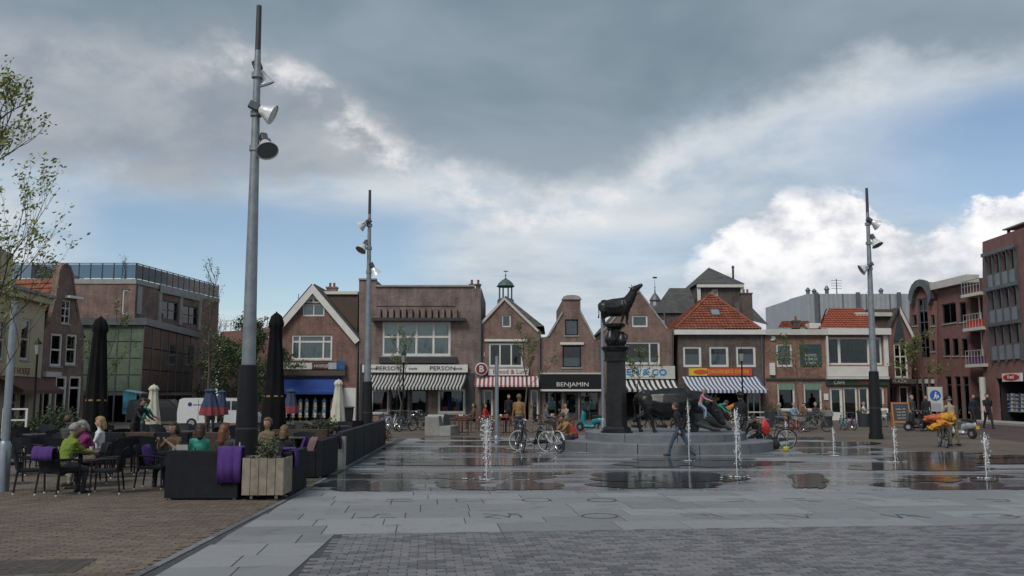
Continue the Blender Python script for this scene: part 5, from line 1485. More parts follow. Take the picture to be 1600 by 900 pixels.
# ------------------------------------------------------------------ bronze column
cb_ = XY(964, 30.0); cb_.z = PZ
colm = thing('statue_column', 'tall dark octagonal bronze column topped with round jugs', 'column', cb_)
hc = Zat(541, 30.0) - PZ
T8 = Matrix.Rotation(math.pi / 8, 4, 'Z')
MB().lathe([(.56, 0), (.56, .06), (.50, .07), (.50, .13), (.44, .20), (.43, .21)], 8, M=T8).build('base', M_bronze, colm)
MB().lathe([(.375, .2105), (.335, hc - .62), (.335, hc - .52)], 8, M=T8).build('shaft', M_bronze, colm)
MB().lathe([(.36, hc - .519), (.40, hc - .50), (.40, hc - .44), (.37, hc - .42), (.38, hc - .20), (.46, hc - .12), (.49, hc - .04), (.44, hc)], 16).build('capital', M_bronze, colm, True)
for (dx, dy, r, h) in ((-.17, -.10, .21, .60), (.20, -.06, .18, .48), (.02, .20, .20, .56)):
    j = MB().lathe([(r * .6, 0), (r, h * .3), (r * .96, h * .5), (r * .5, h * .78), (r * .42, h * .85), (r * .6, h * .97), (r * .5, h)], 16, M=Matrix.Translation((dx, dy, hc + .002))).build('jug', M_bronze, colm, True)
    MB().tube([(dx + r * .45, dy, hc + h * .9), (dx + r * 1.1, dy, hc + h * .75), (dx + r * .98, dy, hc + h * .45)], .03, 6).build('jug_handle', M_bronze, j)
ht = Zat(506, 30.0) - PZ
MB().lathe([(.14, hc + .05), (.18, ht - .2), (.33, ht - .10), (.35, ht - .02), (.32, ht)], 16).build('pedestal', M_bronze, colm, True)
# ------------------------------------------------------------------ cow on the column
leg = lambda s, x, y, k=0: ([(x, s * y, .85), (x + .02, s * y, .5), (x - .02 + k, s * y, .10), (x + .03 + k, s * y, .03)], [.12, .075, .055, .075])
hleg = lambda s, k=0: ([(-.58, s * .2, .85), (-.62, s * .2, .66), (-.80 + k, s * .19, .48), (-.74 + k, s * .18, .12), (-.70 + k, s * .18, .03)], [.17, .11, .065, .052, .075])
legs = [leg(1, .55, .16, .0), leg(-1, .50, .16, -.08), hleg(1, .0), hleg(-1, .14)]
headU = [([(.62, 0, 1.18), (.88, 0, 1.48), (1.06, 0, 1.78)], [.34, .27, .20], .75), ([(1.02, 0, 1.80), (1.26, 0, 1.93), (1.46, 0, 2.04)], [.20, .155, .10], .85),
         ([(.62, 0, .98), (.8, 0, 1.2)], [.18, .12], .7), ([(1.0, .13, 1.90), (.92, .32, 1.96)], [.05, .03], .6), ([(1.0, -.13, 1.90), (.92, -.32, 1.96)], [.05, .03], .6), ([(1.02, .08, 1.95), (.98, .15, 2.10)], [.035, .018], 1), ([(1.02, -.08, 1.95), (.98, -.15, 2.10)], [.035, .018], 1),
         ([(-.88, 0, 1.3), (-.99, 0, 1.1), (-.97, 0, .75), (-1.0, 0, .52)], [.045, .035, .028, .05], 1), ([(-.35, 0, .72), (-.45, 0, .62)], [.15, .10], 1)]
cm = cow_mesh(headU, legs, 'cow_statue', 1.30)
for v in cm.vertices: v.co.z = v.co.z * .74 if v.co.z < .6 else v.co.z - .156
cm.materials.append(M_bronze)
sc_ = (Zat(458, 30.0) - Zat(505, 30.0)) / 1.28 * .84
co = link('cow_statue', cm, None, (XY(964, 30).x + .02, 30.0, PZ + ht - .02), R(-36)); co.scale = (sc_,) * 3
tag(co, 'dark bronze cow with raised head standing on top of the column', 'statue')
# ------------------------------------------------------------------ bull at the foot
headD = [([(.6, 0, 1.12), (.98, 0, 1.12), (1.26, -.06, .92)], [.34, .29, .22], .85), ([(.7, 0, .95), (1.0, 0, .8)], [.28, .16], .7), ([(1.24, -.06, .95), (1.42, -.10, .66), (1.56, -.12, .40)], [.21, .17, .115], .9),
         ([(1.56, -.12, .40), (1.60, -.13, .34)], [.12, .10], 1), ([(1.22, .16, 1.04), (1.30, .40, 1.14), (1.38, .46, 1.30)], [.06, .045, .02], 1), ([(1.22, -.26, 1.02), (1.30, -.48, 1.12), (1.38, -.54, 1.28)], [.06, .045, .02], 1),
         ([(1.16, .2, .98), (1.10, .42, .95)], [.06, .04], .6), ([(1.16, -.3, .98), (1.10, -.5, .95)], [.06, .04], .6), ([(-.9, 0, 1.28), (-1.02, 0, 1.05), (-.98, 0, .6), (-1.0, 0, .4)], [.055, .04, .032, .07], 1), ([(-.3, 0, .72), (-.1, 0, .66)], [.12, .10], 1),
         ([(1.44, -.25, .74), (1.46, -.26, .76)], [.03, .03], 1)]
legsB = [([(.56, .18, .9), (.72, .18, .55), (.66, .18, .12), (.72, .18, .04)], [.17, .10, .07, .095]), ([(.52, -.18, .9), (.50, -.18, .5), (.40, -.18, .12), (.45, -.18, .04)], [.17, .10, .07, .095]), hleg(1, -.10), hleg(-1, .30)]
bm_ = cow_mesh(headD, legsB, 'bull_statue', 1.42); bm_.materials.append(M_bronze)
bu = XY(1046, 30.3)
o = link('bull_statue', bm_, None, (bu.x - .02, bu.y, PZ - .015), R(-6)); o.scale = (1.13, 1.1, 1.0)
tag(o, 'big dark bronze bull with lowered head standing on the plinth', 'statue')
bo = thing('bronze_calf', 'smooth grey bronze calf resting at the bull, muzzle low on the plinth', 'statue', (XY(1108, 30.9).x, 30.9, PZ), R(15))
cal = sculpt([([(-.5, 0, .62), (-.2, 0, .60), (.25, 0, .42), (.5, 0, .28)], [.30, .33, .28, .20], .9), ([(.35, 0, .40), (.62, -.05, .24), (.82, -.06, .14)], [.2, .15, .10], .9), ([(-.5, .1, .5), (-.5, .1, .1)], [.22, .18], 1), ([(-.45, -.15, .3), (.05, -.2, .10), (.3, -.2, .07)], [.14, .08, .06], 1), ([(.45, .12, .42), (.4, .3, .46)], [.05, .03], .6), ([(.45, -.14, .42), (.4, -.3, .46)], [.05, .03], .6)], .03, 3, 'calf_body')
cal.materials.append(mat('worn_grey_bronze', (.17, .17, .165), .4, .3, var=.3, scale=4)); link('body', cal, bo)

# ================================================================== FOUNTAIN JETS
def jet_mat():
    m = bpy.data.materials.new('white_water'); m.use_nodes = True
    b = m.node_tree.nodes['Principled BSDF']; b.inputs['Base Color'].default_value = (.92, .94, .96, 1); b.inputs['Roughness'].default_value = .12
    b.inputs['IOR'].default_value = 1.33; b.inputs['Transmission Weight'].default_value = .3
    MATS['white_water'] = m
    return m
M_jet = jet_mat()
M_foam = mat('white_foam', (.55, .58, .60), .5, var=.3, scale=20)
OCT = ([(1, 0, 0), (-1, 0, 0), (0, 1, 0), (0, -1, 0), (0, 0, 1), (0, 0, -1)], [(0, 2, 4), (2, 1, 4), (1, 3, 4), (3, 0, 4), (2, 0, 5), (1, 2, 5), (3, 1, 5), (0, 3, 5)])
rj = random.Random(21)
def jet(u, vb, vt, w, nd, label, fall=0.0):
    p = G(u, vb); h = Zat(vt, p.y)
    t = thing('fountain_jet', label, 'fountain', p, 0, 'water jets rising from the slabs')
    pts, rad = [], []
    n = 26
    for i in range(n + 1):
        f = i / n; pts.append((math.sin(f * 9 + u) * .012 * f + rj.uniform(-.006, .006), rj.uniform(-.006, .006), .02 + h * f))
        rad.append((.010 + w * .26 * f ** 1.5) * rj.uniform(.55, 1.25) * (1 if f < .93 else (1 - f) / .07 + .1))
    MB().tube(pts, rad, 7).build('water_column', M_jet, t, True)
    b = MB()
    for k in range(nd):
        f = rj.random() ** .55; side = rj.random()
        x, y = rj.gauss(0, w * (.22 + .55 * f)), rj.gauss(0, w * (.2 + .45 * f))
        if side < fall: x = abs(x) + w * 1.2 * (1 - f); 
        z = .04 + h * f * rj.uniform(.9, 1.04); r = rj.uniform(.004, .013) * (1 + w * 2)
        b.add([(x + a * r, y + c * r, z + d * r * 1.6) for a, c, d in OCT[0]], OCT[1])
    tag(b.build('droplets', M_jet, t), kind='stuff')
    b = MB()
    for k in range(26):
        a, r = rj.uniform(0, 6.28), abs(rj.gauss(0, w * 2.2)); s = rj.uniform(.006, .018)
        b.add([(r * 1.8 * math.cos(a) + p_ * s * 2.4, r * math.sin(a) + q * s, .045 + max(0, d) * s * .7) for p_, q, d in OCT[0]], OCT[1])
    tag(b.build('splash', M_foam, t), kind='stuff')
jet(760, 752, 656, .085, 430, 'thickest water jet, left of the bicycles', .15)
jet(1077, 722, 626, .035, 140, 'tall thin water jet in front of the bull beside the walking child', .3)
jet(1152, 748, 640, .07, 260, 'tall splashing water jet in front of the black-hatted person', .45)
jet(1229, 700, 659, .05, 90, 'low water jet beside the leaning bicycle wheel', .3)
jet(1303, 714, 669, .035, 70, 'low water jet left of the right lamp mast', .6)
jet(1399, 724, 670, .05, 90, 'low forked water jet just right of the right lamp mast', .6)
jet(1542, 750, 682, .055, 120, 'low splashing water jet farthest right on the slabs', .6)

# ================================================================== TREES
M_bark = mat('grey_bark', (.085, .075, .06), .9, var=.3, scale=14)
M_twig = mat('brown_twig', (.07, .055, .04), .9, var=.3)
M_leaf = mat('spring_leaf', (.10, .135, .030), .6, var=.45, scale=3)
M_leafd = mat('dark_leaf', (.035, .055, .02), .6, var=.5, scale=3)
M_leafm = mat('olive_leaf', (.05, .075, .026), .6, var=.5, scale=3)
M_stake = mat('wooden_stake', (.17, .13, .09), .85, var=.25, scale=8)
def leaf_into(b, p, r, rn, n=1):
    for _ in range(n):
        d = Vector((rn.gauss(0, 1), rn.gauss(0, 1), rn.gauss(0, 1))).normalized(); e = d.orthogonal().normalized(); w = d.cross(e)
        c = Vector(p) + Vector((rn.gauss(0, r * 1.2), rn.gauss(0, r * 1.2), rn.gauss(0, r * 1.2)))
        s = r * rn.uniform(.6, 1.2)
        b.quad([c - e * s, c + w * s * .5 + d * s * .15, c + e * s, c - w * s * .5 + d * s * .15])
def grow(b, lb, p, d, L, r, depth, rn, leaf, up=.15, spread=.55, kids=3, segs=4, lden=2):
    pts, rad = [p], [r]; q = p.copy(); dd = d.copy()
    for i in range(segs):
        dd = (dd + Vector((rn.gauss(0, .12), rn.gauss(0, .12), rn.gauss(0, .08) + up * .25))).normalized()
        q = q + dd * L / segs; pts.append(q.copy()); rad.append(r * (1 - .75 * (i + 1) / segs))
    b.tube(pts, rad, 5 if depth > 1 else 4, cap=False)
    if depth <= 1:
        for pt in pts[1:]: leaf_into(lb, pt, leaf, rn, lden)
    if depth > 0:
        for k in range(kids):
            f = rn.uniform(.3, 1.0); i = min(int(f * segs), segs - 1); pp = pts[i].lerp(pts[i + 1], f * segs - i)
            a = dd.orthogonal().normalized(); a.rotate(Matrix.Rotation(rn.uniform(0, 6.28), 3, dd))
            nd = (dd + a * spread * rn.uniform(.6, 1.3) + Vector((0, 0, up))).normalized()
            grow(b, lb, pp, nd, L * rn.uniform(.5, .72), r * .5, depth - 1, rn, leaf, up, spread, kids, max(2, segs - 1), lden)
def tree(u, Y, v_top, trunk_f, seed, label, leaf=.07, n=10, bl=1.2, r=.045, depth=2, kids=3, up=.35, lm=None, name='young_tree', spread=.5, lden=2, stake=False, base=None, lean=0):
    rn = random.Random(seed); c = base or XY(u, Y); h = Zat(v_top, Y)
    t = thing(name, label, 'tree', c, 0, None)
    pts = [Vector((rn.gauss(0, .02) * i + lean * i, rn.gauss(0, .02) * i, h * .94 * i / 8)) for i in range(9)]
    MB().tube(pts, [r * (1.15 - .95 * i / 8) for i in range(9)], 8).build('trunk', M_bark, t, True)
    b, lb = MB(), MB()
    for k in range(n):
        f = trunk_f + (1 - trunk_f) * (k + rn.random()) / n; i = min(int(f * 8), 7); p = pts[i].lerp(pts[i + 1], f * 8 - i)
        a = rn.uniform(0, 6.28); d = Vector((math.cos(a), math.sin(a), up * 2)).normalized()
        grow(b, lb, p, d, bl * (1.15 - .6 * (f - trunk_f) / (1 - trunk_f + .01)) * rn.uniform(.7, 1.2), r * .35, depth, rn, leaf, up, spread, kids, 4, lden)
    cr = b.build('crown', M_twig, t, fix=False)
    tag(lb.build('leaves', lm or M_leaf, cr, fix=False), kind='stuff')
    if stake:
        for sx in (-.35, .35): MB().tube([(sx, .05, 0), (sx, .05, 1.5)], .035, 6).build('stake', M_stake, t)
tree(820, 42, 515, .45, 5, 'young staked street tree in front of the bakery awning', .06, 10, 1.0, .05, 2, 3, .4, stake=True)
tree(625, 54, 520, .42, 6, 'thin young tree in front of the striped awning shop', .07, 9, 1.1, .05, 2, 3, .45)
tree(1000, 52, 555, .5, 8, 'thin young tree behind the column in front of the blue shop sign', .075, 9, 1.2, .05, 2, 3, .3)
tree(1247, 52, 535, .5, 9, 'thin young tree in front of the brick cafe windows', .075, 10, 1.3, .05, 2, 3, .3)
tree(1446, 54, 528, .38, 10, 'leafy young tree in front of the arched brick building', .08, 12, 1.3, .05, 2, 4, .3, lden=2)
tree(163, 42, 490, .35, 12, 'young leafy tree beside the left black parasol', .07, 12, 1.3, .05, 2, 3, .35, lden=2)
tree(322, 48, 415, .30, 13, 'tall slim bare-topped tree in front of the glass corner building', .06, 15, 1.5, .07, 2, 3, .6, lden=1)
tree(177, 66, 398, .6, 18, 'bare treetop showing above the roof railing at left', .06, 6, 1.6, .07, 2, 3, .6, lden=1)
tree(372, 62, 505, .12, 14, 'dense dark green tree behind the white van', .12, 16, 1.9, .09, 2, 4, .2, M_leafm, 'bushy_tree', .7, 5)
tree(345, 66, 535, .1, 15, 'dark leafy bush-like tree beside the glass corner building', .12, 14, 1.7, .08, 2, 4, .2, M_leafm, 'bushy_tree', .7, 5)
tree(412, 60, 530, .1, 16, 'dark green tree half hidden by the right black parasol', .12, 13, 1.6, .08, 2, 4, .2, M_leafm, 'bushy_tree', .7, 5)
# near tree at the left edge: its trunk stands just outside the picture
nt_c = XY(-45, 15.0)
tree(0, 15.0, 150, .25, 43, 'near spring tree with fresh leaves reaching in from the left edge', .044, 22, 1.45, .045, 3, 3, .45, lm=mat('fresh_leaf', (.24, .27, .085), .6, var=.4, scale=4), name='spring_tree', base=nt_c, spread=.5, lden=2, lean=0)
# ================================================================== TERRACE FURNITURE
def wicker_mat(name, col, rough=.6):
    m = mat(name, col, rough, var=.35, scale=5, spec=.25)
    nt = m.node_tree; b = nt.nodes['Principled BSDF']; tc = nt.nodes.new('ShaderNodeTexCoord')
    w1 = nt.nodes.new('ShaderNodeTexWave'); w1.bands_direction = 'Z'; w1.inputs['Scale'].default_value = 24; w1.inputs['Distortion'].default_value = .6
    w2 = nt.nodes.new('ShaderNodeTexWave'); w2.bands_direction = 'DIAGONAL'; w2.inputs['Scale'].default_value = 18
    for w in (w1, w2): nt.links.new(tc.outputs['Object'], w.inputs['Vector'])
    g = NG(nt.nodes, nt.links); bn = nt.nodes.new('ShaderNodeBump'); bn.inputs['Strength'].default_value = .6; bn.inputs['Distance'].default_value = .006
    nt.links.new(g.mul(w1.outputs['Fac'], w2.outputs['Fac']), bn.inputs['Height']); nt.links.new(bn.outputs[0], b.inputs['Normal'])
    return m
M_wick = wicker_mat('black_wicker', (.011, .012, .016), .75)
M_wick2 = wicker_mat('grey_black_wicker', (.026, .026, .031), .75)
M_wickb = wicker_mat('brown_wicker', (.06, .042, .032), .6)
M_purple = mat('purple_fleece', (.075, .030, .175), .95, var=.15, scale=6, bump=.3, bscale=60)
M_dkpurple = mat('dark_purple_fleece', (.035, .012, .06), .95, var=.2)
M_pinkc = mat('dusty_pink_cushion', (.22, .13, .14), .95, var=.15)
M_seatpad = mat('grey_seat_pad', (.06, .062, .068), .9, var=.2)
M_foot = mat('white_plastic_foot', (.55, .55, .53), .5, var=.05)
M_table = mat('dark_table_top', (.035, .032, .03), .35, var=.2)
M_palewood = mat('weathered_pale_wood', (.235, .205, .16), .85, var=.3, scale=5)
M_brownwood = mat('red_brown_wood', (.12, .05, .028), .6, var=.3, scale=6)

def arm_chair(name, label, frame, seatm, group):
    t = thing(name, label, 'chair', (0, 0, 0), 0, group)
    for sx in (-1, 1):
        for (y0, y1, top) in ((-.25, -.23, .64), (.27, .22, .44)):
            l = MB().tube([(sx * .27, y0, .03), (sx * .255, y1, top)], [.016, .02], 7).build('leg', frame, t, True)
            MB().lathe([(.019, 0), (.021, .012), (.018, .032)], 7, M=Matrix.Translation((sx * .27, y0, 0))).build('foot_cap', M_foot, l)
        MB().tube([(sx * .255, -.25, .63), (sx * .27, -.05, .655), (sx * .26, .20, .66)], .022, 7).build('armrest', frame, t, True)
    MB().cbox(-.25, .25, -.25, .24, .40, .455, .015).build('seat', seatm, t)
    b = MB(); n = 10; vs = []
    for k, z in enumerate((.44, .60, .76, .86)):
        for e in (0, 1):
            for i in range(n + 1):
                a = (i / n - .5) * 2
                x = a * (.25 + .015 * k); y = .20 + .035 * k + .05 * (1 - a * a) - .02 + e * .03
                zz = z - (.03 * a * a if k == 3 else 0); vs.append((x, y, zz))
    W = n + 1; fs = []
    for k in range(3):
        for i in range(n):
            for e in (0, 1):
                o = (2 * k + e) * W + i; p = o + 2 * W; fs.append((o, o + 1, p + 1, p))
    for i in range(n): fs.append((6 * W + i, 6 * W + i + 1, 7 * W + i + 1, 7 * W + i)); fs.append((i, i + 1, W + i + 1, W + i))
    for k in range(3):
        for i in (0, n): fs.append((2 * k * W + i, (2 * k + 1) * W + i, (2 * k + 3) * W + i, (2 * k + 2) * W + i))
    b.add(vs, fs).build('backrest', seatm, t, True)
    return t
CH = 'black wicker chairs of the left terrace'
ch0 = arm_chair('terrace_chair', 'black wicker armchair with a purple fleece over its back, holding the woman in green', M_black, M_wick, CH)
def at_ground(u, v): p = G(u, v); return (p.x, p.y, .014 if p.y < 22 else 0)
CA = at_ground(90, 774); ch0.location = CA; ch0.rotation_euler = (0, 0, R(158))
chairs = [((140, 757), -52, 'black wicker armchair under the woman in the magenta cardigan'), ((166, 772), -75, 'empty black wicker armchair right of the two women, turned to their table'),
          ((46, 771), 118, 'empty black wicker armchair left of the woman in green'), ((4, 758), 175, 'black wicker armchair cut off by the left edge of the picture'),
          ((238, 764), 95, 'black wicker armchair with a purple cushion, left of the front sofa'), ((118, 745), 10, 'black wicker armchair behind the two women, facing the camera'),
          ((196, 742), -160, 'empty black wicker armchair between the women and the purple-cushion chair'), ((72, 738), 60, 'black wicker armchair behind the woman in green, at left')]
for (uv, a, lab) in chairs: dup(ch0, at_ground(*uv), R(a), lab)
# the chair's own fleece
def drape(name, label, w, front, back, zt, loc, rz, m, thick=.035, yb=.0, cat='blanket'):
    """cloth folded over an edge: front and back flaps hang down from zt"""
    t_ = thick
    n = 12; vs = []; rn = random.Random(int(w * 1000) + int(front * 100))
    prof = [(-yb - t_, zt - front), (-yb - t_ - .012, zt - front * .5), (-yb - t_, zt - .02), (-yb - t_ * .5, zt + t_ * .7), (yb + t_ * .5, zt + t_ * .7), (yb + t_, zt - .02), (yb + t_ + .01, zt - back * .5), (yb + t_, zt - back)]
    for i in range(n + 1):
        x = -w / 2 + w * i / n; ph = math.sin(i * 1.7) * .012 + math.sin(i * .8 + 1) * .012
        for k, (y, z) in enumerate(prof): vs.append((x + math.sin(k + i) * .003, y + ph * (1 if k < 3 else -1 if k > 4 else 0), z + rn.uniform(-.012, .012)))
    K = len(prof); fs = [(i * K + k, (i + 1) * K + k, (i + 1) * K + k + 1, i * K + k + 1) for i in range(n) for k in range(K - 1)]
    o = MB().add(vs, fs).build(name, m, None, True, loc, rz)
    md = o.modifiers.new('cloth_thickness', 'SOLIDIFY'); md.thickness = .02; md.offset = 1
    return tag(o, label, cat, 'purple terrace blankets')
def loc_rel(base, rz, x, y, z=0): c, s = math.cos(rz), math.sin(rz); return (base[0] + x * c - y * s, base[1] + x * s + y * c, base[2] + z)
drape('fleece_blanket', 'folded purple fleece over the back of the chair of the woman in green', .50, .22, .2, .855, loc_rel(CA, R(158), 0, .33), R(158), M_purple, .045, .02)

def cushion(label, loc, rz, m, tilt=.3, s=.21, grp='scatter cushions on the terrace'):
    vs, fs = [], []; n = 8
    for e in (1, -1):
        for i in range(n + 1):
            for j in range(n + 1):
                a, c = i / n * 2 - 1, j / n * 2 - 1
                th = .07 * max(0, (1 - a ** 4) * (1 - c ** 4)) ** .6
                k = 1 - .06 * (1 - abs(a)) * abs(c) - .06 * (1 - abs(c)) * abs(a)
                vs.append((a * s * k, e * th, c * s * k))
    W = n + 1
    for e in (0, 1):
        for i in range(n):
            for j in range(n): q = e * W * W + i * W + j; fs.append((q, q + 1, q + W + 1, q + W))
    b = MB().add(vs, fs, 0, Matrix.Translation((0, 0, s)) @ Matrix.Rotation(tilt, 4, 'X'))
    o = b.build('cushion', m, None, True, loc, rz); return tag(o, label, 'cushion', grp)
p = at_ground(238, 764); cushion('purple cushion leaning in the wicker chair left of the front sofa', loc_rel(p, R(95), 0, .12, .46), R(95), M_purple, -.25)

# ------------------------------------------------------------------ lounge sofas
def sofa(label, loc, rz, L=1.35, arms=(1, 1), m=None, h=.80, D=.78):
    m = m or M_wick
    t = thing('lounge_sofa', label, 'sofa', loc, rz, 'black wicker lounge sofas')
    MB().cbox(-L / 2, L / 2, -D / 2, D / 2 - .17, .03, .33, .012).build('base', m, t)
    MB().cbox(-L / 2, L / 2, D / 2 - .169, D / 2, .03, h, .015).build('backrest', m, t)
    for sx, on in ((-1, arms[0]), (1, arms[1])):
        if on: MB().cbox(*sorted((sx * L / 2, sx * (L / 2 - .14))), -D / 2 + .01, D / 2 - .17, .331, .60, .012).build('armrest', m, t)
    x0, x1 = -L / 2 + (.145 if arms[0] else .01), L / 2 - (.145 if arms[1] else .01)
    MB().cbox(x0, x1, -D / 2 - .01, D / 2 - .172, .332, .45, .03).build('seat_cushion', M_seatpad, t)
    for sx in (-1, 1):
        for sy in (-1, 1): MB().lathe([(.03, 0), (.03, .031)], 8, M=Matrix.Translation((sx * (L / 2 - .08), sy * (D / 2 - .08), 0))).build('foot', M_foot, t)
    return t
a0, a1 = G(251, 784), G(375, 781)
s1c = ((a0.x + a1.x) / 2, (a0.y + a1.y) / 2 + .38, .014)
sofa('front black wicker sofa, its broad back turned to the camera beside the wooden planter', s1c, math.pi, a1.x - a0.x, (1, 1), h=.87)
pb = G(358, 782); drape('fleece_blanket', 'purple blanket hung over the back of the front sofa', .43, .58, .3, .885, (pb.x, s1c[1] - .30, .014), 0.0, M_purple, .05, .07)
# row along the slab edge, backs towards the slabs
def edge_x(y):   # line of the slab edge
    f = (y - pl[1][1]) / (pl[2][1] - pl[1][1]); return pl[1][0] + (pl[2][0] - pl[1][0]) * f
ea = math.atan2(pl[2][1] - pl[1][1], pl[2][0] - pl[1][0])         # direction of the edge
rze = ea + math.pi  # back faces the slabs
def edge_sofa(y0, y1, label, **k):
    ym = (y0 + y1) / 2; return sofa(label, (edge_x(ym) - .50, ym, .014 if ym < 22 else 0), ea - math.pi, (y1 - y0), **k)
EY = pl[1][1]
edge_sofa(EY - .55, EY + 1.1, 'black sofa right behind the planter with a narrow purple throw over its back', arms=(0, 1))
drape('fleece_blanket', 'narrow purple throw over the sofa just right of the planter', .24, .62, .3, .815, (edge_x(EY - .2) - .20, EY - .2, .014), ea - math.pi, M_purple, .05, .07)
y = EY + 3.0
edge_sofa(y, y + 2.1, 'black sofa with purple and pink cushions on its seat, open end to the camera', arms=(0, 1), h=.84)
cx_ = edge_x(y + .7)
cushion('purple cushion lying left on the sofa beyond the planter', (cx_ - .78, y + 1.2, .47), ea - math.pi, M_purple, -.3, .22)
cushion('dusty pink cushion on the sofa beyond the planter', (cx_ - .52, y + .8, .47), ea - math.pi + .5, M_pinkc, -.3, .22)
drape('fleece_blanket', 'dark purple throw over the far sofa back beside the pale post', .3, .55, .3, .815, (edge_x(y + 2.3) - .22, y + 2.3, .014), ea - math.pi, M_dkpurple, .05, .07)
far_l = ['first of the plain grey-black sofa backs beyond the pale planter', 'second plain sofa back in the row along the slabs', 'third plain sofa back in the row along the slabs', 'fourth plain sofa back in the row along the slabs', 'last plain sofa back at the far end of the slab-edge row']
y += 3.0
for i in range(5):
    edge_sofa(y, y + 2.0, far_l[i], arms=(1, 1), m=M_wick2, h=.92); y += 2.12
# row closing the terrace at the back left
for i, lab in enumerate(('dark sofa back just right of the left parasol, in the rear terrace row', 'second dark sofa back of the rear terrace row', 'third dark sofa back of the rear terrace row', 'dark sofa back of the rear row near the tall mast', 'dark sofa back at the left end of the rear terrace row', 'dark sofa back of the rear row right of the tall mast')):
    u = (175, 225, 275, 330, 120, 470)[i]; p = XY(u, 24.5 + (i % 2) * .05 + (2 if i == 5 else 0)); sofa(lab, (p.x, p.y, 0), math.pi + R((2, -3, 1, 3, -2, 6)[i]), .85 if i < 5 else 1.6, (0, 0), M_wickb if i % 2 else M_wick, h=.86)

# ------------------------------------------------------------------ wooden planter on castors
pa, pb_ = G(376, 783), G(445, 781)
plw = pb_.x - pa.x
pt = thing('wooden_planter', 'weathered pale wooden planter on castors holding a leafy plant', 'planter', ((pa.x + pb_.x) / 2, pa.y + .36, .014), R(2))
hp = .74; nbd = 5
for side in range(4):
    Rm = Matrix.Rotation(side * math.pi / 2, 4, 'Z')
    for k in range(nbd):
        w = plw / nbd; x = -plw / 2 + k * w
        MB().cbox(x + .004, x + w - .004, -plw / 2 - .002 * (k % 2), -plw / 2 + .025, .09, hp - .01 * (k % 2), .004, M=Rm).build('plank', M_palewood, pt)
MB().box(-plw / 2 + .026, plw / 2 - .026, -plw / 2 + .026, plw / 2 - .026, .1, hp - .10).build('soil', mat('dark_soil', (.03, .022, .016), .95, var=.4), pt)
for sx in (-1, 1):
    for sy in (-1, 1):
        MB().lathe([(.02, -.02), (.045, -.018), (.045, .018), (.02, .02)], 12, M=Matrix.Translation((sx * .22, sy * .24, .046)) @ Matrix.Rotation(math.pi / 2, 4, 'Y')).build('castor', M_foot, pt)
def plant(name, label, loc, h, r, n, seed, lm, leaf=.05, flowers=None, cat='plant'):
    rn = random.Random(seed); t = thing(name, label, cat, loc); b, lb = MB(), MB()
    for k in range(n):
        a, d = rn.uniform(0, 6.28), rn.random() ** .6 * r
        top = Vector((math.cos(a) * d, math.sin(a) * d, h * rn.uniform(.55, 1.0) * (1 - .35 * (d / r) ** 2)))
        b.tube([(top.x * .2, top.y * .2, 0), (top.x * .6, top.y * .6, top.z * .55), tuple(top)], [.006, .005, .003], 4, cap=False)
        for f in (.45, .6, .75, .9, 1.0): leaf_into(lb, Vector((top.x * (.2 + .8 * f), top.y * (.2 + .8 * f), top.z * f)), leaf, rn, 2)
    b.build('stems', M_twig, t, fix=False); tag(lb.build('leaves', lm, t, fix=False), kind='stuff')
    if flowers:
        for k in range(16):
            a, d = rn.uniform(0, 6.28), r * rn.uniform(.5, 1.1); c = Vector((math.cos(a) * d, math.sin(a) * d * .8, h * .16 + rn.uniform(-.02, .05)))
            fb = MB()
            for q in range(5): e = q * 1.257; fb.quad([c, c + Vector((math.cos(e) * .028, math.sin(e) * .028, .012)), c + Vector((math.cos(e + .6) * .04, math.sin(e + .6) * .04, .016)), c + Vector((math.cos(e + 1.2) * .028, math.sin(e + 1.2) * .028, .012))])
            fb.build('flower', flowers[k % len(flowers)], t, fix=False)
    return t
M_greenleaf = mat('grey_green_leaf', (.085, .11, .055), .6, var=.4, scale=6)
plant('potted_plant', 'grey-green leafy plant with pink flowers in the wooden planter', (pt.location.x, pt.location.y, .014 + hp - .1), .50, .27, 46, 3, M_greenleaf, .035, [mat('pink_petal', (.45, .12, .25), .7), mat('pale_petal', (.55, .45, .45), .7), mat('dark_petal', (.08, .02, .06), .7)])
# pale planter box between the sofas
p = (edge_x(EY + 5.55) - .12, EY + 5.5); t = thing('pale_planter', 'pale concrete planter post between the cushioned sofa and the plain sofa backs', 'planter', (p[0], p[1], 0), ea - math.pi)
MB().cbox(-.12, .12, -.14, .14, 0, .82, .01).build('box', M_concrete, t); MB().box(-.10, .10, -.12, .12, .821, .83).build('soil', MATS['dark_soil'], t)
plant('potted_shrub', 'green shrub standing behind the cushioned sofa near the cream parasol', (XY(505, 27).x, 27, .45), .9, .55, 40, 9, M_leafd, .05)
plant('dry_shrub', 'rusty orange shrub at the foot of the last sofa on the slab edge', (XY(592, 33.5).x, 33.5, 0), .62, .5, 60, 10, mat('rust_leaf', (.22, .075, .02), .7, var=.4), .045)
plant('hedge_shrub', 'dark round shrub in front of the bell gable house', (XY(88, 36).x, 36, .0), 1.35, 1.05, 160, 12, M_leafd, .085, cat='shrub')
plant('box_shrub', 'dark shrub below the cream house at the left edge', (XY(18, 36).x, 36, .0), 1.0, .9, 110, 13, M_leafd, .085, cat='shrub')

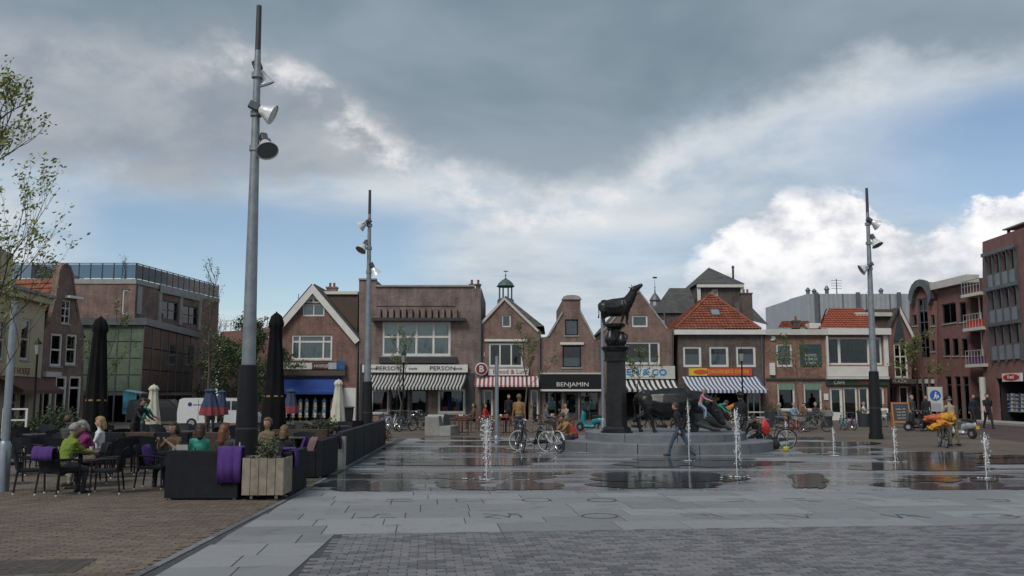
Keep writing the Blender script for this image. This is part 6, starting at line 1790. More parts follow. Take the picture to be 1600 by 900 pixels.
# ------------------------------------------------------------------ tables
def table(label, loc, rz=0.0, w=.72, h=.74, m=None, group='dark terrace tables', name='terrace_table'):
    t = thing(name, label, 'table', loc, rz, group)
    MB().cbox(-w / 2, w / 2, -w / 2, w / 2, h - .035, h, .01).build('tabletop', m or M_table, t)
    MB().lathe([(.035, .03), (.03, h - .036)], 10).build('stem', M_black, t); MB().cbox(-.23, .23, -.23, .23, 0, .029, .008).build('base', M_black, t)
    return t
tb = at_ground(122, 763); table('small dark table between the two older women', tb, R(20))
for (x, y, w_, nm, m, lab) in ((-.05, -.1, .2, 'newspaper', M_panel, 'folded grey-white paper lying on the table between the women'), (.18, .1, .08, 'cup', M_white, 'white cup on the table between the women')):
    b = MB()
    if nm == 'cup': b.lathe([(.03, 0), (.04, .07), (.035, .07), (.026, .01)], 12)
    else: b.cbox(-.16, .16, -.11, .11, 0, .012, .003)
    tag(b.build(nm, m, None, nm == 'cup', (tb[0] + x, tb[1] + y, tb[2] + .741), .4), lab, nm)
lt = XY(300, 17.6); table('low lounge table behind the front sofa', (lt.x, lt.y, .014), .1, .8, .62); lt2 = XY(420, 18.6)
for i, (u, lab) in enumerate(((268, 'tall glass at the left of the lounge table'), (283, 'pale menu card standing on the lounge table'), (372, 'small clear bottle beside the purple blanket'))):
    p = XY(u, 17.5); b = MB()
    if i == 1: b.box(-.11, .11, -.004, .004, 0, .28, M=Matrix.Rotation(.2, 4, 'X'))
    else: b.lathe([(.03, 0), (.035, .1), (.03, .16), (.015, .2), (.015, .26)], 10)
    tag(b.build(('drinking_glass', 'menu_card', 'bottle')[i], M_offwhite if i == 1 else M_panel, None, i != 1, (p.x, p.y, .636 if i < 2 else .70)), lab, ('glass', 'menu', 'bottle')[i])
table('low side table by the purple blanket', (XY(372, 17.5).x, 17.55, .014), 0, .4, .68)

# ------------------------------------------------------------------ background terrace chairs
ch1 = arm_chair('steel_chair', 'metal and grey mesh chair in the rear terrace', M_steel, M_seatpad, 'steel chairs of the rear terrace')
pos = [(420, 30, 170, 'steel mesh chair in front of the right black parasol'), (448, 31, 190, 'steel mesh chair below the folded red and blue parasol near the card racks'), (476, 33, 160, 'steel mesh chair left of the cream parasol at the shop'), (395, 33, 200, 'steel mesh chair just left of the right black parasol'), (500, 37, 175, 'steel mesh chair beside the second cream parasol'), (545, 38, 150, 'steel mesh chair right of the second cream parasol'),
       (290, 32, 180, 'steel mesh chair in front of the white van'), (250, 31, 165, 'steel mesh chair right of the first cream parasol'), (222, 31, 200, 'steel mesh chair at the foot of the first cream parasol'), (350, 33, 175, 'steel mesh chair under the pair of red and blue parasols')]
for i, (u, Y, a, lab) in enumerate(pos):
    p = XY(u, Y)
    if i == 0: ch1.location = p; ch1.rotation_euler = (0, 0, R(a)); ch1['label'] = lab
    else: dup(ch1, p, R(a), lab)
p = G(594, 690); cb1 = dup(ch1, (p.x, p.y, 0), R(100), 'blue-seated steel chair at the far end of the sofa row', swap={M_seatpad: mat('blue_mesh', (.03, .06, .13), .7)})
for i, (u, Y, lab) in enumerate(((200, 27, 'dark table in the rear terrace near the waiter'), (300, 28, 'dark table in front of the van'), (440, 32, 'dark table near the card racks'), (525, 36.5, 'dark table at the foot of the second cream parasol'), (60, 26, 'dark table at the left beside the shrub'), (150, 28, 'dark table behind the left parasol'))):
    table(lab, XY(u, Y), .2 * i)
for i, (u, Y, a, lab) in enumerate(((30, 25, 150, 'black chair at the far left rear table'), (88, 26, 200, 'black chair near the dark shrub'), (128, 27, 120, 'black chair left of the left parasol'), (180, 27, 230, 'black chair right of the left parasol'), (112, 30, 20, 'black chair in front of the bell gable house'), (330, 28.5, 250, 'black chair at the table in front of the van'), (268, 28, 100, 'black chair left of the table in front of the van'), (455, 27, 200, 'black chair behind the cushioned sofa'), (65, 30, 0, 'black chair facing the camera before the dark shrub'))):
    dup(ch0, XY(u, Y), R(a), lab)

for i, (u, Y, a, lab) in enumerate(((15, 21, 40, 'black chair at the left edge behind the steel post'), (60, 22.5, 170, 'black chair in the middle of the left rear rows'), (92, 23.5, 10, 'black chair facing forward behind the grey-haired women'), (135, 22.6, 190, 'black chair just in front of the left parasol'), (160, 22.2, 150, 'black chair right of the blonde woman'), (188, 21.2, 30, 'black chair facing forward left of the front sofa group'), (212, 22.5, 200, 'black chair in the gap left of the drinking woman'), (240, 22.4, 160, 'black chair behind the drinking woman'), (392, 23.5, 190, 'black chair right behind the tallest mast'), (440, 23.2, 170, 'black chair behind the light brown haired woman'), (476, 24.2, 20, 'black chair facing forward behind the purple cushion'), (488, 29.5, 185, 'black chair behind the green shrub'), (515, 31.5, 160, 'black chair left of the plain sofa backs'), (538, 33.5, 10, 'black chair facing forward near the far sofa backs'), (556, 35, 190, 'black chair near the foot of the middle mast'), (34, 28.5, 190, 'black chair left of the dark shrub'), (172, 30.5, 170, 'black chair behind the waiter'), (305, 30, 10, 'black chair facing forward before the van wheel'), (375, 30, 170, 'black chair before the van front'))):
    dup(ch0, XY(u, Y), R(a), lab)
for i, (u, Y, lab) in enumerate(((75, 23.8, 'dark table in the middle of the left rear rows'), (205, 23.2, 'dark table behind the purple-cushion chair'), (455, 24.0, 'dark table beyond the wooden planter'), (530, 32.4, 'dark table along the plain sofa backs'), (395, 28.5, 'dark table left of the right black parasol'))):
    table(lab, XY(u, Y), .15 * i)
# ------------------------------------------------------------------ folded parasols
def parasol(u, Y, v_t, v_b, rb, m, label, group, rt=.45, tie=None, base=True, trim=None, seed=1):
    c = XY(u, Y); zt, zb = Zat(v_t, Y), Zat(v_b, Y); H = zt - zb
    t = thing('folded_parasol', label, 'parasol', c, 0, group)
    MB().lathe([(.03, 0), (.03, zt - .05)], 10).build('pole', M_dkgrey, t)
    MB().lathe([(.32, 0), (.32, .07), (.08, .1), (.06, .3)], 16).build('base', M_concrete if not trim else M_dkgrey, t)
    rn = random.Random(seed); ph = rn.uniform(0, 6)
    wob = lambda i, k: .10 * math.sin(i * 2 * math.pi / 28 * 8 + ph) + .05 * math.sin(i * 1.9 + k)
    prof = [(rb * .75, zb + .02), (rb * 1.0, zb), (rb * .98, zb + H * .1), (rb * .86, zb + H * .30), (rb * .70, zb + H * .52), (rb * .55, zb + H * .74), (rb * .47, zb + H * .86), (rb * .58, zb + H * .885), (rb * .60, zb + H * .91), (rb * .42, zb + H * .97), (rb * .06, zt), (.01, zt + .03)]
    if tie: prof[3] = (rb * .78, zb + H * .36)
    c_ = MB().lathe(prof, 28, wob=wob); me_m = [m]
    if trim:
        for fi in range(len(c_.f)):
            if fi // 28 in (1, 2): c_.m[fi] = 1
        me_m = [m, trim]
    cn = c_.build('canopy', me_m, t, True)
    if tie: MB().lathe([(rb * .80, zb + H * .305), (rb * .84, zb + H * .312), (rb * .80, zb + H * .32)], 20).build('tie_strap', mat('tan_strap', (.28, .19, .08), .8), t)
    return t
M_pblack = mat('black_cover', (.009, .009, .010), .9, var=.3, scale=3, bump=.4, bscale=9, spec=.15)
M_pcream = mat('cream_parasol', (.50, .48, .38), .9, var=.15, scale=2, bump=.4, bscale=9)
parasol(145, 25, 495, 686, .34, M_pblack, 'tall folded black parasol at the left, tied with a tan strap', 'tall black parasols', tie=True, seed=2)
parasol(425, 27, 488, 680, .36, M_pblack, 'tall folded black parasol right of the tallest mast', 'tall black parasols', tie=True, seed=3)
parasol(236, 32, 601, 672, .29, M_pcream, 'folded cream parasol in front of the glass corner building', 'cream parasols', seed=4)
parasol(527, 37, 593, 664, .30, M_pcream, 'folded cream parasol in front of the blue awning shop', 'cream parasols', seed=5)
M_pnavy = mat('navy_parasol', (.035, .05, .10), .9, var=.2); M_pred = mat('dull_red_trim', (.20, .04, .05), .9)
parasol(326, 36, 607, 649, .38, M_pnavy, 'folded navy parasol with red hem in front of the van', 'navy and red parasols', trim=M_pred, seed=6)
parasol(344, 38, 609, 648, .28, M_pnavy, 'slimmer folded navy parasol behind the other one at the van', 'navy and red parasols', trim=M_pred, seed=7)
parasol(453, 42, 608, 646, .36, M_pnavy, 'folded navy and red parasol in front of the card racks', 'navy and red parasols', trim=M_pred, seed=8)

# ------------------------------------------------------------------ white van
vc = XY(345, 50)
van = thing('delivery_van', 'white delivery van parked behind the terrace', 'van', (vc.x - .1, vc.y, 0), R(4)); van.scale = (.82,) * 3
prof = [(-2.55, .35), (-2.58, 1.1), (-2.45, 1.92), (-2.2, 2.02), (1.0, 2.02), (1.35, 1.92), (1.95, 1.18), (2.55, 1.0), (2.68, .8), (2.68, .35)]
MB().prism(prof, -.9, .9).build('body', mat('white_car_paint', (.62, .63, .64), .25, var=.05), van)
M_vg = mat('dark_car_glass', (.03, .035, .04), .08, var=.1)
MB().prism([(1.0, 1.22), (1.78, 1.22), (1.32, 1.82), (1.0, 1.82)], -.915, -.902).build('window', M_vg, van); MB().prism([(-.05, 1.22), (.92, 1.22), (.92, 1.82), (-.05, 1.82)], -.915, -.902).build('window', M_vg, van)
MB().add([(1.42, -.78, 1.86), (1.42, .78, 1.86), (1.96, .8, 1.2), (1.96, -.8, 1.2)], [(0, 1, 2, 3)], 0, Matrix.Translation((.02, 0, .02))).build('windscreen', M_vg, van)
for x in (-1.6, 1.75):
    for sy in (-1, 1):
        w = MB().lathe([(.2, -.1), (.32, -.1), (.34, -.06), (.34, .06), (.32, .1), (.2, .1)], 20, M=Matrix.Translation((x, sy * .84, .34)) @ Matrix.Rotation(math.pi / 2, 4, 'X')).build('wheel', M_rubber, van, True)
        MB().lathe([(.2, -.11), (.2, .11)], 14, M=Matrix.Translation((x, sy * .84, .34)) @ Matrix.Rotation(math.pi / 2, 4, 'X')).build('rim', M_alu, w)
em = MB().lathe([(.14, 0), (.14, .012)], 20, M=Matrix.Translation((-1.75, -.902, 1.6)) @ Matrix.Rotation(math.pi / 2, 4, 'X')).build('emblem', M_cl_blue, van)
lettering('service', .2, M_cl_blue2, van, -1.25, -.91, 1.58)
MB().box(-2.59, -2.52, -.8, -.65, .9, 1.2).build('tail_light', M_redpaint, van); MB().box(2.6, 2.69, -.8, -.55, .72, .9).build('headlight', M_alu, van)
for x in (-.06, -1.2): MB().box(x, x + .02, -.908, -.901, .5, 1.95).build('door_seam', M_dkgrey, van)
# dark estate car behind the first parasol
cc = XY(275, 55)
car = thing('dark_car', 'dark estate car with open tailgate behind the first cream parasol', 'car', (cc.x - .6, cc.y, 0), R(8))
MB().prism([(-2.1, .3), (-2.15, .9), (-2.0, 1.5), (-1.6, 1.55), (.3, 1.55), (.95, 1.02), (1.9, .92), (2.1, .7), (2.1, .3)], -.85, .85).build('body', mat('black_car_paint', (.02, .021, .024), .2, var=.1), car)
MB().prism([(-1.8, 1.0), (.7, 1.0), (.25, 1.45), (-1.7, 1.45)], -.865, -.852).build('window', M_vg, car)
MB().box(-2.9, -1.95, -.8, .8, 1.88, 1.94, M=Matrix.Translation((.25, 0, -.3)) @ Matrix.Rotation(.18, 4, 'Y')).build('tailgate', mat('silver_paint', (.42, .42, .43), .3, .5), car)
for x in (-1.4, 1.3):
    for sy in (-1, 1):
        w = MB().lathe([(.18, -.1), (.3, -.1), (.31, .1), (.18, .1)], 18, M=Matrix.Translation((x, sy * .8, .31)) @ Matrix.Rotation(math.pi / 2, 4, 'X')).build('wheel', M_rubber, car, True)
        MB().lathe([(.18, -.11), (.18, .11)], 12, M=Matrix.Translation((x, sy * .8, .31)) @ Matrix.Rotation(math.pi / 2, 4, 'X')).build('rim', M_alu, w)

# ------------------------------------------------------------------ white frame at the left edge
p = XY(20, 30)
t = thing('white_frame_rack', 'white metal frame rack standing at the left edge before the cream house', 'rack', (p.x, p.y, 0), R(10))
z0, z1 = Zat(692, 30), Zat(638, 30)
for x in (-.36, .36): MB().box(x - .03, x + .03, -.03, .03, 0, z1).build('upright', M_white, t)
for f in (.02, .35, .68, 1.0): z = z0 + (z1 - z0) * f; MB().box(-.329, .329, -.025, .025, z - .05, z).build('crossbar', M_white, t)

# ================================================================== STREET FURNITURE IN THE MIDDLE
def bench(u, v, rz, label):
    p = G(u, v); t = thing('stone_bench', label, 'bench', (p.x, p.y, 0), rz, 'pale stone benches')
    MB().cbox(-.5, .5, -.28, .28, 0, .44, .015).build('seat_block', M_concrete, t)
    MB().add([(-.5, .14, .442), (.5, .14, .442), (.5, .28, .442), (-.5, .28, .442), (-.5, .24, .88), (.5, .24, .88), (.5, .32, .88), (-.5, .32, .88)], [(0, 1, 5, 4), (2, 3, 7, 6), (4, 5, 6, 7), (0, 4, 7, 3), (1, 2, 6, 5), (3, 2, 1, 0)]).build('backrest', M_seatpad, t)
    return t
bench(702, 680, R(70), 'pale stone bench with dark back in front of the striped awning shop')
p = G(678, 680); t = thing('stone_block', 'grey stone block bin left of the pale bench', 'stone block', (p.x, p.y, 0), R(6))
MB().cbox(-.42, .42, -.35, .35, 0, .85, .02).build('body', M_concrete, t); MB().cbox(-.30, .45, -.3, .3, .851, .93, .02).build('lid', M_offwhite, t)
# red-brown tables and chairs outside the bakery
def wood_chair(label):
    t = thing('wooden_chair', label, 'chair', (0, 0, 0), 0, 'red-brown wooden chairs of the bakery')
    for sx in (-1, 1):
        MB().tube([(sx * .2, -.2, 0), (sx * .2, -.19, .45)], .018, 6).build('leg', M_brownwood, t); MB().tube([(sx * .2, .24, 0), (sx * .2, .2, .45), (sx * .2, .27, .9)], .018, 6).build('leg', M_brownwood, t)
        MB().tube([(sx * .22, -.2, .45), (sx * .23, -.15, .66), (sx * .22, .22, .68)], .016, 6).build('armrest', M_brownwood, t)
    MB().cbox(-.22, .22, -.22, .22, .43, .47, .01).build('seat', M_brownwood, t)
    for z in (.58, .7, .82): MB().box(-.2, .2, .215 + (z - .45) * .12, .235 + (z - .45) * .12, z, z + .06).build('slat', M_brownwood, t)
    return t
wc = wood_chair('wooden chair left of the first red table outside the bakery')
wtab = [(722, 676, 'first red table with cups outside the bakery, next to the bench'), (790, 676, 'second red table outside the bakery behind the tall jet'), (868, 674, 'third red table outside the bakery, right of the young tree')]
wch = [(704, 675, 80, 'wooden chair left of the first red table outside the bakery'), (742, 674, -80, 'wooden chair right of the first red table outside the bakery'), (724, 680, 175, 'wooden chair in front of the first red table'), (768, 676, 100, 'wooden chair left of the second red table'), (778, 680, 165, 'wooden chair nearest the tall jet'), (800, 680, 200, 'wooden chair beside the standing man in the tan jacket'), (850, 676, 70, 'wooden chair left of the third red table'), (890, 675, -90, 'wooden chair right of the third red table'), (872, 679, 190, 'wooden chair in front of the third red table'), (750, 671, 10, 'wooden chair close to the bakery window')]
for i, (u, v, a, lab) in enumerate(wch):
    p = G(u, v)
    if i == 0: wc.location = (p.x, p.y, 0); wc.rotation_euler = (0, 0, R(a))
    else: dup(wc, (p.x, p.y, 0), R(a), lab)
M_redcloth = mat('red_table_cloth', (.30, .05, .04), .8)
for i, (u, v, lab) in enumerate(wtab):
    p = G(u, v); table(lab, (p.x, p.y, 0), .1, .8, .76, M_brownwood, 'red-brown bakery tables', 'bakery_table')
    for k in range(5):
        q = (p.x + random.uniform(-.28, .28), p.y + random.uniform(-.28, .28), .762); m_ = (M_white, M_redcloth, M_white, M_yellow, M_redcloth)[k]
        tag(MB().lathe([(.05, 0), (.06, .1), (.05, .12), (.02, .13)], 10).build('cup', m_, None, True, q), ('white cup', 'red napkin pot', 'second white cup', 'yellow flower pot', 'second red pot')[k] + ' on the ' + ('first', 'second', 'third')[i] + ' red bakery table', 'cup', 'cups and pots on bakery tables')
# chalkboard
p = G(1408, 668); t = thing('chalkboard', 'orange-framed chalkboard sign standing right of the lamp mast', 'signboard', (p.x, p.y, 0), R(-8))
for sy in (-1, 1):
    Tm = Matrix.Translation((0, sy * .28, 0)) @ Matrix.Rotation(sy * .2, 4, 'X')
    for sx in (-1, 1): MB().box(sx * .45 - .04, sx * .45 + .04, -.025, .025, .0, 1.45, M=Tm).build('frame_post', mat('orange_wood', (.36, .15, .05), .6, var=.2), t)
    for z in (.28, 1.35): MB().box(-.409, .409, -.02, .02, z, z + .09, M=Tm).build('frame_rail', MATS['orange_wood'], t)
    bd = MB().box(-.409, .409, -.012, .012, .371, 1.349, M=Tm).build('board', M_dkgrey, t)
    if sy < 0:
        for k in range(5):
            o = link('chalk_line', text_mesh(('MENU', 'koffie 1,75', 'soep 4,50', 'taart 2,95', 'wijn 3,25')[k], .12 if k else .17, .002), bd); o.data.materials.append(M_offwhite if k else M_cl_blue2); o.matrix_basis = Tm @ Matrix.Translation((0, -.016, 1.22 - k * .17))
# blue round pedestrian zone sign on panel
p = G(1464, 668); t = thing('zone_sign', 'white panel sign with blue pedestrian disc left of the old man', 'sign', (p.x, p.y, 0), R(-4))
h = Zat(604, p.y)
for x in (-.42, .42): MB().tube([(x, .03, 0), (x, .03, h)], .03, 8).build('post', M_steel, t)
MB().cbox(-.40, .40, -.02, .02, .9, h - .02, .005).build('panel', M_offwhite, t); MB().box(-.32, .32, -.026, -.021, .95, 1.35).build('lower_plate', M_panel, t)
dz = h - .5
ds = MB().lathe([(.30, 0), (.30, .012)], 28, M=Matrix.Translation((0, -.022, dz)) @ Matrix.Rotation(math.pi / 2, 4, 'X')).build('blue_disc', mat('sign_blue', (.02, .10, .40), .4), t)
MB().ico((.02, -.04, dz + .15), (.045, .008, .045), sub=2).build('figure_head', M_white, ds)
MB().prism([(-.05, dz + .09), (.06, dz + .09), (.05, dz - .05), (.10, dz - .2), (.05, dz - .2), (.0, dz - .07), (-.07, dz - .2), (-.12, dz - .2), (-.05, dz - .03)], -.045, -.036).build('figure_body', M_white, ds); MB().prism([(.08, dz - .02), (.15, dz + .05), (.2, dz - .12), (.12, dz - .14)], -.045, -.036).build('child_figure', M_white, ds)
# litter bins and planters in front of the cafe
def tub(u, v, h, r, label, seed, nm='planter_tub'):
    p = G(u, v); t = thing(nm, label, 'planter', (p.x, p.y, 0), 0, 'dark planter tubs of the cafe')
    MB().lathe([(r * .8, 0), (r, h), (r * .93, h), (r * .9, h - .06)], 18).build('tub', M_dkgrey, t, True)
    rn = random.Random(seed); lb = MB()
    for k in range(130): leaf_into(lb, Vector((rn.gauss(0, r * .6), rn.gauss(0, r * .6), h + abs(rn.gauss(0, .22)))), .06, rn)
    tag(lb.build('foliage', M_leafd, t, fix=False), kind='stuff')
tub(1292, 668, .7, .33, 'dark planter tub at the left of the cafe door', 1); tub(1350, 667, .75, .36, 'dark planter tub left of the right lamp mast', 2); tub(1206, 668, .9, .4, 'dark planter tub left of the cafe tables', 4)
p = G(545, 662); t = thing('litter_bin', 'black wheeled litter bin beside the white painted wall', 'bin', (p.x, p.y, 0)); MB().lathe([(.28, .05), (.36, 1.0)], 4, M=Matrix.Rotation(math.pi / 4, 4, 'Z')).build('body', M_black, t); MB().cbox(-.30, .30, -.32, .30, 1.001, 1.08, .03).build('lid', M_dkgrey, t)
# fence rails in front of the blue awning shop
p0 = G(1178, 667); t = thing('rail_barrier', 'low pale rail barrier right of the blue striped awning', 'barrier', (p0.x, p0.y, 0))
for x in (-.9, .9): MB().box(x - .04, x + .04, -.04, .04, 0, .9).build('post', M_offwhite, t)
for z in (.5, .8): MB().box(-.859, .859, -.02, .02, z, z + .08).build('rail', M_offwhite, t)
# yellow safety post stump & grey bins right
p = G(1462, 660)
# ================================================================== PEOPLE
import numpy as np
from mathutils import noise as mnoise
SKIN = [mat('skin_light', (.42, .26, .19), .55, var=.08, scale=10), mat('skin_tan', (.33, .19, .13), .55, var=.08, scale=10)]
CLOTH = {}
def cloth(name, c, r=.9):
    if name not in CLOTH: CLOTH[name] = mat('cloth_' + name, c, r, var=.18, scale=9, bump=.4, bscale=14)
    return CLOTH[name]
for nm, c in dict(black=(.014, .014, .016), navy=(.018, .022, .04), denim=(.05, .075, .12), dkdenim=(.028, .036, .055), grey=(.14, .14, .145), dkgrey=(.05, .05, .055), white=(.55, .55, .54), beige=(.30, .25, .19), stone=(.26, .23, .19), olive=(.12, .145, .035), lime=(.16, .22, .03), magenta=(.20, .02, .10), pink=(.45, .18, .24), tan=(.27, .16, .06), brown=(.12, .075, .045), red=(.42, .025, .03), teal=(.02, .20, .15), mint=(.06, .36, .26), orange=(.50, .17, .02), blue=(.05, .12, .28), lightblue=(.20, .28, .36), khaki=(.16, .13, .08), cream=(.42, .38, .28)).items(): cloth(nm, c)
HAIR = dict(brown=mat('hair_brown', (.045, .026, .015), .6, var=.3, scale=30), black=mat('hair_black', (.010, .009, .008), .5, var=.3, scale=30), blond=mat('hair_blond', (.28, .19, .08), .6, var=.3, scale=30), grey=mat('hair_grey', (.26, .25, .24), .7, var=.3, scale=30), auburn=mat('hair_auburn', (.14, .055, .02), .55, var=.35, scale=30), lightbrown=mat('hair_light_brown', (.13, .075, .038), .6, var=.3, scale=30))
M_eye = mat('eye_dark', (.02, .015, .012), .3, var=0); M_shoe = mat('shoe_dark', (.02, .018, .016), .5, var=.2); M_shoew = mat('shoe_white', (.5, .5, .5), .6, var=.1); M_lip = mat('lip', (.30, .10, .09), .5, var=0)

def limb_dir(fwd, out, side): return Vector((side * math.sin(out), -math.sin(fwd) * math.cos(out), -math.cos(fwd) * math.cos(out)))
def person(label, loc, rz, pose, top, bottom, hair='brown', hairlen=0, H=1.74, shoes=None, skin=0, group=None, female=False, sleeves=True, hat=None, vox=.024, name='person', z_seat=None, girth=1.0, skirt=False, shorts=False):
    """pose: lean, twist; per leg (thigh fwd, thigh out, knee bend); per arm (upper fwd, out, elbow bend, elbow inward)"""
    k = H / 1.74
    lean = pose.get('lean', 0.0); hd = pose.get('head', 0.0); hturn = pose.get('turn', 0.0)
    lg = pose.get('legs', ((.05, .04, .05), (-.05, .04, .05))); am = pose.get('arms', ((.05, .12, .2, 0), (.05, .12, .2, 0)))
    sw = (.165 if female else .19); hipw = .095 if female else .088
    pts = {}
    pel = Vector((0, 0, 0))
    tdir = Vector((0, -math.sin(lean), math.cos(lean)))
    curve = pose.get('hunch', .0); tdir2 = Vector((0, -math.sin(lean + curve), math.cos(lean + curve)))
    waist = pel + tdir * .17; chest = waist + tdir2 * .22; sh = chest + tdir2 * .12; neck = sh + tdir2 * .07
    hdir = Vector((0, -math.sin(lean + curve + hd), math.cos(lean + curve + hd)))
    head = neck + hdir * .155
    fwd_h = Vector((0, -math.cos(lean + curve + hd), -math.sin(lean + curve + hd)))
    if hturn: fwd_h.rotate(Matrix.Rotation(hturn, 3, 'Z'))
    side_h = hdir.cross(fwd_h).normalized()
    prims = []    # (region, pts, rad, sq)
    g_ = girth
    prims.append(('top', [pel + tdir * .02, pel + tdir * .10, waist, chest, sh - tdir2 * .01, sh + tdir2 * .035], [.165 * g_, .158 * g_, .14 * g_, .165 * g_, .15, .08], .70))
    prims.append(('bottom', [pel - tdir * .06, pel + tdir * .04], [.15 * g_, .165 * g_], .78))
    prims.append(('skin', [sh + tdir2 * .02, neck, neck + hdir * .06], [.058, .054, .052], 1))
    prims.append(('skin', [head - hdir * .05, head + hdir * .035], [.078, .088], 1.12))
    prims.append(('skin', [head - hdir * .085 + fwd_h * .035, head - hdir * .04 + fwd_h * .03], [.05, .068], 1))
    prims.append(('skin', [head + hdir * .005 + fwd_h * .09, head - hdir * .025 + fwd_h * .112], [.012, .018], 1))
    for s in (-1, 1): prims.append(('skin', [head + side_h * s * .088 + hdir * .015, head + side_h * s * .094 - hdir * .02], [.018, .014], 1))
    low = 0.0; hands = []; feet = []
    for s, (tf, to, kb) in zip((1, -1), lg):
        hip = pel + Vector((s * hipw, 0, -.02)); d1 = limb_dir(tf, to, s); knee = hip + d1 * .43; d2 = limb_dir(tf - kb, to * .5, s); ank = knee + d2 * .42
        fd = Vector((d1.x * .3, -1, 0)).normalized() if abs(tf - kb) < .5 else Vector((0, -math.cos(tf - kb), math.sin(tf - kb) * -1)).normalized()
        prims.append(('bottom', [hip, hip.lerp(knee, .5), knee], [.098 * g_, .082 * g_, .062], 1)); prims.append(('skin' if shorts or skirt else 'bottom', [knee, knee.lerp(ank, .35), ank], [.060, .058, .045], 1))
        toe = ank + fd * .16 + Vector((0, 0, -.045)); prims.append(('shoe', [ank - fd * .05 + Vector((0, 0, -.045)), ank + fd * .06 + Vector((0, 0, -.042)), toe], [.044, .046, .034], .9)); low = min(low, ank.z - .085, toe.z - .035); feet.append(ank)
    if skirt: prims.append(('bottom', [pel + tdir * .03, pel + limb_dir(lg[0][0] * .9, 0, 1) * .25, pel + limb_dir(lg[0][0] * .9, 0, 1) * .45], [.165, .19, .20], .75))
    for s, (uf, uo, eb, ei) in zip((1, -1), am):
        shp = sh + Vector((s * sw, 0, 0)) - tdir2 * .03; d1 = limb_dir(uf + lean * .0, uo, s); elb = shp + d1 * .29
        d2 = limb_dir(uf + eb, uo - ei, s); wr = elb + d2 * .25
        prims.append(('top', [shp - Vector((s * .04, 0, 0)), shp, shp.lerp(elb, .5), elb], [.066, .062, .050, .043], 1)); prims.append(('top' if sleeves else 'skin', [elb, elb.lerp(wr, .4), wr], [.044, .042, .031], 1))
        prims.append(('skin', [wr, wr + d2 * .05, wr + d2 * .085], [.03, .036, .032], .75)); hands.append((wr + d2 * .085, d2, s))
    me = sculpt([(p, r, q) for _, p, r, q in prims], vox, 2, 'person_body')
    regs = ['top', 'bottom', 'skin', 'shoe']
    mats_ = [top, bottom, SKIN[skin], shoes or M_shoe]
    for m in mats_: me.materials.append(m)
    segs = []
    for reg, pp, rr, sq in prims:
        for i in range(len(pp) - 1): segs.append((regs.index(reg), Vector(pp[i]), Vector(pp[i + 1]) - Vector(pp[i]), rr[i], rr[i + 1]))
    cen = np.empty(len(me.polygons) * 3); me.polygons.foreach_get('center', cen); cen = cen.reshape(-1, 3)
    best = np.full(len(cen), 9.0); bi = np.zeros(len(cen), dtype=np.int32)
    for ri, a, d, r0, r1 in segs:
        a, d = np.array(a), np.array(d)
        tt_ = np.clip((cen - a) @ d / max(d @ d, 1e-9), 0, 1); q = np.linalg.norm(cen - a - tt_[:, None] * d, axis=1) - (r0 + (r1 - r0) * tt_)
        k_ = q < best; best[k_] = q[k_]; bi[k_] = ri
    me.polygons.foreach_set('material_index', bi)
    skin_v = np.zeros(len(me.vertices), dtype=bool)
    for pz, i_ in zip(me.polygons, bi):
        if i_ >= 2: skin_v[list(pz.vertices)] = True
    nrm_ = [v.normal.copy() for v in me.vertices]
    for v in me.vertices:      # folds and creases in the clothes
        if not skin_v[v.index]:
            q = v.co; v.co = q + nrm_[v.index] * (.014 * mnoise.noise(Vector((q.x * 9, q.y * 9, q.z * 17))) + .007 * mnoise.noise(q * 34))
    # fingers, eyes and mouth complete the same mesh
    bm = bmesh.new(); bm.from_mesh(me); x = MB()
    for (wp, d, s) in hands:
        e = d.orthogonal().normalized(); lat = Vector((0, 1, 0)) - d * d.y; lat = lat.normalized() if lat.length > .1 else e
        nrm = d.cross(lat).normalized() * (-s)
        for q, ln in enumerate((.068, .078, .072, .055)):
            b0 = wp - d * .012 + lat * (-.024 + q * .016); x.tube([b0, b0 + d * ln * .5 + nrm * .006, b0 + d * ln * .85 + nrm * .026], [.0088, .008, .0062], 5, mi=2)
        b0 = wp - d * .06 - lat * .028; x.tube([b0, b0 - lat * .025 + d * .025 + nrm * .01, b0 - lat * .03 + d * .055 + nrm * .02], [.0105, .0095, .007], 5, mi=2)
    for s in (-1, 1): x.ico(head + side_h * s * .033 + hdir * .018 + fwd_h * .088, .0105, 4, 1)
    x.tube([head - side_h * .022 - hdir * .058 + fwd_h * .094, head - hdir * .060 + fwd_h * .101, head + side_h * .022 - hdir * .058 + fwd_h * .094], .006, 4, mi=5)
    xm = x.mesh('x', []); bm.from_mesh(xm); bpy.data.meshes.remove(xm)
    bm.to_mesh(me); bm.free(); me.materials.append(M_eye); me.materials.append(M_lip)
    me.polygons.foreach_set('use_smooth', [True] * len(me.polygons))
    t = thing(name, label, 'person', (0, 0, 0), rz, group)
    body = link('body', me, t)
    # hair
    hb = bmesh.new(); bmesh.ops.create_icosphere(hb, subdivisions=3, radius=1)
    Mx = Matrix((side_h, -fwd_h, hdir)).transposed()
    hb.faces.ensure_lookup_table()
    dele = [f for f in hb.faces if (f.calc_center_median().y < -.15 and f.calc_center_median().z < .45) or (f.calc_center_median().y < .22 and f.calc_center_median().z < -.05) or f.calc_center_median().z < -.55]
    bmesh.ops.delete(hb, geom=dele, context='FACES')
    for v in hb.verts:
        w = 1 + .05 * math.sin(v.co.x * 13 + v.co.z * 9) * math.cos(v.co.y * 11) + .10 * mnoise.noise(v.co * 4 + Vector((H * 7, 0, 0)))
        v.co = Mx @ Vector((v.co.x * .098 * w, v.co.y * .118 * w + .006, v.co.z * .118 * w + .018)) + head
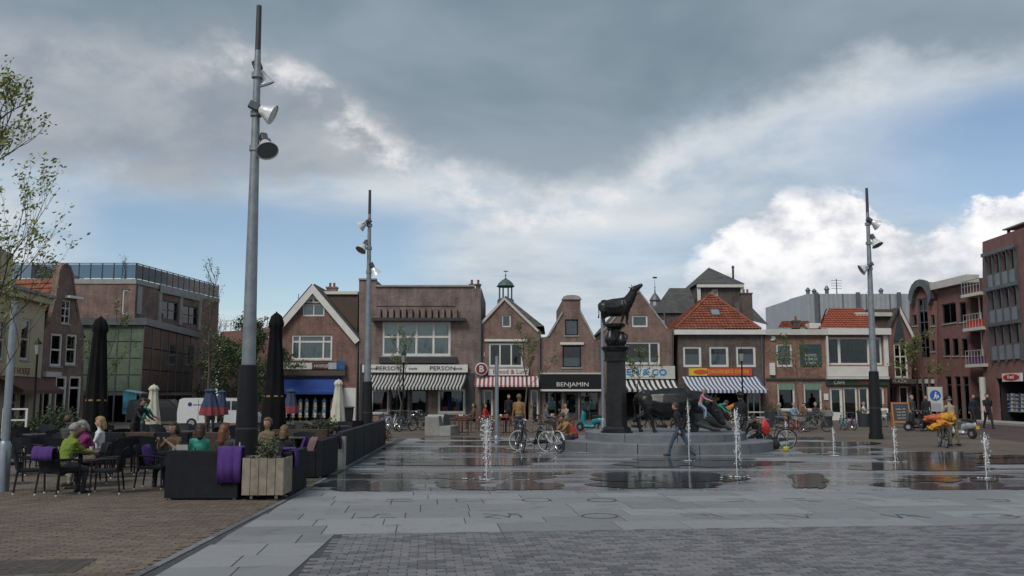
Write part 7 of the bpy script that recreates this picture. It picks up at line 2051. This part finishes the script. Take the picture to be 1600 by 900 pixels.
    hm = bpy.data.meshes.new('hair'); hb.to_mesh(hm); hb.free(); hm.materials.append(HAIR[hair]); hm.polygons.foreach_set('use_smooth', [True] * len(hm.polygons))
    ho = link('hair', hm, t); sd_ = ho.modifiers.new('hair_volume', 'SOLIDIFY'); sd_.thickness = .022; sd_.offset = -.3
    if hairlen:
        lm_ = sculpt([([head - fwd_h * .05 + hdir * .04, head - fwd_h * .085 - hdir * .05, head - fwd_h * .10 - hdir * .12 - Vector((0, 0, hairlen * .4)), head - fwd_h * .09 - Vector((0, 0, hairlen))], [.085, .09, .08, .045], .8)] + [([head + side_h * s * .075, head + side_h * s * .085 - fwd_h * .02 - Vector((0, 0, hairlen * .6))], [.04, .035], 1) for s in (-1, 1)], .022, 2, 'long_hair')
        lm_.materials.append(HAIR[hair]); link('long_hair', lm_, ho)
    if hat:
        Mh = Matrix.Translation(head + hdir * .045) @ Mx.to_4x4()
        MB().lathe([(.17, 0), (.172, .012), (.11, .02), (.108, .07), (.09, .105), (.03, .12)], 16, M=Mh).build('hat', hat, t, True)
    for o in [body] + [c for c in t.children if c != body]: o.scale = (k, k, k)
    z = (z_seat + .10 * k) if z_seat is not None else -low * k
    t.location = (loc[0], loc[1], z + (loc[2] if len(loc) > 2 else 0))
    if hat or hairlen:
        pass
    return t
C = CLOTH
STAND = dict(legs=((.03, .05, .04), (-.03, .05, .04)), arms=((.08, .12, .15, 0), (-.02, .12, .2, 0)))
WALK = dict(lean=.04, legs=((.36, .03, .12), (-.26, .03, .22)), arms=((-.3, .1, .2, 0), (.35, .1, .3, 0)))
WALK2 = dict(lean=.05, legs=((-.22, .03, .25), (.32, .03, .1)), arms=((.3, .1, .35, 0), (-.25, .1, .2, 0)))
SIT = dict(lean=.05, legs=((1.35, .10, 1.30), (1.35, .10, 1.38)), arms=((.45, .12, .9, .35), (.45, .12, .9, .35)))
LEANSIT = dict(lean=.22, hunch=.12, legs=((1.38, .12, 1.25), (1.38, .10, 1.5)), arms=((.85, .10, .65, .3), (.75, .10, .7, .3)))
LOUNGE = dict(lean=-.18, hunch=.15, head=.1, legs=((1.25, .10, 1.2), (1.25, .10, 1.3)), arms=((.3, .15, .9, .4), (.3, .15, .9, .4)))
DRINK = dict(lean=.05, hunch=.1, legs=((1.3, .1, 1.3), (1.3, .1, 1.3)), arms=((.7, .35, 1.75, .9), (.7, .35, 1.75, .9)))
BEND = dict(lean=1.25, hunch=.2, head=-.2, legs=((.25, .12, .35), (.25, .12, .35)), arms=((.25, .1, .3, 0), (.25, .1, .4, 0)))
WAIT = dict(lean=.3, hunch=.12, legs=((.06, .05, .06), (.0, .05, .06)), arms=((.6, .1, .5, 0), (.7, .1, .5, 0)))
LOWSIT = dict(lean=.30, hunch=.25, head=.05, legs=((1.15, .14, 1.35), (1.2, .08, 1.45)), arms=((.75, .08, .7, .3), (.7, .08, .6, .3)))
gp = lambda u, v: G(u, v)
T1 = 'people at the left terrace'
p = CA; person('older woman with grey hair in a lime green cardigan, seen from behind at the table', (p[0] + .02, p[1] + .08, p[2]), R(150), LEANSIT, C['lime'], C['dkgrey'], 'grey', 0, 1.64, z_seat=.45, female=True, group=T1, vox=.018, girth=1.12)
p = at_ground(140, 757); person('older woman in a magenta cardigan and pale trousers facing the woman in green', (p[0], p[1], p[2]), R(-48), LEANSIT, C['magenta'], C['stone'], 'grey', .06, 1.64, z_seat=.45, female=True, group=T1, vox=.018, girth=1.1)
p = XY(154, 20.2); person('blonde woman in a white top sitting behind the magenta cardigan', (p.x, p.y, .014), R(-70), SIT, C['white'], C['denim'], 'blond', .16, 1.66, z_seat=.45, female=True, group=T1)
dup(ch0, (p.x, p.y, .014), R(-70), 'black wicker armchair under the blonde woman in white')
p = XY(101, 21.5); person('brown-haired head and shoulders between the two older women at the rear', (p.x, p.y, 0), R(160), SIT, C['dkgrey'], C['black'], 'brown', 0, 1.7, z_seat=.45, group=T1)
dup(ch0, (p.x, p.y, 0), R(160), 'black wicker armchair of the brown-haired guest at the rear')
p = XY(209, 28); person('waiter in black bending to the right beside the cream parasol', (p.x, p.y, 0), R(70), WAIT, C['black'], C['black'], 'black', 0, 1.75, group=T1)
p = XY(217, 30); person('person in a teal top half hidden by the first cream parasol', (p.x, p.y, 0), R(160), WAIT, C['teal'], C['dkdenim'], 'brown', 0, 1.7, female=True, group=T1, sleeves=False)
p = XY(272, 18.6); person('dark-haired woman raising both hands to her face, behind the front sofa', (p.x, p.y, .014), R(-25), DRINK, C['brown'], C['dkdenim'], 'brown', .12, 1.64, z_seat=.40, female=True, group=T1, sleeves=False)
dup(ch0, (p.x, p.y + .05, .014), R(-25), 'black wicker armchair of the woman drinking behind the front sofa')
p = XY(309, 18.9); person('dark-haired woman in a mint green top behind the front sofa', (p.x, p.y, .014), R(200), LOUNGE, C['mint'], C['black'], 'brown', .2, 1.62, z_seat=.36, female=True, group=T1)
p = XY(349, 17.9); person('woman with long auburn hair in dark clothes close to the purple blanket', (p.x, p.y, .014), R(160), LOUNGE, C['dkgrey'], C['black'], 'auburn', .34, 1.64, z_seat=.38, female=True, group=T1)
for u, Y_, lab in ((309, 18.95, 'low wicker sofa seat under the woman in mint green'), (349, 17.95, 'low wicker sofa seat under the woman with auburn hair')):
    q = XY(u, Y_); sofa(lab, (q.x, q.y - .05, .014), math.pi, .62, (0, 0), h=.6, D=.7)
p = XY(417, 20.5); person('young person in a tan jacket behind the plant in the planter', (p.x, p.y, .014), R(-30), SIT, C['khaki'], C['black'], 'lightbrown', 0, 1.66, z_seat=.42, group=T1)
dup(ch0, (p.x, p.y, .014), R(-30), 'black wicker armchair behind the planter plant')
p = XY(443, 18.9); person('woman with light brown hair on the sofa right of the planter, seen from behind', (p.x, p.y, .014), R(170), LOUNGE, C['black'], C['black'], 'lightbrown', .18, 1.6, z_seat=.34, female=True, group=T1)
q = XY(443, 18.9); sofa('low wicker sofa seat under the woman with light brown hair', (q.x, q.y - .05, .014), math.pi, .62, (0, 0), h=.6, D=.7)
for i, (u, Y, lab, c) in enumerate(((328, 40, 'person in dark clothes standing below the wider navy parasol', 'navy'), (343, 41, 'person in dark clothes standing below the slimmer navy parasol', 'black'))):
    p = XY(u, Y); person(lab, (p.x, p.y, 0), R(20 - 40 * i), STAND, C[c], C['black'], 'black', 0, 1.72)
# bakery side
T2 = 'people outside the bakery'
p = gp(811, 686); person('standing man in a tan jacket, seen from behind, outside the bakery', (p.x, p.y, 0), R(190), STAND, C['tan'], C['dkdenim'], 'lightbrown', 0, 1.80, group=T2, girth=1.08)
p = gp(757, 672); person('guest in a red top at the second bakery table', (p.x, p.y, 0), R(60), SIT, C['red'], C['dkgrey'], 'brown', .1, 1.66, z_seat=.47, female=True, group=T2)
p = gp(741, 670); person('dark-dressed guest at the first bakery table', (p.x, p.y, 0), R(-70), SIT, C['brown'], C['black'], 'brown', .15, 1.68, z_seat=.47, female=True, group=T2)
p = gp(833, 672); person('dark-haired guest in black near the young staked tree', (p.x, p.y, 0), R(100), SIT, C['black'], C['black'], 'black', .15, 1.68, z_seat=.47, female=True, group=T2)
p = gp(853, 675); person('grey-shirted guest left of the third bakery table', (p.x, p.y, 0), R(80), SIT, C['grey'], C['dkdenim'], 'brown', 0, 1.72, z_seat=.47, group=T2)
p = gp(886, 672); person('guest in pale top behind the brown-jacketed man', (p.x, p.y, 0), R(-60), DRINK, C['beige'], C['dkdenim'], 'brown', 0, 1.72, z_seat=.47, group=T2)
p = gp(795, 666); person('waiter in black in the dark bakery doorway', (p.x, p.y, 0), R(20), STAND, C['black'], C['black'], 'brown', 0, 1.78, group=T2)
# on the plinth
p = gp(880, 704); person('man in a brown jacket and dark jeans crouched on the plinth step at left', (p.x + .28, p.y + .5, 0), R(-65), LOWSIT, C['tan'], C['navy'], 'brown', 0, 1.76, z_seat=.34, shoes=M_shoew, girth=1.1, vox=.02)
p = gp(888, 703); person('child in a red jacket behind the man in the brown jacket', (p.x + .32, p.y + 1.0, 0), R(-120), LOWSIT, C['red'], C['navy'], 'brown', 0, 1.35, z_seat=.34)
p = gp(1062, 714); pw = person('child in dark top and blue jeans walking past the bull', (p.x, p.y, .02), R(-118), dict(lean=.14, legs=((.50, .04, .18), (-.46, .04, .14)), arms=((-.45, .12, .3, 0), (.4, .12, .5, 0)), head=.1), C['black'], C['denim'], 'brown', 0, 1.62, vox=.02)
q = XY(1096, 29.3); person('small child in pink climbing on the grey calf', (q.x, q.y, PZ + .45), R(70), dict(lean=.3, legs=((.5, .2, .5), (.9, .2, .9)), arms=((.9, .2, .3, 0), (.9, .2, .3, 0))), C['pink'], C['lightblue'], 'blond', 0, 1.0)
q = XY(1115, 31.5); person('child in a teal shirt bending over beside the calf', (q.x, q.y, PZ), R(60), dict(lean=.85, hunch=.25, legs=((.5, .12, .8), (.4, .12, .8)), arms=((.8, .1, .3, 0), (.8, .1, .3, 0))), C['teal'], C['black'], 'brown', 0, 1.35)
q = XY(1138, 31.9); person('child in an orange shirt bending over at the plinth edge', (q.x, q.y, PZ), R(100), dict(lean=.95, hunch=.25, legs=((.5, .12, .8), (.4, .12, .8)), arms=((.8, .1, .3, 0), (.8, .1, .3, 0))), C['orange'], C['khaki'], 'brown', 0, 1.42, shorts=True)
q = gp(1166, 703); person('person in black with a black hat beside the plinth', (q.x, q.y + .6, 0), R(-160), STAND, C['black'], C['dkgrey'], 'black', 0, 1.86, hat=C['black'], girth=1.15)
q = gp(1186, 700); person('dark-dressed person crouching by the bicycle with the red bag', (q.x, q.y, 0), R(-40), dict(lean=.4, hunch=.2, legs=((1.7, .15, 2.3), (1.5, .15, 2.3)), arms=((.8, .1, .5, .2), (.8, .1, .5, .2))), C['black'], C['black'], 'black', 0, 1.72)
# cafe side
T3 = 'people at the cafe tables'
caf = [(1218, 670, 80, SIT, 'grey', 'denim', 'grey', 'guest in a grey top left of the cafe tables'), (1241, 668, 20, SIT, 'lightblue', 'stone', 'grey', 'guest in pale blue behind the dark cafe table'), (1258, 670, -60, SIT, 'brown', 'black', 'brown', 'guest in brown reaching across the cafe table'), (1275, 667, 10, SIT, 'dkgrey', 'black', 'blond', 'blond guest in dark clothes before the cafe window'), (1350, 665, 40, SIT, 'white', 'khaki', 'blond', 'guest in white left of the right lamp mast'), (1383, 667, -30, LEANSIT, 'white', 'grey', 'grey', 'guest in white right of the right lamp mast')]
for (u, v, a, ps, tc_, bc, hc_, lab) in caf:
    p = gp(u, v); person(lab, (p.x, p.y, 0), R(a), ps, C[tc_], C[bc], hc_, 0, 1.7, z_seat=.46, group=T3); dup(ch1, (p.x, p.y + .02, 0), R(a), 'cafe chair under the ' + lab)
for u, v, lab in ((1232, 671, 'dark cafe table with white cups left of the red child bike'), (1266, 671, 'dark cafe table behind the black bicycle with the crate')): p = gp(u, v); table(lab, (p.x, p.y, 0), 0, .9, .76)
p = gp(1427, 668); person('person in grey standing among the parked bicycles', (p.x, p.y, 0), R(30), STAND, C['dkgrey'], C['black'], 'grey', 0, 1.72)
p = gp(1449, 669); person('person with a white scarf standing left of the zone sign', (p.x, p.y, 0), R(-40), STAND, C['black'], C['black'], 'brown', 0, 1.74)
p = gp(1492, 697); OM = p; person('old man in a beige jacket and dark cap pushing the loaded yellow bicycle', (p.x + .05, p.y + .15, 0), R(-160), dict(lean=.15, hunch=.1, legs=((.1, .05, .1), (-.1, .05, .1)), arms=((.5, .1, .4, 0), (.5, .1, .4, 0))), C['beige'], C['khaki'], 'grey', 0, 1.74, hat=C['black'], vox=.02)
p = gp(1522, 669); person('man in a dark suit walking left of the man in black', (p.x, p.y, 0), R(30), WALK2, C['navy'], C['black'], 'brown', 0, 1.84)
p = gp(1545, 670); person('man in a black T-shirt and black trousers walking towards the camera', (p.x, p.y, 0), R(-5), WALK, C['black'], C['black'], 'black', 0, 1.88, sleeves=False)
# ================================================================== BICYCLES AND SCOOTERS
def tint(name, c, r=.35, metal=.1): return mat('enamel_' + name, c, r, metal, var=.1)
E = dict(black=tint('black', (.015, .015, .016)), white=tint('white', (.55, .56, .56)), grey=tint('grey', (.16, .165, .17)), red=tint('red', (.38, .03, .03)), teal=tint('teal', (.02, .20, .24)), blue=tint('blue', (.03, .07, .20)), purple=tint('purple', (.10, .03, .12)))
M_tyre_w = mat('cream_tyre', (.46, .45, .42), .7, var=.1)
GB = 'bicycles around the square'
def torus(b, c, R_, r, n=30, m=6, mi=0):
    b.tube([(c[0] + R_ * math.cos(2 * math.pi * i / n), c[1], c[2] + R_ * math.sin(2 * math.pi * i / n)) for i in range(n + 1)], r, m, mi, cap=False)
def bicycle(label, enamel, tyre, guards=None, name='bicycle', crate=False):
    """rides towards +X, wheels at x = -.52 and .55"""
    t = thing(name, label, 'bicycle', (0, 0, 0), 0, GB); Rw = .34
    guards = guards or enamel
    for x in (-.52, .55):
        b = MB(); torus(b, (x, 0, Rw), Rw - .016, .019); w = b.build('wheel', tyre, t, True)
        b = MB(); torus(b, (x, 0, Rw), Rw - .045, .012); b.build('rim', M_chrome, w, True)
        b = MB().tube([(x, -.045, Rw), (x, .045, Rw)], .022, 8)
        for k in range(14):
            a = 2 * math.pi * k / 14; b.tube([(x, .02 * (-1) ** k, Rw), (x + (Rw - .05) * math.cos(a), 0, Rw + (Rw - .05) * math.sin(a))], .0022, 3, cap=False)
        b.build('hub_and_spokes', M_chrome, w)
        b = MB(); n = 12; vs = []
        a0, a1 = (.15, 2.9) if x < 0 else (.55, 2.75)
        for i in range(n + 1):
            a = a0 + (a1 - a0) * i / n
            for y, rr in ((-.03, Rw + .012), (0, Rw + .026), (.03, Rw + .012)): vs.append((x + rr * math.cos(a), y, Rw + rr * math.sin(a)))
        b.add(vs, [(3 * i + j, 3 * i + j + 1, 3 * i + j + 4, 3 * i + j + 3) for i in range(n) for j in (0, 1)]).build('mudguard', guards, t)
    b = MB(); bb = (-.06, 0, .30); st = (-.20, 0, .78); hd0, hd1 = (.40, 0, .62), (.36, 0, .86)
    b.tube([bb, st], .016, 7).tube([bb, (.12, 0, .34), hd0], .018, 7).tube([(-.17, 0, .66), (.1, 0, .60), (.385, 0, .74)], .016, 7).tube([hd0, hd1], .02, 7)
    for s in (-1, 1): b.tube([bb, (-.52, s * .05, .34)], .009, 6).tube([(-.17, s * .012, .68), (-.52, s * .05, .34)], .008, 6).tube([hd0, (.44, s * .05, .5), (.55, s * .05, .34)], .011, 6)
    b.build('frame', enamel, t, True)
    MB().tube([(.36, 0, .86), (.34, 0, .98)], .012, 6).build('stem', M_chrome, t)
    MB().tube([(.10, .28, .98), (.24, .27, 1.03), (.34, .1, 1.02), (.35, 0, 1.0), (.34, -.1, 1.02), (.24, -.27, 1.03), (.10, -.28, .98)], .012, 7).build('handlebar', M_chrome, t, True)
    MB().tube([(-.20, 0, .77), (-.225, 0, .88)], .012, 6).build('seat_post', M_chrome, t)
    MB().prism([(-.40, .885), (-.36, .90), (-.08, .895), (-.06, .88), (-.25, .86), (-.40, .865)], -.05, .05).build('saddle', M_rubber, t)
    b = MB()
    for s in (-1, 1): b.tube([(-.25, s * .06, .72), (-.80, s * .07, .73)], .008, 5).tube([(-.78, s * .07, .73), (-.52, s * .055, .34)], .006, 5)
    for x in (-.35, -.5, -.65, -.79): b.tube([(x, -.07, .735), (x, .07, .735)], .006, 5)
    b.build('luggage_rack', E['black'], t)
    MB().prism([(-.60, .30), (-.55, .37), (-.08, .40), (.03, .36), (.05, .28), (-.02, .22), (-.55, .27)], -.062, -.052).build('chain_guard', guards, t)
    b = MB()
    for s in (-1, 1): b.tube([(-.06, s * .06, .30), (-.06 + s * .1, s * .075, .30 - s * .13)], .009, 5); b.box(-.11 + s * .1, -.01 + s * .1, min(s * .075, s * .16), max(s * .075, s * .16), .29 - s * .13, .315 - s * .13)
    b.build('pedals', M_rubber, t)
    MB().lathe([(.05, -.03), (.055, .03), (.03, .05)], 10, M=Matrix.Translation((.47, 0, .80)) @ Matrix.Rotation(math.pi / 2, 4, 'Y')).build('headlamp', M_chrome, t)
    MB().tube([(-.1, .06, .26), (-.16, .20, .0)], .009, 5).build('kickstand', M_rubber, t)
    if crate: MB().box(.42, .80, -.2, .2, .80, 1.05).build('crate', mat('grey_crate', (.22, .22, .21), .7), t)
    return t
bk = bicycle('black bicycle with white tyres seen side-on left of the plinth', E['black'], M_tyre_w)
bw = bicycle('white bicycle leaning by the man in the brown jacket', E['white'], M_rubber)
bc = bicycle('grey bicycle with a crate outside the cafe', E['grey'], M_rubber, crate=True)
def place(o, u, v, a, lean=0.0, z=0.0):
    p = G(u, v); o.location = (p.x, p.y, z); o.rotation_euler = (lean, 0, R(a))
place(bk, 832, 706, 152, .08, .02); place(bw, 862, 707, 118, -.10, .02); place(bc, 1276, 675, 8, .06)
def more(src, u, v, a, label, sw=None, lean=.06, sc=None):
    p = G(u, v); o = dup(src, (p.x, p.y, 0), R(a), label, scale=sc, swap=sw); o.rotation_euler = (lean, 0, R(a)); return o
more(bk, 812, 705, 100, 'dark bicycle seen end-on at the left of the pair by the plinth', {M_tyre_w: M_rubber})
more(bk, 1206, 701, 172, 'black bicycle lying against the plinth beside the red bag', {M_tyre_w: M_rubber}, .10)
more(bc, 1243, 676, 30, 'red children bicycle outside the cafe', {E['grey']: E['red']}, .05, .7)
more(bk, 1316, 672, 80, 'teal bicycle parked end-on left of the right lamp mast', {E['black']: E['teal'], M_tyre_w: M_rubber}, .05, .9)
more(bk, 1328, 672, 95, 'purple bicycle parked next to the teal bicycle', {E['black']: E['purple'], M_tyre_w: M_rubber}, .05, .9)
for (u, v, a, lab, cn) in ((612, 674, 75, 'white bicycle leftmost of the cluster before the striped shop', 'white'), (622, 672, 110, 'dark bicycle second in the cluster at the striped shop', 'black'), (634, 674, 60, 'grey bicycle third in the cluster at the striped shop', 'grey'), (645, 672, 20, 'black bicycle parked side-on in front of the shop door', 'black'), (660, 673, 160, 'black bicycle half behind the stone block', 'black'), (606, 670, 130, 'blue bicycle at the back of the cluster near the red dress', 'blue')):
    more(bk, u, v, a, lab, {E['black']: E[cn], M_tyre_w: M_rubber} if cn != 'black' else {M_tyre_w: M_rubber}, random.uniform(-.1, .1))
for (u, v, a, lab) in ((1426, 672, 60, 'dark bicycle right of the chalkboard'), (1436, 673, 100, 'dark bicycle in the middle of the group by the zone sign'), (1447, 674, 45, 'dark bicycle at the right of the group by the zone sign'), (1002, 676, 20, 'dark bicycle seen between the bull legs'), (1042, 676, 15, 'dark bicycle seen behind the bull')):
    more(bk, u, v, a, lab, {M_tyre_w: M_rubber}, random.uniform(-.08, .08))
# loaded yellow bicycle of the old man
p = G(1474, 699); lb_ = bicycle('bicycle hidden under bright yellow bags, pushed by the old man', E['black'], M_rubber, name='loaded_bicycle'); lb_.location = (p.x, p.y, 0); lb_.rotation_euler = (.04, 0, R(76))
M_ybag = mat('yellow_bag', (.50, .24, .015), .7, var=.35, scale=9, bump=.4, bscale=9); M_obag = mat('red_orange_bag', (.42, .10, .03), .6, var=.3, bump=.4, bscale=9)
rbag = random.Random(4)
def bag(label, loc, r, m, rz=0, cat='bag'):
    pr = [([(-r[0] * .5, 0, 0), (0, 0, r[2] * .1), (r[0] * .5, 0, -r[2] * .1)], [r[2] * .6, r[2] * .8, r[2] * .55], 1)]
    for k in range(12):
        a, x = rbag.uniform(0, 6.28), rbag.uniform(-.8, .8) * r[0]; q = (x, math.cos(a) * r[1] * .55, math.sin(a) * r[2] * .5); q2 = (q[0] + rbag.uniform(-.2, .2), q[1] * 1.3, q[2] * 1.2 + rbag.uniform(-.05, .05))
        pr.append(([q, q2], [r[2] * rbag.uniform(.3, .45), r[2] * rbag.uniform(.06, .2)], rbag.uniform(.6, 1)))
    me = sculpt(pr, .022, 1, 'bag'); me.materials.append(m)
    o = link('bag', me, None, loc, rz); return tag(o, label, cat, 'bags on the loaded bicycle')
bag('biggest bright yellow bag on top of the loaded bicycle', (p.x + .14, p.y - .1, 1.05), (.40, .24, .22), M_ybag, .5); bag('red-orange bag at the left of the yellow load', (p.x - .30, p.y - .05, 1.02), (.28, .2, .2), M_obag, -.3); bag('small yellow bag hanging low at the left of the load', (p.x - .36, p.y - .22, .74), (.14, .14, .17), M_ybag, .2)
bag('orange bag under the big yellow bag', (p.x - .06, p.y - .26, .86), (.30, .16, .15), mat('amber_bag', (.52, .20, .02), .6, var=.3), .1)
q = G(1194, 699); me = sculpt([([(0, 0, .14), (0, 0, .34), (0, 0, .52)], [.19, .2, .09], .7)], .03, 2, 'red_bag'); me.materials.append(mat('bright_red_bag', (.55, .03, .02), .6, var=.2, bump=.4, bscale=9))
tag(link('red_bag', me, None, (q.x, q.y - .1, .42)), 'bright red bag hanging on the bicycle at the right of the plinth', 'bag'); 
q2 = G(1190, 702); me = sculpt([([(-.25, 0, .16), (.25, 0, .16)], [.2, .18], .8), ([(0, 0, .2), (.05, 0, .42)], [.18, .1], .8)], .03, 2, 'black_bag'); me.materials.append(M_cl_black); tag(link('black_bag', me, None, (q2.x + .25, q2.y, .0)), 'black bag on the ground below the red bag', 'bag')
# scooters
def scooter(label, body, u, v, a, dark=None):
    p = G(u, v); t = thing('motor_scooter', label, 'scooter', (p.x, p.y, 0), R(a), 'motor scooters'); d = dark or M_rubber
    for x in (-.55, .62):
        w = MB().lathe([(.08, -.05), (.2, -.055), (.22, 0), (.2, .055), (.08, .05)], 18, M=Matrix.Translation((x, 0, .22)) @ Matrix.Rotation(math.pi / 2, 4, 'X')).build('wheel', M_rubber, t, True)
        MB().lathe([(.1, -.06), (.1, .06)], 12, M=Matrix.Translation((x, 0, .22)) @ Matrix.Rotation(math.pi / 2, 4, 'X')).build('rim', M_alu, w)
    b = sculpt([([(-.75, 0, .58), (-.45, 0, .56), (-.15, 0, .48), (-.08, 0, .32)], [.12, .19, .17, .10], .75), ([(-.08, 0, .24), (.3, 0, .24)], [.10, .10], 1.6), ([(.3, 0, .25), (.46, 0, .5), (.42, 0, .9)], [.10, .15, .12], 1.25), ([(.62, 0, .46), (.5, 0, .55)], [.11, .10], .8)], .03, 2, 'scooter_body'); b.materials.append(body)
    link('body', b, t)
    MB().cbox(-.72, -.08, -.13, .13, .72, .82, .04).build('seat', d, t); MB().tube([(.42, 0, .9), (.38, 0, 1.02)], .04, 8).build('steering_column', body, t)
    MB().tube([(.26, .32, 1.02), (.37, .12, 1.04), (.37, -.12, 1.04), (.26, -.32, 1.02)], .02, 7).build('handlebar', M_rubber, t); MB().lathe([(.08, 0), (.08, .04), (.03, .06)], 12, M=Matrix.Translation((.46, 0, .98)) @ Matrix.Rotation(math.pi / 2, 4, 'Y')).build('headlamp', M_chrome, t)
    for s in (-1, 1): MB().tube([(.34, s * .28, 1.04), (.30, s * .34, 1.24)], .008, 5).build('mirror_stem', M_chrome, t); 
    MB().box(-.86, -.84, -.09, .09, .42, .55).build('number_plate', M_yellow, t); MB().box(-.87, -.80, -.06, .06, .62, .68).build('tail_light', M_redpaint, t)
scooter('teal motor scooter parked in front of the black fascia shop', E['teal'], 924, 674, 150)
scooter('silver motor scooter parked right of the old man', mat('silver_enamel', (.42, .44, .46), .3, .4), 1503, 685, 110)
scooter('dark motor scooter half hidden between the parked bicycles', E['black'], 1440, 674, 160)
# small spotted things on the slabs
q = G(1228, 706); tag(MB().lathe([(.05, 0), (.1, .02), (.11, .1), (.04, .16)], 10).build('yellow_ball', mat('yellow_green_toy', (.38, .36, .03), .6), None, True, (q.x, q.y, .02)), 'small yellow-green toy by the bicycle wheel', 'toy')
bpy.data.scenes.remove(BAKE)
